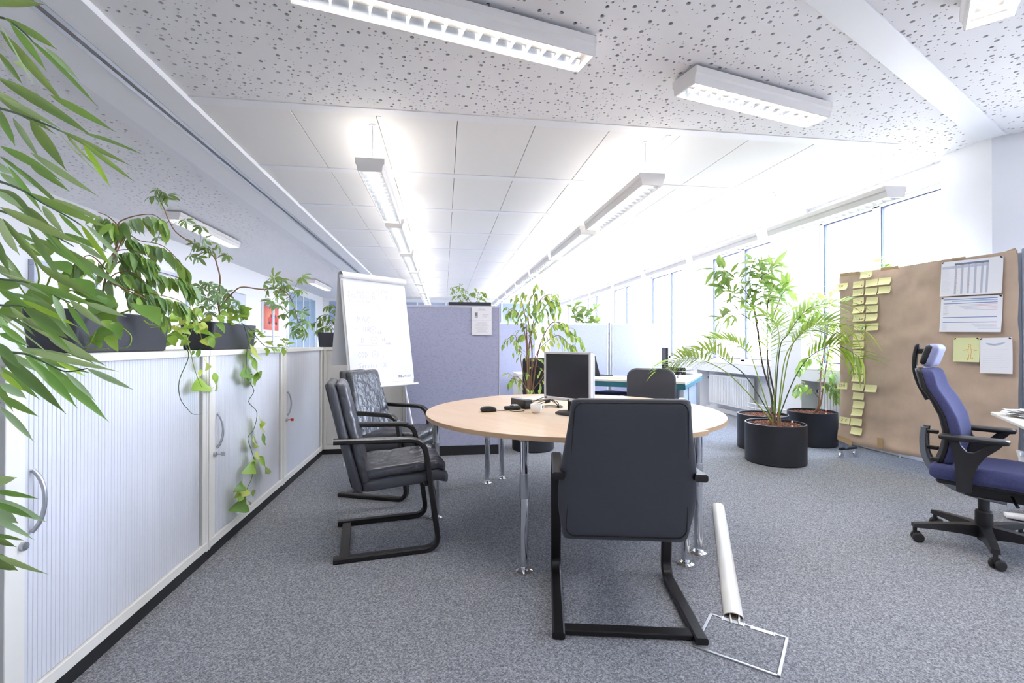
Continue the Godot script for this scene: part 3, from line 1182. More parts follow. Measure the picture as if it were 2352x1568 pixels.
# ---------------------------------------------------------------- left side
const CT := 1.176
func build_left_side() -> void:
	var u0 := cabinet("low white roller-shutter cabinet with silver bow handle, nearest the grey end panel", -1.64, 0)
	var u1 := cabinet("white roller-shutter cabinet with a silver key, the trailing vine hangs before it", -2.905, 1)
	var u2 := cabinet("white roller-shutter cabinet with a red key, by the inner corner", -4.17, 2)
	corner_cabinet()
	var gp := thing("end_panel", "grey panel standing at the near end of the shutter cabinets", "panel", Vector3(-1.36, 0, -0.98))
	part(gp, "board", bx(Vector3(-0.42, 0.02, -0.645), Vector3(0.02, CT - 0.01, 0.645), 0.004), "grey_panel")
	part(gp, "plinth", bx(Vector3(-0.4, 0, -0.64), Vector3(0.0, 0.02, 0.64)), "black_plinth")
	planter("long black planter box with weeping fig, on top of the shutter cabinets", Vector3(-1.44, CT, -2.28), 0.62)
	planter("black planter box with umbrella plant, standing over the cabinet with the silver key", Vector3(-1.42, CT, -3.31), 0.64)
	planter("black planter box beside the flip chart, with a leafy fig", Vector3(-1.16, CT, -5.7), 0.5, PI / 2)
	wall_pictures()
	flip_chart()

func cabinet(label: String, z0: float, idx: int) -> Node3D:
	var w := 1.258
	var o := thing("shutter_cabinet", label, "cabinet", Vector3(-1.31, 0, z0), 0.0, "white shutter cabinets in a row")
	# local: x = 0 is the front, z runs from 0 to -w
	var st := mb()
	add_box(st, Vector3(-0.21, 0.6, -0.0125), Vector3(0.42, 1.1, 0.022), 0.002)
	add_box(st, Vector3(-0.21, 0.6, -w + 0.0125), Vector3(0.42, 1.1, 0.022), 0.002)
	add_box(st, Vector3(-0.41, 0.6, -w * 0.5), Vector3(0.012, 1.1, w - 0.05))
	add_box(st, Vector3(-0.21, 0.081, -w * 0.5), Vector3(0.424, 0.046, w), 0.003)
	part(o, "carcass", fin(st), "cabinet_frame")
	part(o, "top_board", bx(Vector3(-0.422, CT - 0.034, -w - 0.003), Vector3(0.006, CT, 0.003), 0.003), "cabinet_frame")
	part(o, "plinth", bx(Vector3(-0.4, 0, -w), Vector3(-0.004, 0.058, 0)), "black_plinth")
	part(o, "stile", bx(Vector3(-0.035, 0.104, -0.075), Vector3(-0.002, CT - 0.034, -0.022), 0.002), "cabinet_frame")
	part(o, "shutter_gap", bx(Vector3(-0.06, 0.104, -w + 0.022), Vector3(-0.03, CT - 0.034, -w + 0.09)), "black_plinth")
	part(o, "guide_stile", bx(Vector3(-0.035, 0.104, -w + 0.024), Vector3(-0.002, CT - 0.034, -w + 0.062), 0.002), "cabinet_frame")
	var n := 60
	var pitch := (w - 0.08 - 0.082) / n
	var slat := box(Vector3(0.01, CT - 0.034 - 0.106, pitch - 0.0012), 0.0015)
	for i in n:
		part(o, "slat", slat, "slat_white", Vector3(-0.014, (CT - 0.034 + 0.106) * 0.5, -0.077 - (i + 0.5) * pitch))
	var hp := bez(Vector3(0, 0.1, 0), Vector3(0.035, 0.06, -0.02), Vector3(0.035, -0.06, -0.02), Vector3(0, -0.1, 0), 14)
	st = mb()
	var rads := []
	for i in hp.size():
		rads.append(0.0065)
	add_tube(st, hp, rads, 8)
	part(o, "handle", fin(st), "brushed_alu", Vector3(-0.003, 0.705, -0.1))
	var lk := part(o, "lock", fin2_lathe([Vector2(0.0, 0.014), Vector2(0.013, 0.014), Vector2(0.014, 0.01), Vector2(0.014, 0.0)]), "brushed_alu", Vector3(-0.004, 0.575, -0.062), Vector3(0, 0, -PI / 2))
	if idx > 0:
		var key := mb()
		add_box(key, Vector3(0.0, 0.028, 0), Vector3(0.008, 0.03, 0.003), 0.001)
		add_box(key, Vector3(0.0, 0.05, 0), Vector3(0.022, 0.024, 0.003), 0.001)
		part(lk, "key", fin(key), "red_plastic" if idx == 2 else "brushed_alu")
	return o

func fin2_lathe(prof: Array) -> ArrayMesh:
	var p := prof.duplicate()
	p.reverse()
	return lathe(p, 16)

func corner_cabinet() -> void:
	var o := thing("corner_cabinet", "pale cabinet with plain doors across the end of the shutter cabinets", "cabinet", Vector3(-1.31, 0, -5.47))
	var w := 0.88
	part(o, "carcass", bx(Vector3(-0.42, 0.058, -0.42), Vector3(w, CT - 0.034, 0.0), 0.002), "cabinet_frame")
	part(o, "top_board", bx(Vector3(-0.42, CT - 0.034, -0.422), Vector3(w + 0.004, CT, 0.012), 0.003), "cabinet_frame")
	part(o, "plinth", bx(Vector3(-0.4, 0, -0.4), Vector3(w, 0.058, 0.002)), "black_plinth")
	part(o, "foot_rail", bx(Vector3(0.03, 0.058, 0.0), Vector3(w - 0.03, 0.104, 0.012), 0.002), "cabinet_frame")
	part(o, "stile", bx(Vector3(0.0, 0.058, 0.0), Vector3(0.034, CT - 0.034, 0.013), 0.002), "cabinet_frame")
	part(o, "stile", bx(Vector3(w - 0.03, 0.058, 0.0), Vector3(w, CT - 0.034, 0.013), 0.002), "cabinet_frame")
	part(o, "door", bx(Vector3(0.038, 0.108, 0.0), Vector3(w - 0.034, CT - 0.038, 0.008), 0.002), mat("door_beige", rgb8(226, 222, 216), 0.5))
	part(o, "shadow_joint", bx(Vector3(w, 0.02, -0.3), Vector3(w + 0.024, CT, -0.002)), "black_plinth")

func planter(label: String, at: Vector3, length: float, turn := 0.0) -> Node3D:
	var o := thing("planter_box", label, "planter", at, turn, "black planter boxes with greenery")
	var w := 0.19
	var h := 0.165
	# tapering box with round corners and a hollow top
	var st := mb()
	var rings := []
	for q in [[0.0, -0.018, 0.02], [0.006, -0.012, 0.02], [h - 0.004, 0.0, 0.02], [h, -0.002, 0.02], [h, -0.008, 0.018], [h - 0.04, -0.01, 0.018]]:
		var ring := []
		for p in rrect(w + q[1] * 2, length + q[1] * 2, q[2], 5):
			ring.append(Vector3(p.x, q[0], -p.y))
		rings.append(ring)
	var m: int = rings[0].size()
	for i in rings.size() - 1:
		next_smooth(st)
		for k in m:
			var k1 := (k + 1) % m
			quad(st, rings[i][k], rings[i][k1], rings[i + 1][k1], rings[i + 1][k])
	st.set_smooth_group(FLAT)
	for k in m:
		tri(st, Vector3.ZERO, rings[0][(k + 1) % m], rings[0][k])
	part(o, "box", fin(st), "planter_black")
	granules(o, w * 0.5 - 0.014, length * 0.5 - 0.014, h - 0.026, 110, false, 0.011)
	return o

# bark and clay granules filling a rectangular or oval opening, on a soil bed
func granules(o: Node3D, hx: float, hz: float, y: float, n: int, oval: bool, size: float) -> void:
	var st := mb()
	if oval:
		add_lathe(st, [Vector2(1.0, -0.02), Vector2(1.0, 0.0), Vector2(0.0, 0.004)], 28, Transform3D(Basis(Vector3(hx, 0, 0), Vector3.UP, Vector3(0, 0, hz)), Vector3(0, y, 0)))
	else:
		add_box(st, Vector3(0, y - 0.01, 0), Vector3(hx * 2, 0.02, hz * 2))
	part(o, "soil", fin(st), "soil")
	st = mb()
	for i in n:
		var p: Vector2
		if oval:
			var a := rng.randf() * TAU
			var r := sqrt(rng.randf()) * 0.95
			p = Vector2(cos(a) * r * hx, sin(a) * r * hz)
		else:
			p = Vector2(rng.randf_range(-hx, hx), rng.randf_range(-hz, hz)) * 0.95
		var s := size * rng.randf_range(0.6, 1.3)
		var b := Basis.from_euler(Vector3(rng.randf() * TAU, rng.randf() * TAU, rng.randf() * TAU)).scaled(Vector3(s, s * rng.randf_range(0.5, 0.9), s * rng.randf_range(0.6, 1.0)))
		# small octahedral pebble
		var xf := Transform3D(b, Vector3(p.x, y + 0.006, p.y))
		var v := [Vector3.RIGHT, Vector3.UP, Vector3.BACK, Vector3.LEFT, Vector3.DOWN, Vector3.FORWARD]
		for f in [[0, 1, 2], [0, 5, 1], [3, 2, 1], [3, 1, 5], [0, 2, 4], [0, 4, 5], [3, 4, 2], [3, 5, 4]]:
			tri(st, xf * v[f[0]], xf * v[f[2]], xf * v[f[1]])
	var g := part(o, "granules", fin(st), "clay_ball")
	g.set_meta("kind", "stuff")

func wall_pictures() -> void:
	# poster with a red car
	var im := Image.create(256, 360, false, Image.FORMAT_RGB8)
	im.fill(rgb8(232, 234, 240))
	for y in range(14, 300):
		for x in range(14, 242):
			var d := Vector2(x - 128, (y - 170) * 0.9).length() / 150.0
			im.set_pixel(x, y, rgb8(240, 170, 120).lerp(rgb8(186, 76, 66), clampf(d, 0, 1)))
	im.fill_rect(Rect2i(14, 14, 228, 46), rgb8(150, 110, 150))
	text_lines(im, Rect2(24, 22, 120, 30), 2, rgb8(235, 225, 235), 3)
	for y in range(120, 250):
		for x in range(60, 230):
			var p := Vector2(x - 150, y - 190)
			if Vector2(p.x / 78.0, p.y / 40.0).length() < 1.0 or Vector2((p.x - 6) / 52.0, (p.y + 34) / 34.0).length() < 1.0:
				im.set_pixel(x, y, rgb8(196, 58, 44))
			if Vector2((p.x - 8) / 38.0, (p.y + 36) / 22.0).length() < 1.0:
				im.set_pixel(x, y, rgb8(70, 70, 84))
			for wx in [-50, 52]:
				if Vector2(p.x - wx, p.y - 34).length() < 17:
					im.set_pixel(x, y, rgb8(50, 44, 48))
	im.fill_rect(Rect2i(20, 312, 16, 24), rgb8(110, 130, 160))
	im.fill_rect(Rect2i(42, 312, 12, 24), rgb8(110, 130, 160))
	text_lines(im, Rect2(150, 318, 60, 14), 1, rgb8(60, 60, 80), 5)
	im.fill_rect(Rect2i(220, 316, 12, 22), rgb8(240, 190, 60))
	picture("car_poster", "framed poster of a red car on the corridor wall", im, Vector3(XL + 0.016, 1.89, -13.63), 1.27, 0.92, "poster")
	var im2 := Image.create(160, 180, false, Image.FORMAT_RGB8)
	im2.fill(rgb8(214, 218, 232))
	for y in range(70, 150):
		for x in range(20, 140):
			var p := Vector2(x - 80, y - 115)
			if Vector2(p.x / 52.0, p.y / 22.0).length() < 1.0 or Vector2(p.x / 34.0, (p.y + 20) / 22.0).length() < 1.0:
				im2.set_pixel(x, y, rgb8(246, 247, 250))
			if Vector2(p.x / 26.0, (p.y + 22) / 13.0).length() < 1.0:
				im2.set_pixel(x, y, rgb8(120, 130, 160))
	picture("pale_car_poster", "pale poster of a white car, on the corridor wall behind the umbrella plant", im2, Vector3(XL + 0.016, 1.95, -11.5), 0.9, 0.8, "poster")
	var pole := thing("coat_stand", "slim white upright pole before the red car poster", "pole", Vector3(-4.2, 0, -12.55))
	part(pole, "foot", lathe([Vector2(0.14, 0.0), Vector2(0.15, 0.01), Vector2(0.02, 0.03)], 20), "rail_white")
	part(pole, "upright", lathe([Vector2(0.03, 0.02), Vector2(0.03, 2.1), Vector2(0.024, 2.11), Vector2(0.0, 2.115)], 14), "rail_white")
	# corridor doors
	for d in [[1, -8.85, 0.92], [2, -6.6, 0.92], [3, -18.6, 0.9]]:
		var dn := Node3D.new()
		dn.name = "door_%d" % d[0]
		add_child(dn)
		dn.set_meta("kind", "structure")
		dn.position = Vector3(XL, 0, d[1])
		var h := 2.36 if d[0] == 1 else 2.1
		part(dn, "leaf_panel", bx(Vector3(0.002, 0.01, -d[2] * 0.5), Vector3(0.03, h, d[2] * 0.5), 0.003), "desk_white")
		var st := mb()
		for s in [-1.0, 1.0]:
			add_box(st, Vector3(0.03, h * 0.5, s * (d[2] * 0.5 + 0.035)), Vector3(0.06, h, 0.07), 0.004)
		add_box(st, Vector3(0.03, h + 0.035, 0), Vector3(0.06, 0.07, d[2] + 0.14), 0.004)
		part(dn, "door_frame", fin(st), mat("door_frame_grey", rgb8(196, 202, 220), 0.5))
		part(dn, "door_handle", tube([Vector3(0.03, 1.05, -0.36), Vector3(0.08, 1.05, -0.36), Vector3(0.08, 1.05, -0.24)], 0.009, 8), "brushed_alu")
	# glazed office front with slatted blinds
	var gw := Node3D.new()
	gw.name = "window_40"
	add_child(gw)
	gw.set_meta("kind", "structure")
	gw.position = Vector3(XL + 0.002, 0, -16.42)
	for k in 5:
		var z := 1.5 - k * 0.75
		part(gw, "mullion", bx(Vector3(0.0, 0.8, z - 0.02), Vector3(0.07, 2.8, z + 0.02), 0.003), "rail_white")
	for k in 4:
		var z := 1.5 - (k + 0.5) * 0.75
		part(gw, "pane", bx(Vector3(0.055, 0.82, z - 0.35), Vector3(0.06, 2.76, z + 0.35)), "office_glass")
		if k < 2:
			var slat := box(Vector3(0.02, 0.004, 0.68))
			for j in 44:
				part(gw, "blind_slat", slat, "rail_white", Vector3(0.032, 0.86 + j * 0.043, z), Vector3(0, 0, 0.5))
	part(gw, "head", bx(Vector3(0, 2.76, -1.52), Vector3(0.07, 2.82, 1.52), 0.003), "rail_white")

func picture(called: String, label: String, im: Image, at: Vector3, w: float, h: float, cat: String) -> void:
	var o := thing(called, label, cat, at, PI / 2)
	part(o, "frame", bx(Vector3(-w * 0.5 - 0.02, -h * 0.5 - 0.02, -0.014), Vector3(w * 0.5 + 0.02, h * 0.5 + 0.02, 0.004), 0.003), "brushed_alu")
	part(o, "print", sheet(w, h, 0.0, 0.0, 1, 1), print_mat(called + "_print", im, 0.3), Vector3(0, 0, 0.0055))

func flip_chart() -> void:
	var u := Vector3(0.7212, 0, -0.6927)
	var n := Vector3(0.6927, 0, 0.7212)
	var o := thing("flip_chart", "white flip chart with faint handwriting on tripod legs, before the blue-grey partition", "flip chart", Vector3(-0.89, 0, -4.32))
	o.basis = Basis(u, Vector3.UP, n)
	# local: x along the board 0..0.7, y up, z towards the reader; the board leans back
	var w := 0.7
	var lean := Transform3D(Basis(Vector3.RIGHT, -atan2(0.15, 0.96)), Vector3(0, 1.80, 0.0))
	var st := mb()
	add_box(st, Vector3(w * 0.5, -0.49, -0.02), Vector3(w, 0.98, 0.02), 0.004, lean)
	part(o, "board", fin(st), "white_paint")
	# pad with the written sheet
	var im := Image.create(1024, 1400, false, Image.FORMAT_RGB8)
	im.fill(rgb8(236, 236, 240))
	var ink := rgb8(198, 199, 212)
	var inkd := rgb8(178, 180, 200)
	write(im, "n  840 > DL", Vector2(70, 120), 52, ink, 4)
	write(im, "KCi-300 - DL", Vector2(60, 190), 48, ink, 4)
	write(im, "KCi -m 3n 0m", Vector2(70, 260), 34, rgb8(196, 198, 214), 3)
	var ring := []
	for i in 25:
		ring.append(Vector2(240 + cos(TAU * i / 24) * 120, 214 + sin(TAU * i / 24) * 38))
	stroke(im, ring, 3, rgb8(200, 202, 218))
	stroke(im, [Vector2(520, 40), Vector2(515, 380)], 3, ink)
	stroke(im, [Vector2(552, 40), Vector2(548, 480)], 3, ink)
	write(im, "UVC", Vector2(600, 80), 52, ink, 4)
	write(im, "8 %", Vector2(660, 170), 52, ink, 4)
	write(im, "MAC", Vector2(160, 500), 76, ink, 5, 0.75)
	write(im, "- DUR", Vector2(120, 640), 66, ink, 5, 0.6)
	for c in [[400, 680, "-"], [410, 830, "-"], [400, 1030, "-"]]:
		var rr := []
		for i in 25:
			rr.append(Vector2(c[0] + cos(TAU * i / 24) * 48, c[1] + sin(TAU * i / 24) * 50))
		stroke(im, rr, 4, ink)
		write(im, c[2], Vector2(c[0] - 20, c[1] - 30), 60, ink, 4)
	write(im, "nk", Vector2(480, 690), 44, inkd, 4)
	write(im, "D", Vector2(200, 800), 66, ink, 5)
	write(im, "nk", Vector2(540, 790), 40, inkd, 4)
	write(im, "-nk", Vector2(590, 850), 40, inkd, 4)
	stroke(im, [Vector2(140, 900), Vector2(470, 896)], 4, rgb8(210, 212, 224))
	write(im, "CDD", Vector2(130, 1000), 66, ink, 5)
	write(im, "3mn", Vector2(520, 1000), 62, ink, 5)
	write(im, "Service 100$", Vector2(130, 1150), 64, ink, 5, 0.5)
	write(im, "MAKoffice", Vector2(760, 1340), 34, rgb8(90, 92, 120), 5, 0.5, 0.0)
	im.fill_rect(Rect2i(920, 1340, 60, 32), rgb8(196, 204, 224))
	st = mb()
	var g := []
	for i in 13:
		var row := []
		for j in 19:
			var uu := i / 12.0
			var v := j / 18.0
			var dz := 0.004 + 0.003 * sin(v * 9.0 + uu * 4.0) * sin(uu * PI) + 0.004 * (1.0 - v) * sin(uu * 7.0)
			row.append(lean * Vector3(0.008 + uu * (w - 0.016), -0.93 + v * 0.9, dz))
		g.append(row)
	add_grid(st, g)
	part(o, "written_sheet", fin(st), print_mat("flip_print", im, 0.8))
	st = mb()
	add_box(st, Vector3(w * 0.5, -0.49, -0.004), Vector3(w - 0.012, 0.92, 0.008), 0.002, lean)
	part(o, "pad", fin(st), "paper")
	# sheets rolled over the top and hanging behind
	st = mb()
	g = []
	for i in 3:
		var row := []
		var x := 0.0 + w * i / 2.0
		for k in 15:
			var t := PI * (-0.25 + 1.25 * k / 14.0)
			row.append(Vector3(x, 1.815 + sin(t) * 0.034, -0.014 + cos(t) * 0.04))
		row.append(Vector3(x, 1.55, -0.075))
		row.append(Vector3(x, 1.25, -0.12))
		row.append(Vector3(x, 1.02, -0.15))
		g.append(row)
	add_grid(st, g, false)
	part(o, "turned_sheets", fin(st), "paper")
	st = mb()
	add_box(st, Vector3(w * 0.5, 1.805, -0.012), Vector3(w + 0.004, 0.03, 0.036), 0.006)
	part(o, "clamp_bar", fin(st), "white_paint")
	st = mb()
	add_box(st, Vector3(w * 0.5 , -0.985, 0.02), Vector3(w + 0.02, 0.018, 0.06), 0.006, lean)
	part(o, "pen_ledge", fin(st), "white_paint")
	part(o, "leg", tube([Vector3(0.1, 0.82, 0.12), Vector3(0.02, 0.0, 0.26)], 0.012, 10), "rail_white")
	part(o, "leg", tube([Vector3(0.6, 0.82, 0.12), Vector3(0.68, 0.0, 0.26)], 0.012, 10), "rail_white")
	part(o, "leg", tube([Vector3(0.35, 1.5, -0.03), Vector3(0.35, 0.0, -0.5)], 0.012, 10), "rail_white")

# ---------------------------------------------------------------- partitions and desks behind the table
func partition(called: String, label: String, a: Vector2, b: Vector2, h: float, cloth: String, group := "") -> Node3D:
	var d := b - a
	var w := d.length()
	var o := thing(called, label, "partition", Vector3((a.x + b.x) * 0.5, 0, (a.y + b.y) * 0.5), -d.angle(), group)
	part(o, "cloth_panel", bx(Vector3(-w * 0.5 + 0.012, 0.1, -0.024), Vector3(w * 0.5 - 0.012, h - 0.022, 0.024), 0.004), cloth)
	var st := mb()
	for s in [-1.0, 1.0]:
		add_box(st, Vector3(s * (w * 0.5 - 0.006), h * 0.5, 0), Vector3(0.014, h, 0.054), 0.003)
	add_box(st, Vector3(0, h - 0.012, 0), Vector3(w - 0.026, 0.026, 0.054), 0.003)
	part(o, "edge_frame", fin(st), "rail_white" if cloth == "partition_pale" else mat("frame_grey", rgb8(186, 188, 204), 0.5))
	part(o, "plinth", bx(Vector3(-w * 0.5 + 0.014, 0, -0.026), Vector3(w * 0.5 - 0.014, 0.1, 0.026)), "black_plinth")
	return o

func build_far_side() -> void:
	partition("cloth_partition", "tall blue-grey flecked cloth partition behind the meeting table", Vector2(-0.41, -5.26), Vector2(0.61, -5.26), 1.63, "partition_cloth")
	var im := Image.create(300, 420, false, Image.FORMAT_RGB8)
	im.fill(rgb8(238, 238, 244))
	text_lines(im, Rect2(80, 26, 140, 34), 2, rgb8(140, 140, 150), 1, true)
	im.fill_rect(Rect2i(46, 84, 44, 84), rgb8(172, 172, 180))
	im.fill_rect(Rect2i(52, 92, 32, 46), rgb8(120, 120, 132))
	text_lines(im, Rect2(160, 110, 110, 60), 4, rgb8(176, 176, 186), 2)
	im.fill_rect(Rect2i(0, 204, 300, 3), rgb8(206, 206, 216))
	text_lines(im, Rect2(40, 222, 220, 170), 12, rgb8(168, 168, 180), 3, true)
	solo("pinned_notice", sheet(0.22, 0.31, 0.004, 0.006), print_mat("notice_print", im), "white printed notice pinned to the top of blue-grey cloth partition", "notice", Vector3(0.41, 1.465, -5.228))
	# tall cupboard behind the partition carries the next planter
	var tc := thing("tall_cupboard", "white cupboard behind the cloth partition, its top under a planter", "cupboard", Vector3(0.1, 0, -5.62))
	part(tc, "body", bx(Vector3(-0.5, 0.06, -0.2), Vector3(0.5, 1.5, 0.2), 0.003), "cabinet_frame")
	part(tc, "top", bx(Vector3(-0.51, 1.5, -0.21), Vector3(0.51, 1.53, 0.21), 0.003), "cabinet_frame")
	part(tc, "plinth", bx(Vector3(-0.49, 0, -0.19), Vector3(0.49, 0.06, 0.19)), "black_plinth")
	part(tc, "door", bx(Vector3(-0.49, 0.08, 0.2), Vector3(-0.004, 1.49, 0.216), 0.002), "cabinet_frame")
	part(tc, "door", bx(Vector3(0.004, 0.08, 0.2), Vector3(0.49, 1.49, 0.216), 0.002), "cabinet_frame")
	planter("black planter box peeping over the blue-grey cloth partition", Vector3(0.3, 1.53, -5.62), 0.5, PI / 2)
	# pale office screens beyond
	partition("office_screen", "pale lilac screen left of a bright gap, behind the potted fig", Vector2(0.58, -7.75), Vector2(1.49, -7.75), 1.56, "partition_pale", "pale office screens")
	partition("office_screen", "pale lilac screen behind the monitor on the meeting table", Vector2(1.74, -7.75), Vector2(2.73, -7.75), 1.56, "partition_pale", "pale office screens")
	partition("office_screen", "pale lilac screen nearest the windows, beyond the teal desk", Vector2(2.81, -7.75), Vector2(3.81, -7.73), 1.56, "partition_pale", "pale office screens")
	solo("screen_post", lathe([Vector2(0.0, 0.0), Vector2(0.026, 0.0), Vector2(0.026, 1.57), Vector2(0.0, 1.575)], 16), "brushed_alu", "round silver post joining two pale lilac screens", "post", Vector3(2.77, 0, -7.75))
	var fc := thing("filing_cabinet", "pale grey filing cabinet behind the potted fig's stems", "cabinet", Vector3(1.33, 0, -7.25))
	part(fc, "body", bx(Vector3(-0.24, 0.04, -0.25), Vector3(0.24, 0.74, 0.24), 0.004), "cabinet_frame")
	part(fc, "top", bx(Vector3(-0.25, 0.74, -0.26), Vector3(0.25, 0.77, 0.25), 0.003), "cabinet_frame")
	for k in 3:
		var dr := part(fc, "drawer", bx(Vector3(-0.225, 0.06 + k * 0.225, 0.24), Vector3(0.225, 0.275 + k * 0.225, 0.256), 0.003), "cabinet_frame")
		part(dr, "handle", bx(Vector3(-0.06, 0.2 + k * 0.225, 0.256), Vector3(0.06, 0.212 + k * 0.225, 0.272), 0.003), "brushed_alu")
	teal_desk()
	side_chair_black()

func teal_desk() -> void:
	var k := Vector2(3.0, -5.62)
	var a := Vector2(-0.812, -0.584)
	var b := Vector2(0.664, -0.748)
	b = Vector2(-a.y, a.x) * -1.0
	b = Vector2(0.584, -0.812) if b.y > 0 else b
	var o := thing("teal_edged_desk", "white L-shaped desk with a teal steel frame, behind the meeting table", "desk")
	var poly := [k, k + a * 1.9, k + a * 1.9 + b * 0.8, k + a * 0.8 + b * 0.8, k + a * 0.8 + b * 1.9, k + b * 1.9]
	part(o, "desk_top", plan_slab(poly, 0.705, 0.735, 0.004), "desk_white")
	var ins := []
	for p in poly:
		ins.append(p)
	part(o, "steel_frame", plan_slab(ins, 0.635, 0.698, 0.003), "teal")
	for p in [k + (a + b) * 0.06, k + a * 1.84 + b * 0.06, k + b * 1.84 + a * 0.06, k + a * 1.84 + b * 0.72, k + a * 0.72 + b * 1.84]:
		part(o, "leg", bx(Vector3(p.x - 0.025, 0, p.y - 0.025), Vector3(p.x + 0.025, 0.636, p.y + 0.025), 0.004), "brushed_alu")
	var ped := thing("desk_pedestal", "blue-grey drawer pedestal under the teal-edged desk", "pedestal", Vector3(k.x + b.x * 1.35 + a.x * 0.3, 0, k.y + b.y * 1.35 + a.y * 0.3), -b.angle())
	part(ped, "body", bx(Vector3(-0.4, 0.03, -0.22), Vector3(0.4, 0.6, 0.22), 0.004), "desk_grey")
	part(ped, "front", bx(Vector3(0.4, 0.03, -0.22), Vector3(0.42, 0.6, 0.22), 0.004), "desk_white")
	part(ped, "castors", bx(Vector3(-0.35, 0, -0.2), Vector3(0.35, 0.03, 0.2), 0.004), "black_plastic")
	var scr := thing("desk_modesty_panel", "blue-grey upright panel below the teal desk edge", "panel", Vector3(k.x + b.x * 0.62 + a.x * 0.1, 0, k.y + b.y * 0.62 + a.y * 0.1), -b.angle())
	part(scr, "board", bx(Vector3(-0.28, 0.05, -0.012), Vector3(0.28, 0.62, 0.012), 0.003), "desk_grey")
	part(scr, "foot", bx(Vector3(-0.28, 0, -0.03), Vector3(0.28, 0.05, 0.03), 0.003), "brushed_alu")
	# things on the desk
	var top := 0.735
	var g := RandomNumberGenerator.new()
	g.seed = 3
	for i in 5:
		var p := k + a * (0.75 + 0.22 * i) + b * g.randf_range(0.18, 0.42)
		var yellow := i == 1
		solo("desk_paper", bx(Vector3(-0.105, 0, -0.148), Vector3(0.105, 0.004 + 0.002 * i, 0.148), 0.0008), mat("paper_yellow", rgb8(248, 226, 120), 0.8) if yellow else mats["paper"], "yellow sheet lying on the teal-edged desk" if yellow else "white papers lying on the teal-edged desk behind monitor", "paper", Vector3(p.x, top, p.y), Vector3(0, g.randf() * 3.0, 0), "" if yellow else "white papers on the teal-edged desk")
	var pl := k + a * 1.28 + b * 0.55
	var lt := thing("laptop", "dark open laptop on the teal-edged desk, half hidden by the monitor", "laptop", Vector3(pl.x, top, pl.y), 1.9)
	part(lt, "base", bx(Vector3(-0.17, 0, -0.12), Vector3(0.17, 0.02, 0.12), 0.004), "soft_black")
	part(lt, "lid", bx(Vector3(-0.17, 0, -0.006), Vector3(0.17, 0.3, 0.006), 0.004), "soft_black", Vector3(0, 0.02, -0.12), Vector3(-0.3, 0, 0))
	var pm := k + b * 1.0 + a * 0.45
	var mo := thing("desk_monitor", "flat dark monitor seen edge-on at the desk's window end", "monitor", Vector3(pm.x, top, pm.y), 1.25)
	part(mo, "foot", lathe([Vector2(0.0, 0.0), Vector2(0.1, 0.0), Vector2(0.1, 0.008), Vector2(0.02, 0.016), Vector2(0.0, 0.016)], 20), "soft_black")
	part(mo, "neck", bx(Vector3(-0.025, 0.01, -0.015), Vector3(0.025, 0.16, 0.015), 0.004), "soft_black")
	part(mo, "panel", bx(Vector3(-0.23, 0.1, 0.01), Vector3(0.23, 0.42, 0.045), 0.006), "soft_black")
	var pp := k + b * 0.62 + a * 0.3
	var ph := thing("desk_phone", "dark desk telephone among cables on the teal-edged desk", "telephone", Vector3(pp.x, top, pp.y), 0.6)
	part(ph, "base", extrude([Vector2(-0.1, 0), Vector2(0.1, 0), Vector2(0.1, 0.02), Vector2(-0.1, 0.07)], -0.09, 0.09, 0.004), "soft_black")
	part(ph, "handset", pad(Vector3(0.19, 0.03, 0.045), 0.014, 4, Vector3(-0.005, 0.075, -0.055)), "black_plastic", Vector3.ZERO, Vector3(0, 0, -0.22))
	part(ph, "cord", tube(spline([Vector3(-0.1, 0.05, 0.06), Vector3(-0.16, 0.09, 0.1), Vector3(-0.2, 0.04, 0.05), Vector3(-0.14, 0.1, -0.03)], 6), 0.005, 6), "black_plastic")
	var bp := k + b * 0.3 + a * 0.22
	solo("small_box", bx(Vector3(-0.06, 0, -0.05), Vector3(0.06, 0.06, 0.05), 0.004), "paper", "small white box near the teal desk's front corner", "box", Vector3(bp.x, top, bp.y), Vector3(0, 0.7, 0))
	var tb := k + b * 1.55 + a * 0.3
	var tr := thing("letter_tray", "dark letter tray at the desk's window end", "tray", Vector3(tb.x, top, tb.y), 0.6)
	for j in 2:
		part(tr, "tray", bx(Vector3(-0.13, 0.005 + j * 0.065, -0.17), Vector3(0.13, 0.015 + j * 0.065, 0.17), 0.003), "soft_black")
		part(tr, "rim", bx(Vector3(-0.135, 0.0 + j * 0.065, -0.175), Vector3(-0.125, 0.05 + j * 0.065, 0.175), 0.003), "soft_black")
	part(tr, "papers", bx(Vector3(-0.11, 0.08, -0.15), Vector3(0.11, 0.105, 0.15), 0.002), "paper")
	solo("desk_cable", tube(spline([Vector3(0.0, 0.006, 0), Vector3(0.08, 0.06, 0.05), Vector3(0.16, 0.05, -0.04), Vector3(0.1, 0.006, -0.12), Vector3(0.2, 0.006, -0.2), Vector3(0.3, 0.04, -0.16)], 6), 0.004, 6), "black_plastic", "tangled black cable on the teal-edged desk beside telephone", "cable", Vector3(pp.x + 0.03, top, pp.y + 0.08), Vector3(0, 0.5, 0))

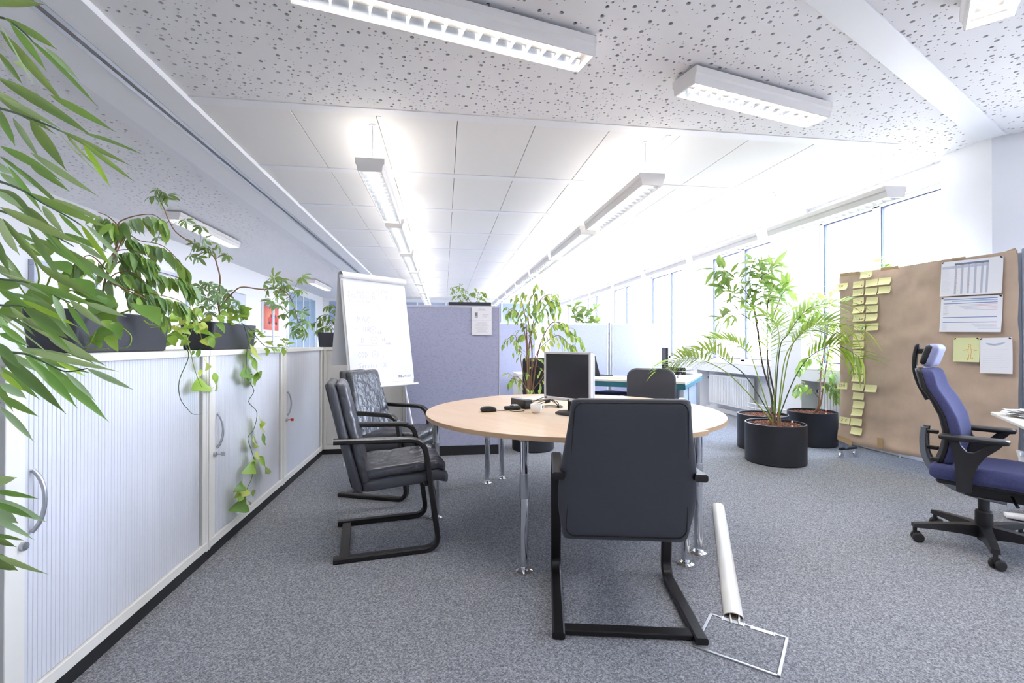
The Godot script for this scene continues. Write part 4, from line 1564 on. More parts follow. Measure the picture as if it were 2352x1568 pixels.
# black swivel chair behind the far desk
func side_chair_black() -> void:
	for c in [[Vector3(1.29, 0, -6.35), 2.9, "black swivel chair between the potted fig and the teal-edged desk", 0.98], [Vector3(2.42, 0, -6.75), 0.5, "dark blue swivel chair pushed under the teal-edged desk", 0.62]]:
		var o := thing("swivel_chair", c[2], "chair", c[0], c[1])
		part(o, "seat", pad(Vector3(0.48, 0.08, 0.46), 0.035, 6, Vector3(0, 0.47, 0)), "soft_black" if c[3] > 0.7 else "blue_fabric")
		if c[3] > 0.7:
			part(o, "backrest", pad(Vector3(0.44, 0.5, 0.06), 0.028, 6, Vector3(0, 0.78, -0.24)), "soft_black")
			part(o, "back_bar", bx(Vector3(-0.03, 0.42, -0.29), Vector3(0.03, 0.7, -0.27), 0.004), "black_plastic")
		part(o, "column", lathe([Vector2(0.03, 0.1), Vector2(0.03, 0.3), Vector2(0.022, 0.3), Vector2(0.022, 0.44)], 14), "black_plastic")
		for i in 5:
			var t := TAU * i / 5.0
			var e := Vector3(cos(t), 0, sin(t)) * 0.29
			part(o, "base_arm", tube([Vector3(0, 0.12, 0), e + Vector3(0, 0.085, 0)], [0.028, 0.018], 8), "black_plastic")
			part(o, "castor", lathe([Vector2(0.0, -0.02), Vector2(0.03, -0.02), Vector2(0.03, 0.02), Vector2(0.0, 0.02)], 14), "black_plastic", e + Vector3(0, 0.03, 0), Vector3(PI / 2, t, 0))

# ---------------------------------------------------------------- pin board, radiators, desk at the right
const BU := Vector3(0.1948, 0, 0.9808)     # along the pin board, away from its left end

func on_board(o: Node3D, u: float, y: float, out: float) -> void:
	var n := Vector3(-BU.z, 0, BU.x)
	o.basis = Basis(BU, Vector3.UP, n)
	o.position = Vector3(4.2, y, -4.55) + BU * u + n * out

class Crumple extends Shape:
	var noise := FastNoiseLite.new()
	func h(u: float, v: float) -> float:
		var a := noise.get_noise_2d(u * 26.0, v * 26.0)
		var b := 1.0 - absf(noise.get_noise_2d(u * 34.0 + 90.0, v * 22.0 + u * 14.0)) * 2.2
		return a * 0.018 + maxf(b, 0.0) * 0.006 + noise.get_noise_2d(u * 60.0, v * 60.0 + 40.0) * 0.0012

func build_right_side() -> void:
	radiators()
	var n := Vector3(-BU.z, 0, BU.x)
	var o := thing("pin_board", "tall mobile pin board covered in brown wrapping paper, before the windows", "pin board", Vector3(4.2, 0, -4.55))
	o.basis = Basis(BU, Vector3.UP, n)
	var w := 1.44
	part(o, "panel", bx(Vector3(0.0, 0.18, -0.035), Vector3(w, 1.93, -0.012), 0.004), mat("board_grey", rgb8(170, 176, 190), 0.7))
	for x in [0.02, w + 0.02]:
		part(o, "post", bx(Vector3(x - 0.02, 0.1, -0.05), Vector3(x + 0.024, 1.96, -0.004), 0.006), mat("post_grey", rgb8(150, 156, 172), 0.4, 0.5))
		part(o, "foot", bx(Vector3(x - 0.015, 0.085, -0.2), Vector3(x + 0.015, 0.11, 0.05), 0.005), "soft_black")
		for z in [-0.18, 0.03]:
			var c := part(o, "castor", lathe([Vector2(0.0, -0.011), Vector2(0.026, -0.011), Vector2(0.03, -0.007), Vector2(0.03, 0.007), Vector2(0.026, 0.011), Vector2(0.0, 0.011)], 16), "chrome", Vector3(x, 0.03, z), Vector3(0, 0, PI / 2))
			part(c, "fork", bx(Vector3(0.02, -0.014, -0.012), Vector3(0.06, 0.014, 0.012), 0.003), "chrome")
	# wrapping paper: three hung widths joined in one sheet with folds round the edges
	var cr := Crumple.new()
	cr.noise.seed = 4
	cr.noise.frequency = 0.1
	cr.noise.fractal_octaves = 2
	var st := mb()
	var g := []
	for i in 61:
		var row := []
		for j in 81:
			var u := -0.012 + (w + 0.004) * i / 60.0
			var v := 0.165 + 1.785 * j / 80.0
			var z := 0.014 + cr.h(u, v)
			z -= 0.018 * smoothstep(0.03, 0.0, u + 0.012)
			z += 0.02 * smoothstep(0.35, 0.17, v) * (0.6 + 0.4 * sin(u * 4.0))
			z -= 0.025 * smoothstep(0.2, 0.165, v)
			if absf(u - 0.43) < 0.012:
				z += 0.004 * (0.43 - u) / 0.012
			row.append(Vector3(u - 0.02 * smoothstep(0.5, 0.2, v) * smoothstep(0.3, 0.0, u), v + 0.004 * sin(u * 9.0), z))
		g.append(row)
	add_grid(st, g)
	part(o, "wrapping_paper", fin(st), "kraft")
	for t in [[0.42, 0.24, 0.05, 0.1, 0.1], [0.07, 0.2, 0.16, 0.05, -0.25], [0.11, 1.945, 0.2, 0.03, 0.0], [0.5, 1.945, 0.16, 0.03, 0.0], [1.05, 1.945, 0.1, 0.02, 0.0], [1.38, 1.93, 0.1, 0.05, 0.3]]:
		part(o, "tape", box(Vector3(t[2], t[3], 0.0012)), "masking_tape", Vector3(t[0], t[1], 0.046 if t[1] < 1.0 else 0.025), Vector3(-0.1 if t[1] < 1.0 else 0.0, 0, t[4]))
	sticky_notes()
	pinned_papers()
	window_desk()

func sticky_notes() -> void:
	var pos := [[0.288, 1.913], [0.045, 1.819], [0.212, 1.821], [0.342, 1.822], [0.464, 1.824], [0.208, 1.739], [0.336, 1.737], [0.463, 1.739], [0.21, 1.652], [0.344, 1.645], [0.213, 1.563], [0.344, 1.561], [0.215, 1.478], [0.34, 1.477], [0.22, 1.386], [0.346, 1.382], [0.03, 1.286], [0.211, 1.286], [0.208, 1.199], [0.209, 1.112], [0.2, 1.026], [0.205, 0.946], [0.204, 0.861], [0.038, 0.769], [0.204, 0.769], [0.332, 0.767], [0.206, 0.679], [0.209, 0.59], [0.194, 0.51], [0.061, 0.408], [0.184, 0.409], [0.186, 0.317]]
	var dots := {0: "b", 2: "r", 5: "r", 8: "r", 10: "r", 12: "br", 14: "b", 17: "r", 18: "r", 19: "r", 20: "r", 21: "br", 22: "b"}
	var words := {1: "PM", 16: "VA", 23: "CRM", 29: "2 E"}
	var base := rgb8(242, 238, 180)
	var prints := {}
	for key in ["", "r", "b", "br", "PM", "VA", "CRM", "2 E"]:
		var im := Image.create(192, 116, false, Image.FORMAT_RGB8)
		im.fill(base)
		if key in ["PM", "VA", "CRM", "2 E"]:
			write(im, key, Vector2(34, 34), 44, rgb8(86, 84, 60), 4, 0.7)
		else:
			if key != "":
				text_lines(im, Rect2(24, 26, 110, 34), 2, base.darkened(0.14), 8)
			for ch in key:
				var cx := 152 if ch == "r" else (112 if key == "br" else 150 if key == "b" else 112)
				var c := rgb8(238, 130, 96) if ch == "r" else rgb8(60, 150, 170)
				for y in range(64, 96):
					for x in range(cx - 16, cx + 16):
						if Vector2(x - cx, y - 80).length() < 13:
							im.set_pixel(x, y, c)
		prints[key] = print_mat("note_" + key, im, 0.8)
	var meshes := [sheet(0.114, 0.07, 0.0, 0.016, 2, 5), sheet(0.112, 0.07, 0.002, 0.024, 2, 5), sheet(0.11, 0.068, 0.0, 0.01, 2, 5)]
	var labels := {"": "blank yellow sticky note on the brown-papered pin board", "r": "yellow sticky note with one orange dot on brown paper", "b": "yellow sticky note with one blue dot on brown paper", "br": "yellow sticky note with a blue and an orange dot"}
	var ranks := ["top", "second", "third", "fourth", "fifth", "sixth", "seventh", "eighth", "ninth", "tenth", "eleventh", "twelfth", "thirteenth", "fourteenth", "fifteenth", "sixteenth", "seventeenth", "eighteenth", "lowest"]
	var count := {}
	for i in pos.size():
		var key: String = words.get(i, dots.get(i, ""))
		var label: String = labels.get(key, "yellow sticky note lettered %s on the pin board's brown paper" % key)
		if labels.has(key):
			var col := "long column" if pos[i][0] < 0.3 else "second column" if pos[i][0] < 0.4 else "short third column"
			count[col] = count.get(col, -1) + 1
			label = "%s, %s of the %s" % [{"": "blank yellow sticky note", "r": "yellow sticky note with one orange dot", "b": "yellow sticky note with one blue dot", "br": "yellow sticky note with blue and orange dots"}[key], ranks[count[col]], col]
		var o := solo("sticky_note", meshes[i % 3], prints[key], label, "sticky note", Vector3.ZERO, Vector3.ZERO, "sticky notes on the pin board")
		on_board(o, pos[i][0], pos[i][1], 0.034)
		o.rotate_object_local(Vector3.BACK, [0.03, -0.02, 0.0, 0.05, -0.04][i % 5])

func pinned_papers() -> void:
	# time chart with grey columns
	var im := Image.create(560, 400, false, Image.FORMAT_RGB8)
	im.fill(rgb8(240, 241, 248))
	text_lines(im, Rect2(10, 60, 100, 320), 34, rgb8(206, 206, 216), 1)
	im.fill_rect(Rect2i(130, 30, 310, 22), rgb8(120, 126, 150))
	im.fill_rect(Rect2i(10, 56, 430, 30), rgb8(196, 200, 216))
	for x in [136, 196, 256, 316, 376, 420]:
		im.fill_rect(Rect2i(x, 52, 20, 330), rgb8(186, 190, 208))
	for k in 30:
		im.fill_rect(Rect2i(10, 86 + k * 10, 430, 1), rgb8(214, 216, 228))
	for p in [[142, 110], [150, 130], [146, 150], [140, 180], [156, 200], [148, 250], [160, 262], [142, 290], [152, 310], [164, 336], [146, 352], [200, 120], [206, 150], [200, 200], [262, 240], [268, 280]]:
		im.fill_rect(Rect2i(p[0], p[1], 10, 5), rgb8(240, 140, 70))
	board_sheet("printed_schedule", "white schedule print with grey columns and orange marks, top of pin board", im, 1.14, 1.773, 0.42, 0.3, -0.03)
	im = Image.create(560, 400, false, Image.FORMAT_RGB8)
	im.fill(rgb8(241, 242, 250))
	for y in [24, 70, 230, 286]:
		im.fill_rect(Rect2i(28, y, 490, 7), rgb8(88, 112, 180))
	im.fill_rect(Rect2i(110, 40, 408, 14), rgb8(170, 196, 226))
	text_lines(im, Rect2(28, 90, 60, 130), 9, rgb8(190, 192, 206), 2)
	text_lines(im, Rect2(28, 300, 60, 80), 7, rgb8(190, 192, 206), 3)
	for k in 9:
		var x := 150 + k * 26
		var y := 92 + k * 15 if k < 5 else 180 + k * 22
		im.fill_rect(Rect2i(x, y, 190, 2), rgb8(120, 130, 170))
		im.fill_rect(Rect2i(x + 160, y, 518 - x - 160, 3), rgb8(214, 150, 170))
	board_sheet("printed_gantt_chart", "white bar-chart print with blue lines, below the grey-column schedule", im, 1.135, 1.462, 0.42, 0.3, -0.03)
	im = Image.create(300, 340, false, Image.FORMAT_RGB8)
	im.fill(rgb8(226, 230, 176))
	var oc := rgb8(226, 138, 62)
	var head := []
	for i in 17:
		head.append(Vector2(190 + cos(TAU * i / 16) * 14, 110 + sin(TAU * i / 16) * 15))
	stroke(im, head, 5, oc)
	stroke(im, [Vector2(182, 125), Vector2(172, 190), Vector2(180, 250), Vector2(205, 250), Vector2(212, 190), Vector2(198, 125)], 4, oc)
	stroke(im, [Vector2(178, 170), Vector2(118, 180), Vector2(150, 168), Vector2(176, 164)], 4, oc)
	stroke(im, [Vector2(208, 168), Vector2(270, 176), Vector2(236, 184)], 4, oc)
	stroke(im, [Vector2(184, 250), Vector2(180, 300), Vector2(160, 280), Vector2(168, 314), Vector2(182, 296)], 5, oc)
	stroke(im, [Vector2(202, 250), Vector2(206, 290), Vector2(226, 280), Vector2(230, 300)], 5, oc)
	board_sheet("figure_drawing", "pale yellow sheet with an orange crayon figure, pinned on brown paper", im, 1.11, 1.162, 0.18, 0.205, 0.0)
	im = Image.create(300, 400, false, Image.FORMAT_RGB8)
	im.fill(rgb8(240, 240, 246))
	for k in 5:
		stroke(im, [Vector2(60 + k * 6, 60 + k * 5), Vector2(140, 72 + k * 4), Vector2(240 - k * 10, 54 + k * 6)], 5, [rgb8(150, 206, 216), rgb8(170, 190, 222), rgb8(196, 170, 206), rgb8(216, 170, 190), rgb8(160, 206, 210)][k])
	text_lines(im, Rect2(30, 120, 240, 220), 9, rgb8(228, 229, 238), 6)
	board_sheet("crayon_drawing", "white sheet with a few blue crayon strokes, overlapping the yellow sheet", im, 1.307, 1.118, 0.205, 0.288, 0.02)

func board_sheet(called: String, label: String, im: Image, u: float, y: float, w: float, h: float, tilt: float) -> void:
	var o := thing(called, label, "paper sheet")
	on_board(o, u, y, 0.038 if called != "crayon_drawing" else 0.044)
	o.rotate_object_local(Vector3.BACK, tilt)
	part(o, "sheet", sheet(w, h, 0.004, 0.012, 6, 6), print_mat(called + "_print", im))
	for s in [-1.0, 1.0]:
		part(o, "pin", box(Vector3(0.016, 0.009, 0.006), 0.002), "black_plastic", Vector3(s * (w * 0.5 - 0.012), h * 0.5 - 0.008, 0.004), Vector3(0, 0, -0.5 * s))

func radiators() -> void:
	for r in [[-7.5, 1.15, "white panel radiator under the window behind the tall rubber plant"], [-4.95, 1.1, "white panel radiator under the window beside the pin board"], [-10.1, 1.15, "white panel radiator under the far window beyond the desk"]]:
		var o := thing("radiator", r[2], "radiator", Vector3(4.74, 0, r[0]), 0.0, "white radiators under the windows")
		part(o, "panel", bx(Vector3(0.03, 0.16, -r[1] * 0.5), Vector3(0.12, 0.67, r[1] * 0.5), 0.006), "radiator")
		var rib := bx(Vector3(0.022, 0.19, -0.012), Vector3(0.03, 0.64, 0.012), 0.003)
		var n := int(r[1] / 0.045)
		for i in n:
			part(o, "rib", rib, "radiator", Vector3(0, 0, -r[1] * 0.5 + (i + 0.5) * r[1] / n))
		var gr := mb()
		for i in int(r[1] / 0.03):
			add_box(gr, Vector3(0.075, 0.673, -r[1] * 0.5 + 0.02 + i * 0.03), Vector3(0.08, 0.008, 0.014))
		part(o, "grille", fin(gr), "radiator")
		var v := part(o, "valve", lathe([Vector2(0.0, 0.0), Vector2(0.014, 0.0), Vector2(0.014, 0.03), Vector2(0.022, 0.034), Vector2(0.024, 0.085), Vector2(0.019, 0.092), Vector2(0.0, 0.092)], 16), "rail_white", Vector3(0.07, 0.6, -r[1] * 0.5), Vector3(-PI / 2, 0, 0))
		part(v, "cap", lathe([Vector2(0.0247, 0.05), Vector2(0.0247, 0.08)], 16), "black_plastic")
		part(o, "pipe", tube([Vector3(0.07, 0.16, r[1] * 0.5 - 0.05), Vector3(0.07, 0.0, r[1] * 0.5 - 0.05)], 0.009, 8), "rail_white")

	var o2 := thing("heating_pipes", "two pale heating pipes running low along the window wall", "pipes", Vector3(4.66, 0, -6.2))
	for y in [0.24, 0.3]:
		part(o2, "pipe", tube([Vector3(0, y, -0.6), Vector3(0, y, 0.6)], 0.011, 8), "rail_white")
	for z in [-0.4, 0.4]:
		part(o2, "bracket", bx(Vector3(-0.012, 0.0, z - 0.01), Vector3(0.012, 0.31, z + 0.01)), "rail_white")
	# things standing on the sill
	var g := RandomNumberGenerator.new()
	g.seed = 12
	for i in 4:
		solo("sill_papers", bx(Vector3(-0.1, 0, -0.14), Vector3(0.1, 0.012 + 0.008 * i, 0.14), 0.002), "paper", "flat pile of white papers on the window sill", "paper", Vector3(4.83, 0.9, -6.9 - i * 0.36), Vector3(0, g.randf_range(-0.3, 0.3), 0), "papers on the window sill")

func window_desk() -> void:
	var p0 := Vector2(3.93, -2.94)
	var e := Vector2(-0.672, 0.74)
	var d := Vector2(0.74, 0.672)
	var o := thing("white_desk", "white desk corner beside the blue swivel chair, papers on top", "desk")
	part(o, "desk_top", plan_slab([p0, p0 + e * 1.25, p0 + e * 1.25 + d * 0.8, p0 + d * 0.8], 0.695, 0.72, 0.006), "desk_white")
	for t in [0.14, 1.1]:
		var c: Vector2 = p0 + e * t + d * 0.4
		part(o, "column", bx(Vector3(c.x - 0.035, 0.04, c.y - 0.035), Vector3(c.x + 0.035, 0.695, c.y + 0.035), 0.006), "brushed_alu")
		var st := mb()
		add_pad(st, Vector3(0, 0.022, 0), Vector3(0.72, 0.036, 0.085), 0.017, 5, null, Transform3D(Basis(Vector3(d.x, 0, d.y), Vector3.UP, Vector3(-d.y, 0, d.x)), Vector3(c.x, 0, c.y)))
		part(o, "foot", fin(st), "rail_white")
		st = mb()
		add_box(st, Vector3(-0.3, 0.006, 0), Vector3(0.06, 0.012, 0.07), 0.002, Transform3D(Basis(Vector3(d.x, 0, d.y), Vector3.UP, Vector3(-d.y, 0, d.x)), Vector3(c.x, 0, c.y)))
		part(o, "glide", fin(st), "black_plastic")
	var g := RandomNumberGenerator.new()
	g.seed = 6
	for i in 9:
		var q := p0 + e * (0.22 + g.randf_range(-0.03, 0.03)) + d * (0.2 + g.randf_range(-0.03, 0.05))
		solo("loose_sheet", sheet(0.21, 0.297, g.randf_range(0.0, 0.012), g.randf_range(-0.004, 0.012), 4, 4), "paper", "white sheet in the untidy paper pile on the white desk", "paper", Vector3(q.x, 0.723 + i * 0.0055, q.y), Vector3(-PI / 2, 0, g.randf_range(0.3, 1.3)), "paper pile on the white desk")
	# bin with its liner
	var b := thing("waste_bin", "round black waste bin with a white plastic liner, under the white desk", "bin", Vector3(4.26, 0, -2.72))
	part(b, "bucket", lathe([Vector2(0.0, 0.0), Vector2(0.2, 0.0), Vector2(0.24, 0.36), Vector2(0.232, 0.36), Vector2(0.195, 0.02), Vector2(0.0, 0.02)], 32), "pot_black")
	var st2 := mb()
	var gr := []
	for i in 41:
		var row := []
		var t := -TAU * i / 40.0
		for j in 6:
			var v := j / 5.0
			var r := 0.234 + 0.014 * sin(t * 9.0) * v + 0.012 * sin(t * 17.0 + 2.0) * v
			row.append(Vector3(cos(t) * r, 0.33 + 0.1 * v + 0.014 * sin(t * 5.0) * v, sin(t) * r))
		gr.append(row)
	add_grid(st2, gr, false)
	part(b, "liner", fin(st2), "paper")

# ---------------------------------------------------------------- meeting table and what lies on it
const TC := Vector2(0.925, -3.36)
const TD := Vector2(0.49, 0.8717)       # along the joint between the halves
const TN := Vector2(-0.8717, 0.49)      # towards the half by the chairs

func build_table_group() -> void:
	var half := mesh_half_top(1.05)
	var names := ["half-round beech table on chrome legs, the half by the two side chairs", "half-round beech table on chrome legs, the half towards the windows"]
	for i in 2:
		var s := 1.0 if i == 0 else -1.0
		var c := TC + (Vector2.ZERO if i == 0 else TN * -0.004 - TD * 0.035)
		var o := thing("half_round_table", names[i], "table", Vector3(c.x, 0, c.y), 0.0, "two halves of the round meeting table")
		var bx_ := Vector3(TD.x * s, 0, TD.y * s)
		var bz := Vector3(-TN.x * s, 0, -TN.y * s)
		o.basis = Basis(bx_, Vector3.UP, bz)
		# local: x along the joint, -z into the half
		part(o, "table_top", half[0], "beech")
		part(o, "edge_band", half[1], "beech_edge")
		for p in [[-0.965, 0.09], [0.965, 0.09], [-0.49, 0.85], [0.49, 0.85]]:
			var leg := part(o, "leg", table_leg(), "chrome", Vector3(p[0], 0, -p[1]))
			part(leg, "sleeve", lathe([Vector2(0.0232, 0.39), Vector2(0.0245, 0.392), Vector2(0.0245, 0.52), Vector2(0.0232, 0.522)], 20), "brushed_alu")
			part(leg, "foot_disc", lathe([Vector2(0.0, 0.0), Vector2(0.044, 0.0), Vector2(0.045, 0.004), Vector2(0.03, 0.011), Vector2(0.0, 0.012)], 24), "chrome")
	table_things()
	for c in [[Vector2(0.745, -1.85), Vector2(0.21, -0.978), "black leather cantilever chair with its smooth back turned to the room", true], [Vector2(-0.652, -3.03), Vector2(0.986, -0.165), "black leather cantilever chair side-on to the table, nearer the cabinet with the silver key", false], [Vector2(-0.72, -4.22), Vector2(0.93, 0.36), "creased black leather cantilever chair before the flip chart", false]]:
		if first_chair == null:
			first_chair = conference_chair(c[2])
			place_chair(first_chair, c[0], c[1])
		else:
			place_chair(copy_of(first_chair, c[2], Vector3.ZERO, 0.0), c[0], c[1])
	far_chair()
	floor_things()

var first_chair: Node3D = null

func place_chair(o: Node3D, rear: Vector2, fwd: Vector2) -> void:
	var f := Vector3(fwd.x, 0, fwd.y).normalized()
	o.basis = Basis(f, Vector3.UP, f.cross(Vector3.UP))
	o.position = Vector3(rear.x, 0, rear.y)

func mesh_half_top(r: float) -> Array:
	var poly := [Vector2(-r, 0.0), Vector2(r, 0.0)]
	for k in range(1, 48):
		poly.append(Vector2(cos(PI * k / 48.0), sin(PI * k / 48.0)) * r)
	var st := mb()
	add_extrude(st, poly, 0.709, 0.737, 0.002, Transform3D(Basis(Vector3.RIGHT, -PI / 2), Vector3.ZERO), true)
	# thin band glued round the rim
	var sb := mb()
	next_smooth(sb)
	for k in 48:
		var a := Vector2(cos(PI * k / 48.0), sin(PI * k / 48.0)) * (r + 0.0015)
		var b := Vector2(cos(PI * (k + 1) / 48.0), sin(PI * (k + 1) / 48.0)) * (r + 0.0015)
		quad(sb, Vector3(a.x, 0.711, -a.y), Vector3(b.x, 0.711, -b.y), Vector3(b.x, 0.735, -b.y), Vector3(a.x, 0.735, -a.y))
	return [fin(st), fin(sb)]

var leg_mesh: ArrayMesh = null
func table_leg() -> ArrayMesh:
	if leg_mesh == null:
		leg_mesh = lathe([Vector2(0.012, 0.01), Vector2(0.02, 0.022), Vector2(0.023, 0.03), Vector2(0.023, 0.69), Vector2(0.034, 0.7), Vector2(0.034, 0.709)], 24)
	return leg_mesh

func table_things() -> void:
	var ty := 0.737
	# monitor
	var mo := thing("flat_monitor", "silver-framed flat monitor with a dark screen on the beech table", "monitor", Vector3(0.857, ty, -3.145))
	mo.basis = Basis(Vector3(0.58, 0, 0.8146), Vector3.UP, Vector3(-0.8146, 0, 0.58))
	part(mo, "base", lathe([Vector2(0.0, 0.0), Vector2(0.118, 0.0), Vector2(0.12, 0.006), Vector2(0.1, 0.016), Vector2(0.04, 0.022), Vector2(0.0, 0.022)], 36, false, 0.85), "soft_black")
	part(mo, "neck", bx(Vector3(-0.032, 0.015, -0.025), Vector3(0.032, 0.24, 0.012), 0.008), "soft_black")
	var w := 0.405
	var y0 := 0.092
	var y1 := 0.422
	var st := mb()
	var f := 0.017
	add_box(st, Vector3(0, y0 + f * 0.5 + 0.002, 0.045), Vector3(w, f + 0.004, 0.03), 0.004)
	add_box(st, Vector3(0, y1 - f * 0.5, 0.045), Vector3(w, f, 0.03), 0.004)
	add_box(st, Vector3(-w * 0.5 + f * 0.5, (y0 + y1) * 0.5, 0.045), Vector3(f, y1 - y0, 0.03), 0.004)
	add_box(st, Vector3(w * 0.5 - f * 0.5, (y0 + y1) * 0.5, 0.045), Vector3(f, y1 - y0, 0.03), 0.004)
	part(mo, "bezel", fin(st), mat("silver_plastic", rgb8(206, 208, 214), 0.4, 0.2))
	part(mo, "screen", bx(Vector3(-w * 0.5 + f, y0 + f, 0.04), Vector3(w * 0.5 - f, y1 - f, 0.052)), mat("screen_dark", rgb8(38, 38, 46), 0.22))
	part(mo, "back_shell", pad(Vector3(w - 0.01, y1 - y0 - 0.01, 0.05), 0.02, 6, Vector3(0, (y0 + y1) * 0.5, 0.018)), mat("silver_back", rgb8(190, 194, 206), 0.45, 0.1))
	part(mo, "power_button", box(Vector3(0.016, 0.007, 0.003), 0.001), "soft_black", Vector3(0.02, y0 + 0.009, 0.061))
	part(mo, "maker_badge", box(Vector3(0.01, 0.012, 0.002)), "soft_black", Vector3(-w * 0.5 + 0.022, y0 + 0.012, 0.061))
	# cup
	var cup := thing("coffee_cup", "small white porcelain cup on the beech table", "cup", Vector3(0.63, ty, -3.235), 0.3)
	part(cup, "bowl", lathe([Vector2(0.0, 0.0), Vector2(0.027, 0.0), Vector2(0.03, 0.006), Vector2(0.038, 0.018), Vector2(0.0405, 0.03), Vector2(0.041, 0.058), Vector2(0.039, 0.0595), Vector2(0.0375, 0.057), Vector2(0.036, 0.025), Vector2(0.025, 0.01), Vector2(0.0, 0.008)], 36, true), "porcelain")
	part(cup, "handle", tube(bez(Vector3(0.039, 0.048, 0), Vector3(0.07, 0.056, 0), Vector3(0.066, 0.018, 0), Vector3(0.037, 0.02, 0), 12), 0.0042, 8), "porcelain")
	# mouse
	var ms := thing("computer_mouse", "black and silver computer mouse with a curled lead on the table", "mouse", Vector3(0.31, ty, -3.335), 0.1)
	var shp := MouseShape.new()
	part(ms, "body", pad(Vector3(0.118, 0.036, 0.064), 0.017, 10, Vector3(0, 0.018, 0), shp), "black_lacquer")
	part(ms, "buttons", pad(Vector3(0.05, 0.033, 0.061), 0.014, 8, Vector3(0.035, 0.0185, 0), shp), mat("mouse_silver", rgb8(188, 190, 196), 0.35, 0.3))
	part(ms, "lead", tube(spline([Vector3(0.06, 0.006, 0), Vector3(0.12, 0.003, -0.01), Vector3(0.2, 0.003, -0.03), Vector3(0.25, 0.003, 0.02), Vector3(0.23, 0.003, 0.055), Vector3(0.17, 0.003, 0.05), Vector3(0.15, 0.006, 0.01), Vector3(0.2, 0.004, -0.06), Vector3(0.3, 0.003, -0.1)], 6), 0.0022, 6), "soft_black")
	# power brick and smaller adapter
	var pb := thing("power_brick", "black power brick with a pale label on the beech table", "power adapter", Vector3(0.575, ty, -3.5), 0.42)
	part(pb, "case", bx(Vector3(-0.034, 0.0, -0.11), Vector3(0.034, 0.066, 0.09), 0.005), "black_plastic")
	part(pb, "label_plate", bx(Vector3(-0.026, 0.066, -0.09), Vector3(0.026, 0.0668, 0.04)), mat("label_grey", rgb8(168, 172, 190), 0.5))
	part(pb, "end_ring", lathe([Vector2(0.014, 0.0), Vector2(0.016, 0.001), Vector2(0.018, 0.0)], 18), "soft_black", Vector3(0, 0.03, 0.0905), Vector3(PI / 2, 0, 0))
	part(pb, "side_print", bx(Vector3(0.034, 0.01, -0.1), Vector3(0.0346, 0.056, 0.06)), mat("label_blue", rgb8(120, 126, 160), 0.5))
	var ad := thing("plug_adapter", "flat black plug adapter with silver pins, beside the power brick", "power adapter", Vector3(0.49, ty, -3.42), 0.2)
	part(ad, "case", pad(Vector3(0.12, 0.026, 0.05), 0.01, 6, Vector3(0, 0.013, 0)), "black_plastic")
	for z in [-0.01, 0.01]:
		part(ad, "pin", tube([Vector3(-0.015, 0.03, z), Vector3(0.02, 0.034, z)], 0.004, 8), "chrome")
	part(ad, "socket", bx(Vector3(0.0, 0.025, -0.02), Vector3(0.04, 0.036, 0.02), 0.003), "brushed_alu")
	solo("cable_tangle", cable_mesh(), "black_plastic", "tangle of thin black cables with plugs between brick and monitor", "cable", Vector3(0.66, ty, -3.5))
	var wp := thing("white_plug", "white cable plug lying behind the porcelain cup", "plug", Vector3(0.65, ty, -3.4), 0.5)
	part(wp, "body", pad(Vector3(0.06, 0.022, 0.03), 0.008, 5, Vector3(0, 0.012, 0)), "porcelain")
	part(wp, "tip", box(Vector3(0.02, 0.008, 0.018), 0.001), "brushed_alu", Vector3(0.04, 0.012, 0))
	for k in 2:
		solo("table_paper", sheet(0.297, 0.21, 0.006, 0.004, 6, 6), "paper", "loose white papers on the far side of the beech table", "paper", Vector3(0.84 + 0.05 * k, ty + 0.003 + 0.003 * k, -4.05 - 0.03 * k), Vector3(-PI / 2, 0, 0.25 - 0.3 * k), "papers on the table")

func cable_mesh() -> ArrayMesh:
	var st := mb()
	var y := 0.004
	for c in [
		[Vector3(-0.02, 0.02, -0.06), Vector3(0.06, 0.05, -0.1), Vector3(0.12, 0.06, -0.12), Vector3(0.17, 0.03, -0.05), Vector3(0.2, 0.004, 0.03), Vector3(0.17, 0.004, 0.06)],
		[Vector3(0.0, 0.02, 0.0), Vector3(0.07, 0.04, -0.04), Vector3(0.13, 0.05, -0.03), Vector3(0.18, 0.04, 0.0), Vector3(0.19, 0.004, 0.05)],
		[Vector3(-0.03, 0.004, 0.03), Vector3(0.05, 0.004, 0.03), Vector3(0.12, 0.004, 0.01), Vector3(0.19, 0.004, 0.04), Vector3(0.22, 0.004, 0.0), Vector3(0.14, 0.004, -0.06), Vector3(0.05, 0.004, -0.03)],
		[Vector3(0.04, 0.004, -0.1), Vector3(0.1, 0.03, -0.06), Vector3(0.16, 0.05, -0.08), Vector3(0.2, 0.004, -0.06)]]:
		add_tube(st, spline(c, 6), 0.003, 6)
	add_tube(st, [Vector3(0.1, 0.03, -0.05), Vector3(0.135, 0.042, -0.035)], 0.009, 8)
	add_tube(st, [Vector3(0.2, 0.012, 0.02), Vector3(0.175, 0.012, 0.06)], 0.01, 8)
	return fin(st)

class MouseShape extends Shape:
	func f(p: Vector3) -> Vector3:
		var t := clampf((p.x + 0.059) / 0.118, 0.0, 1.0)
		p.y *= 0.55 + 0.5 * sin(PI * (0.18 + 0.72 * t))
		p.z *= 1.0 - 0.12 * t
		return p

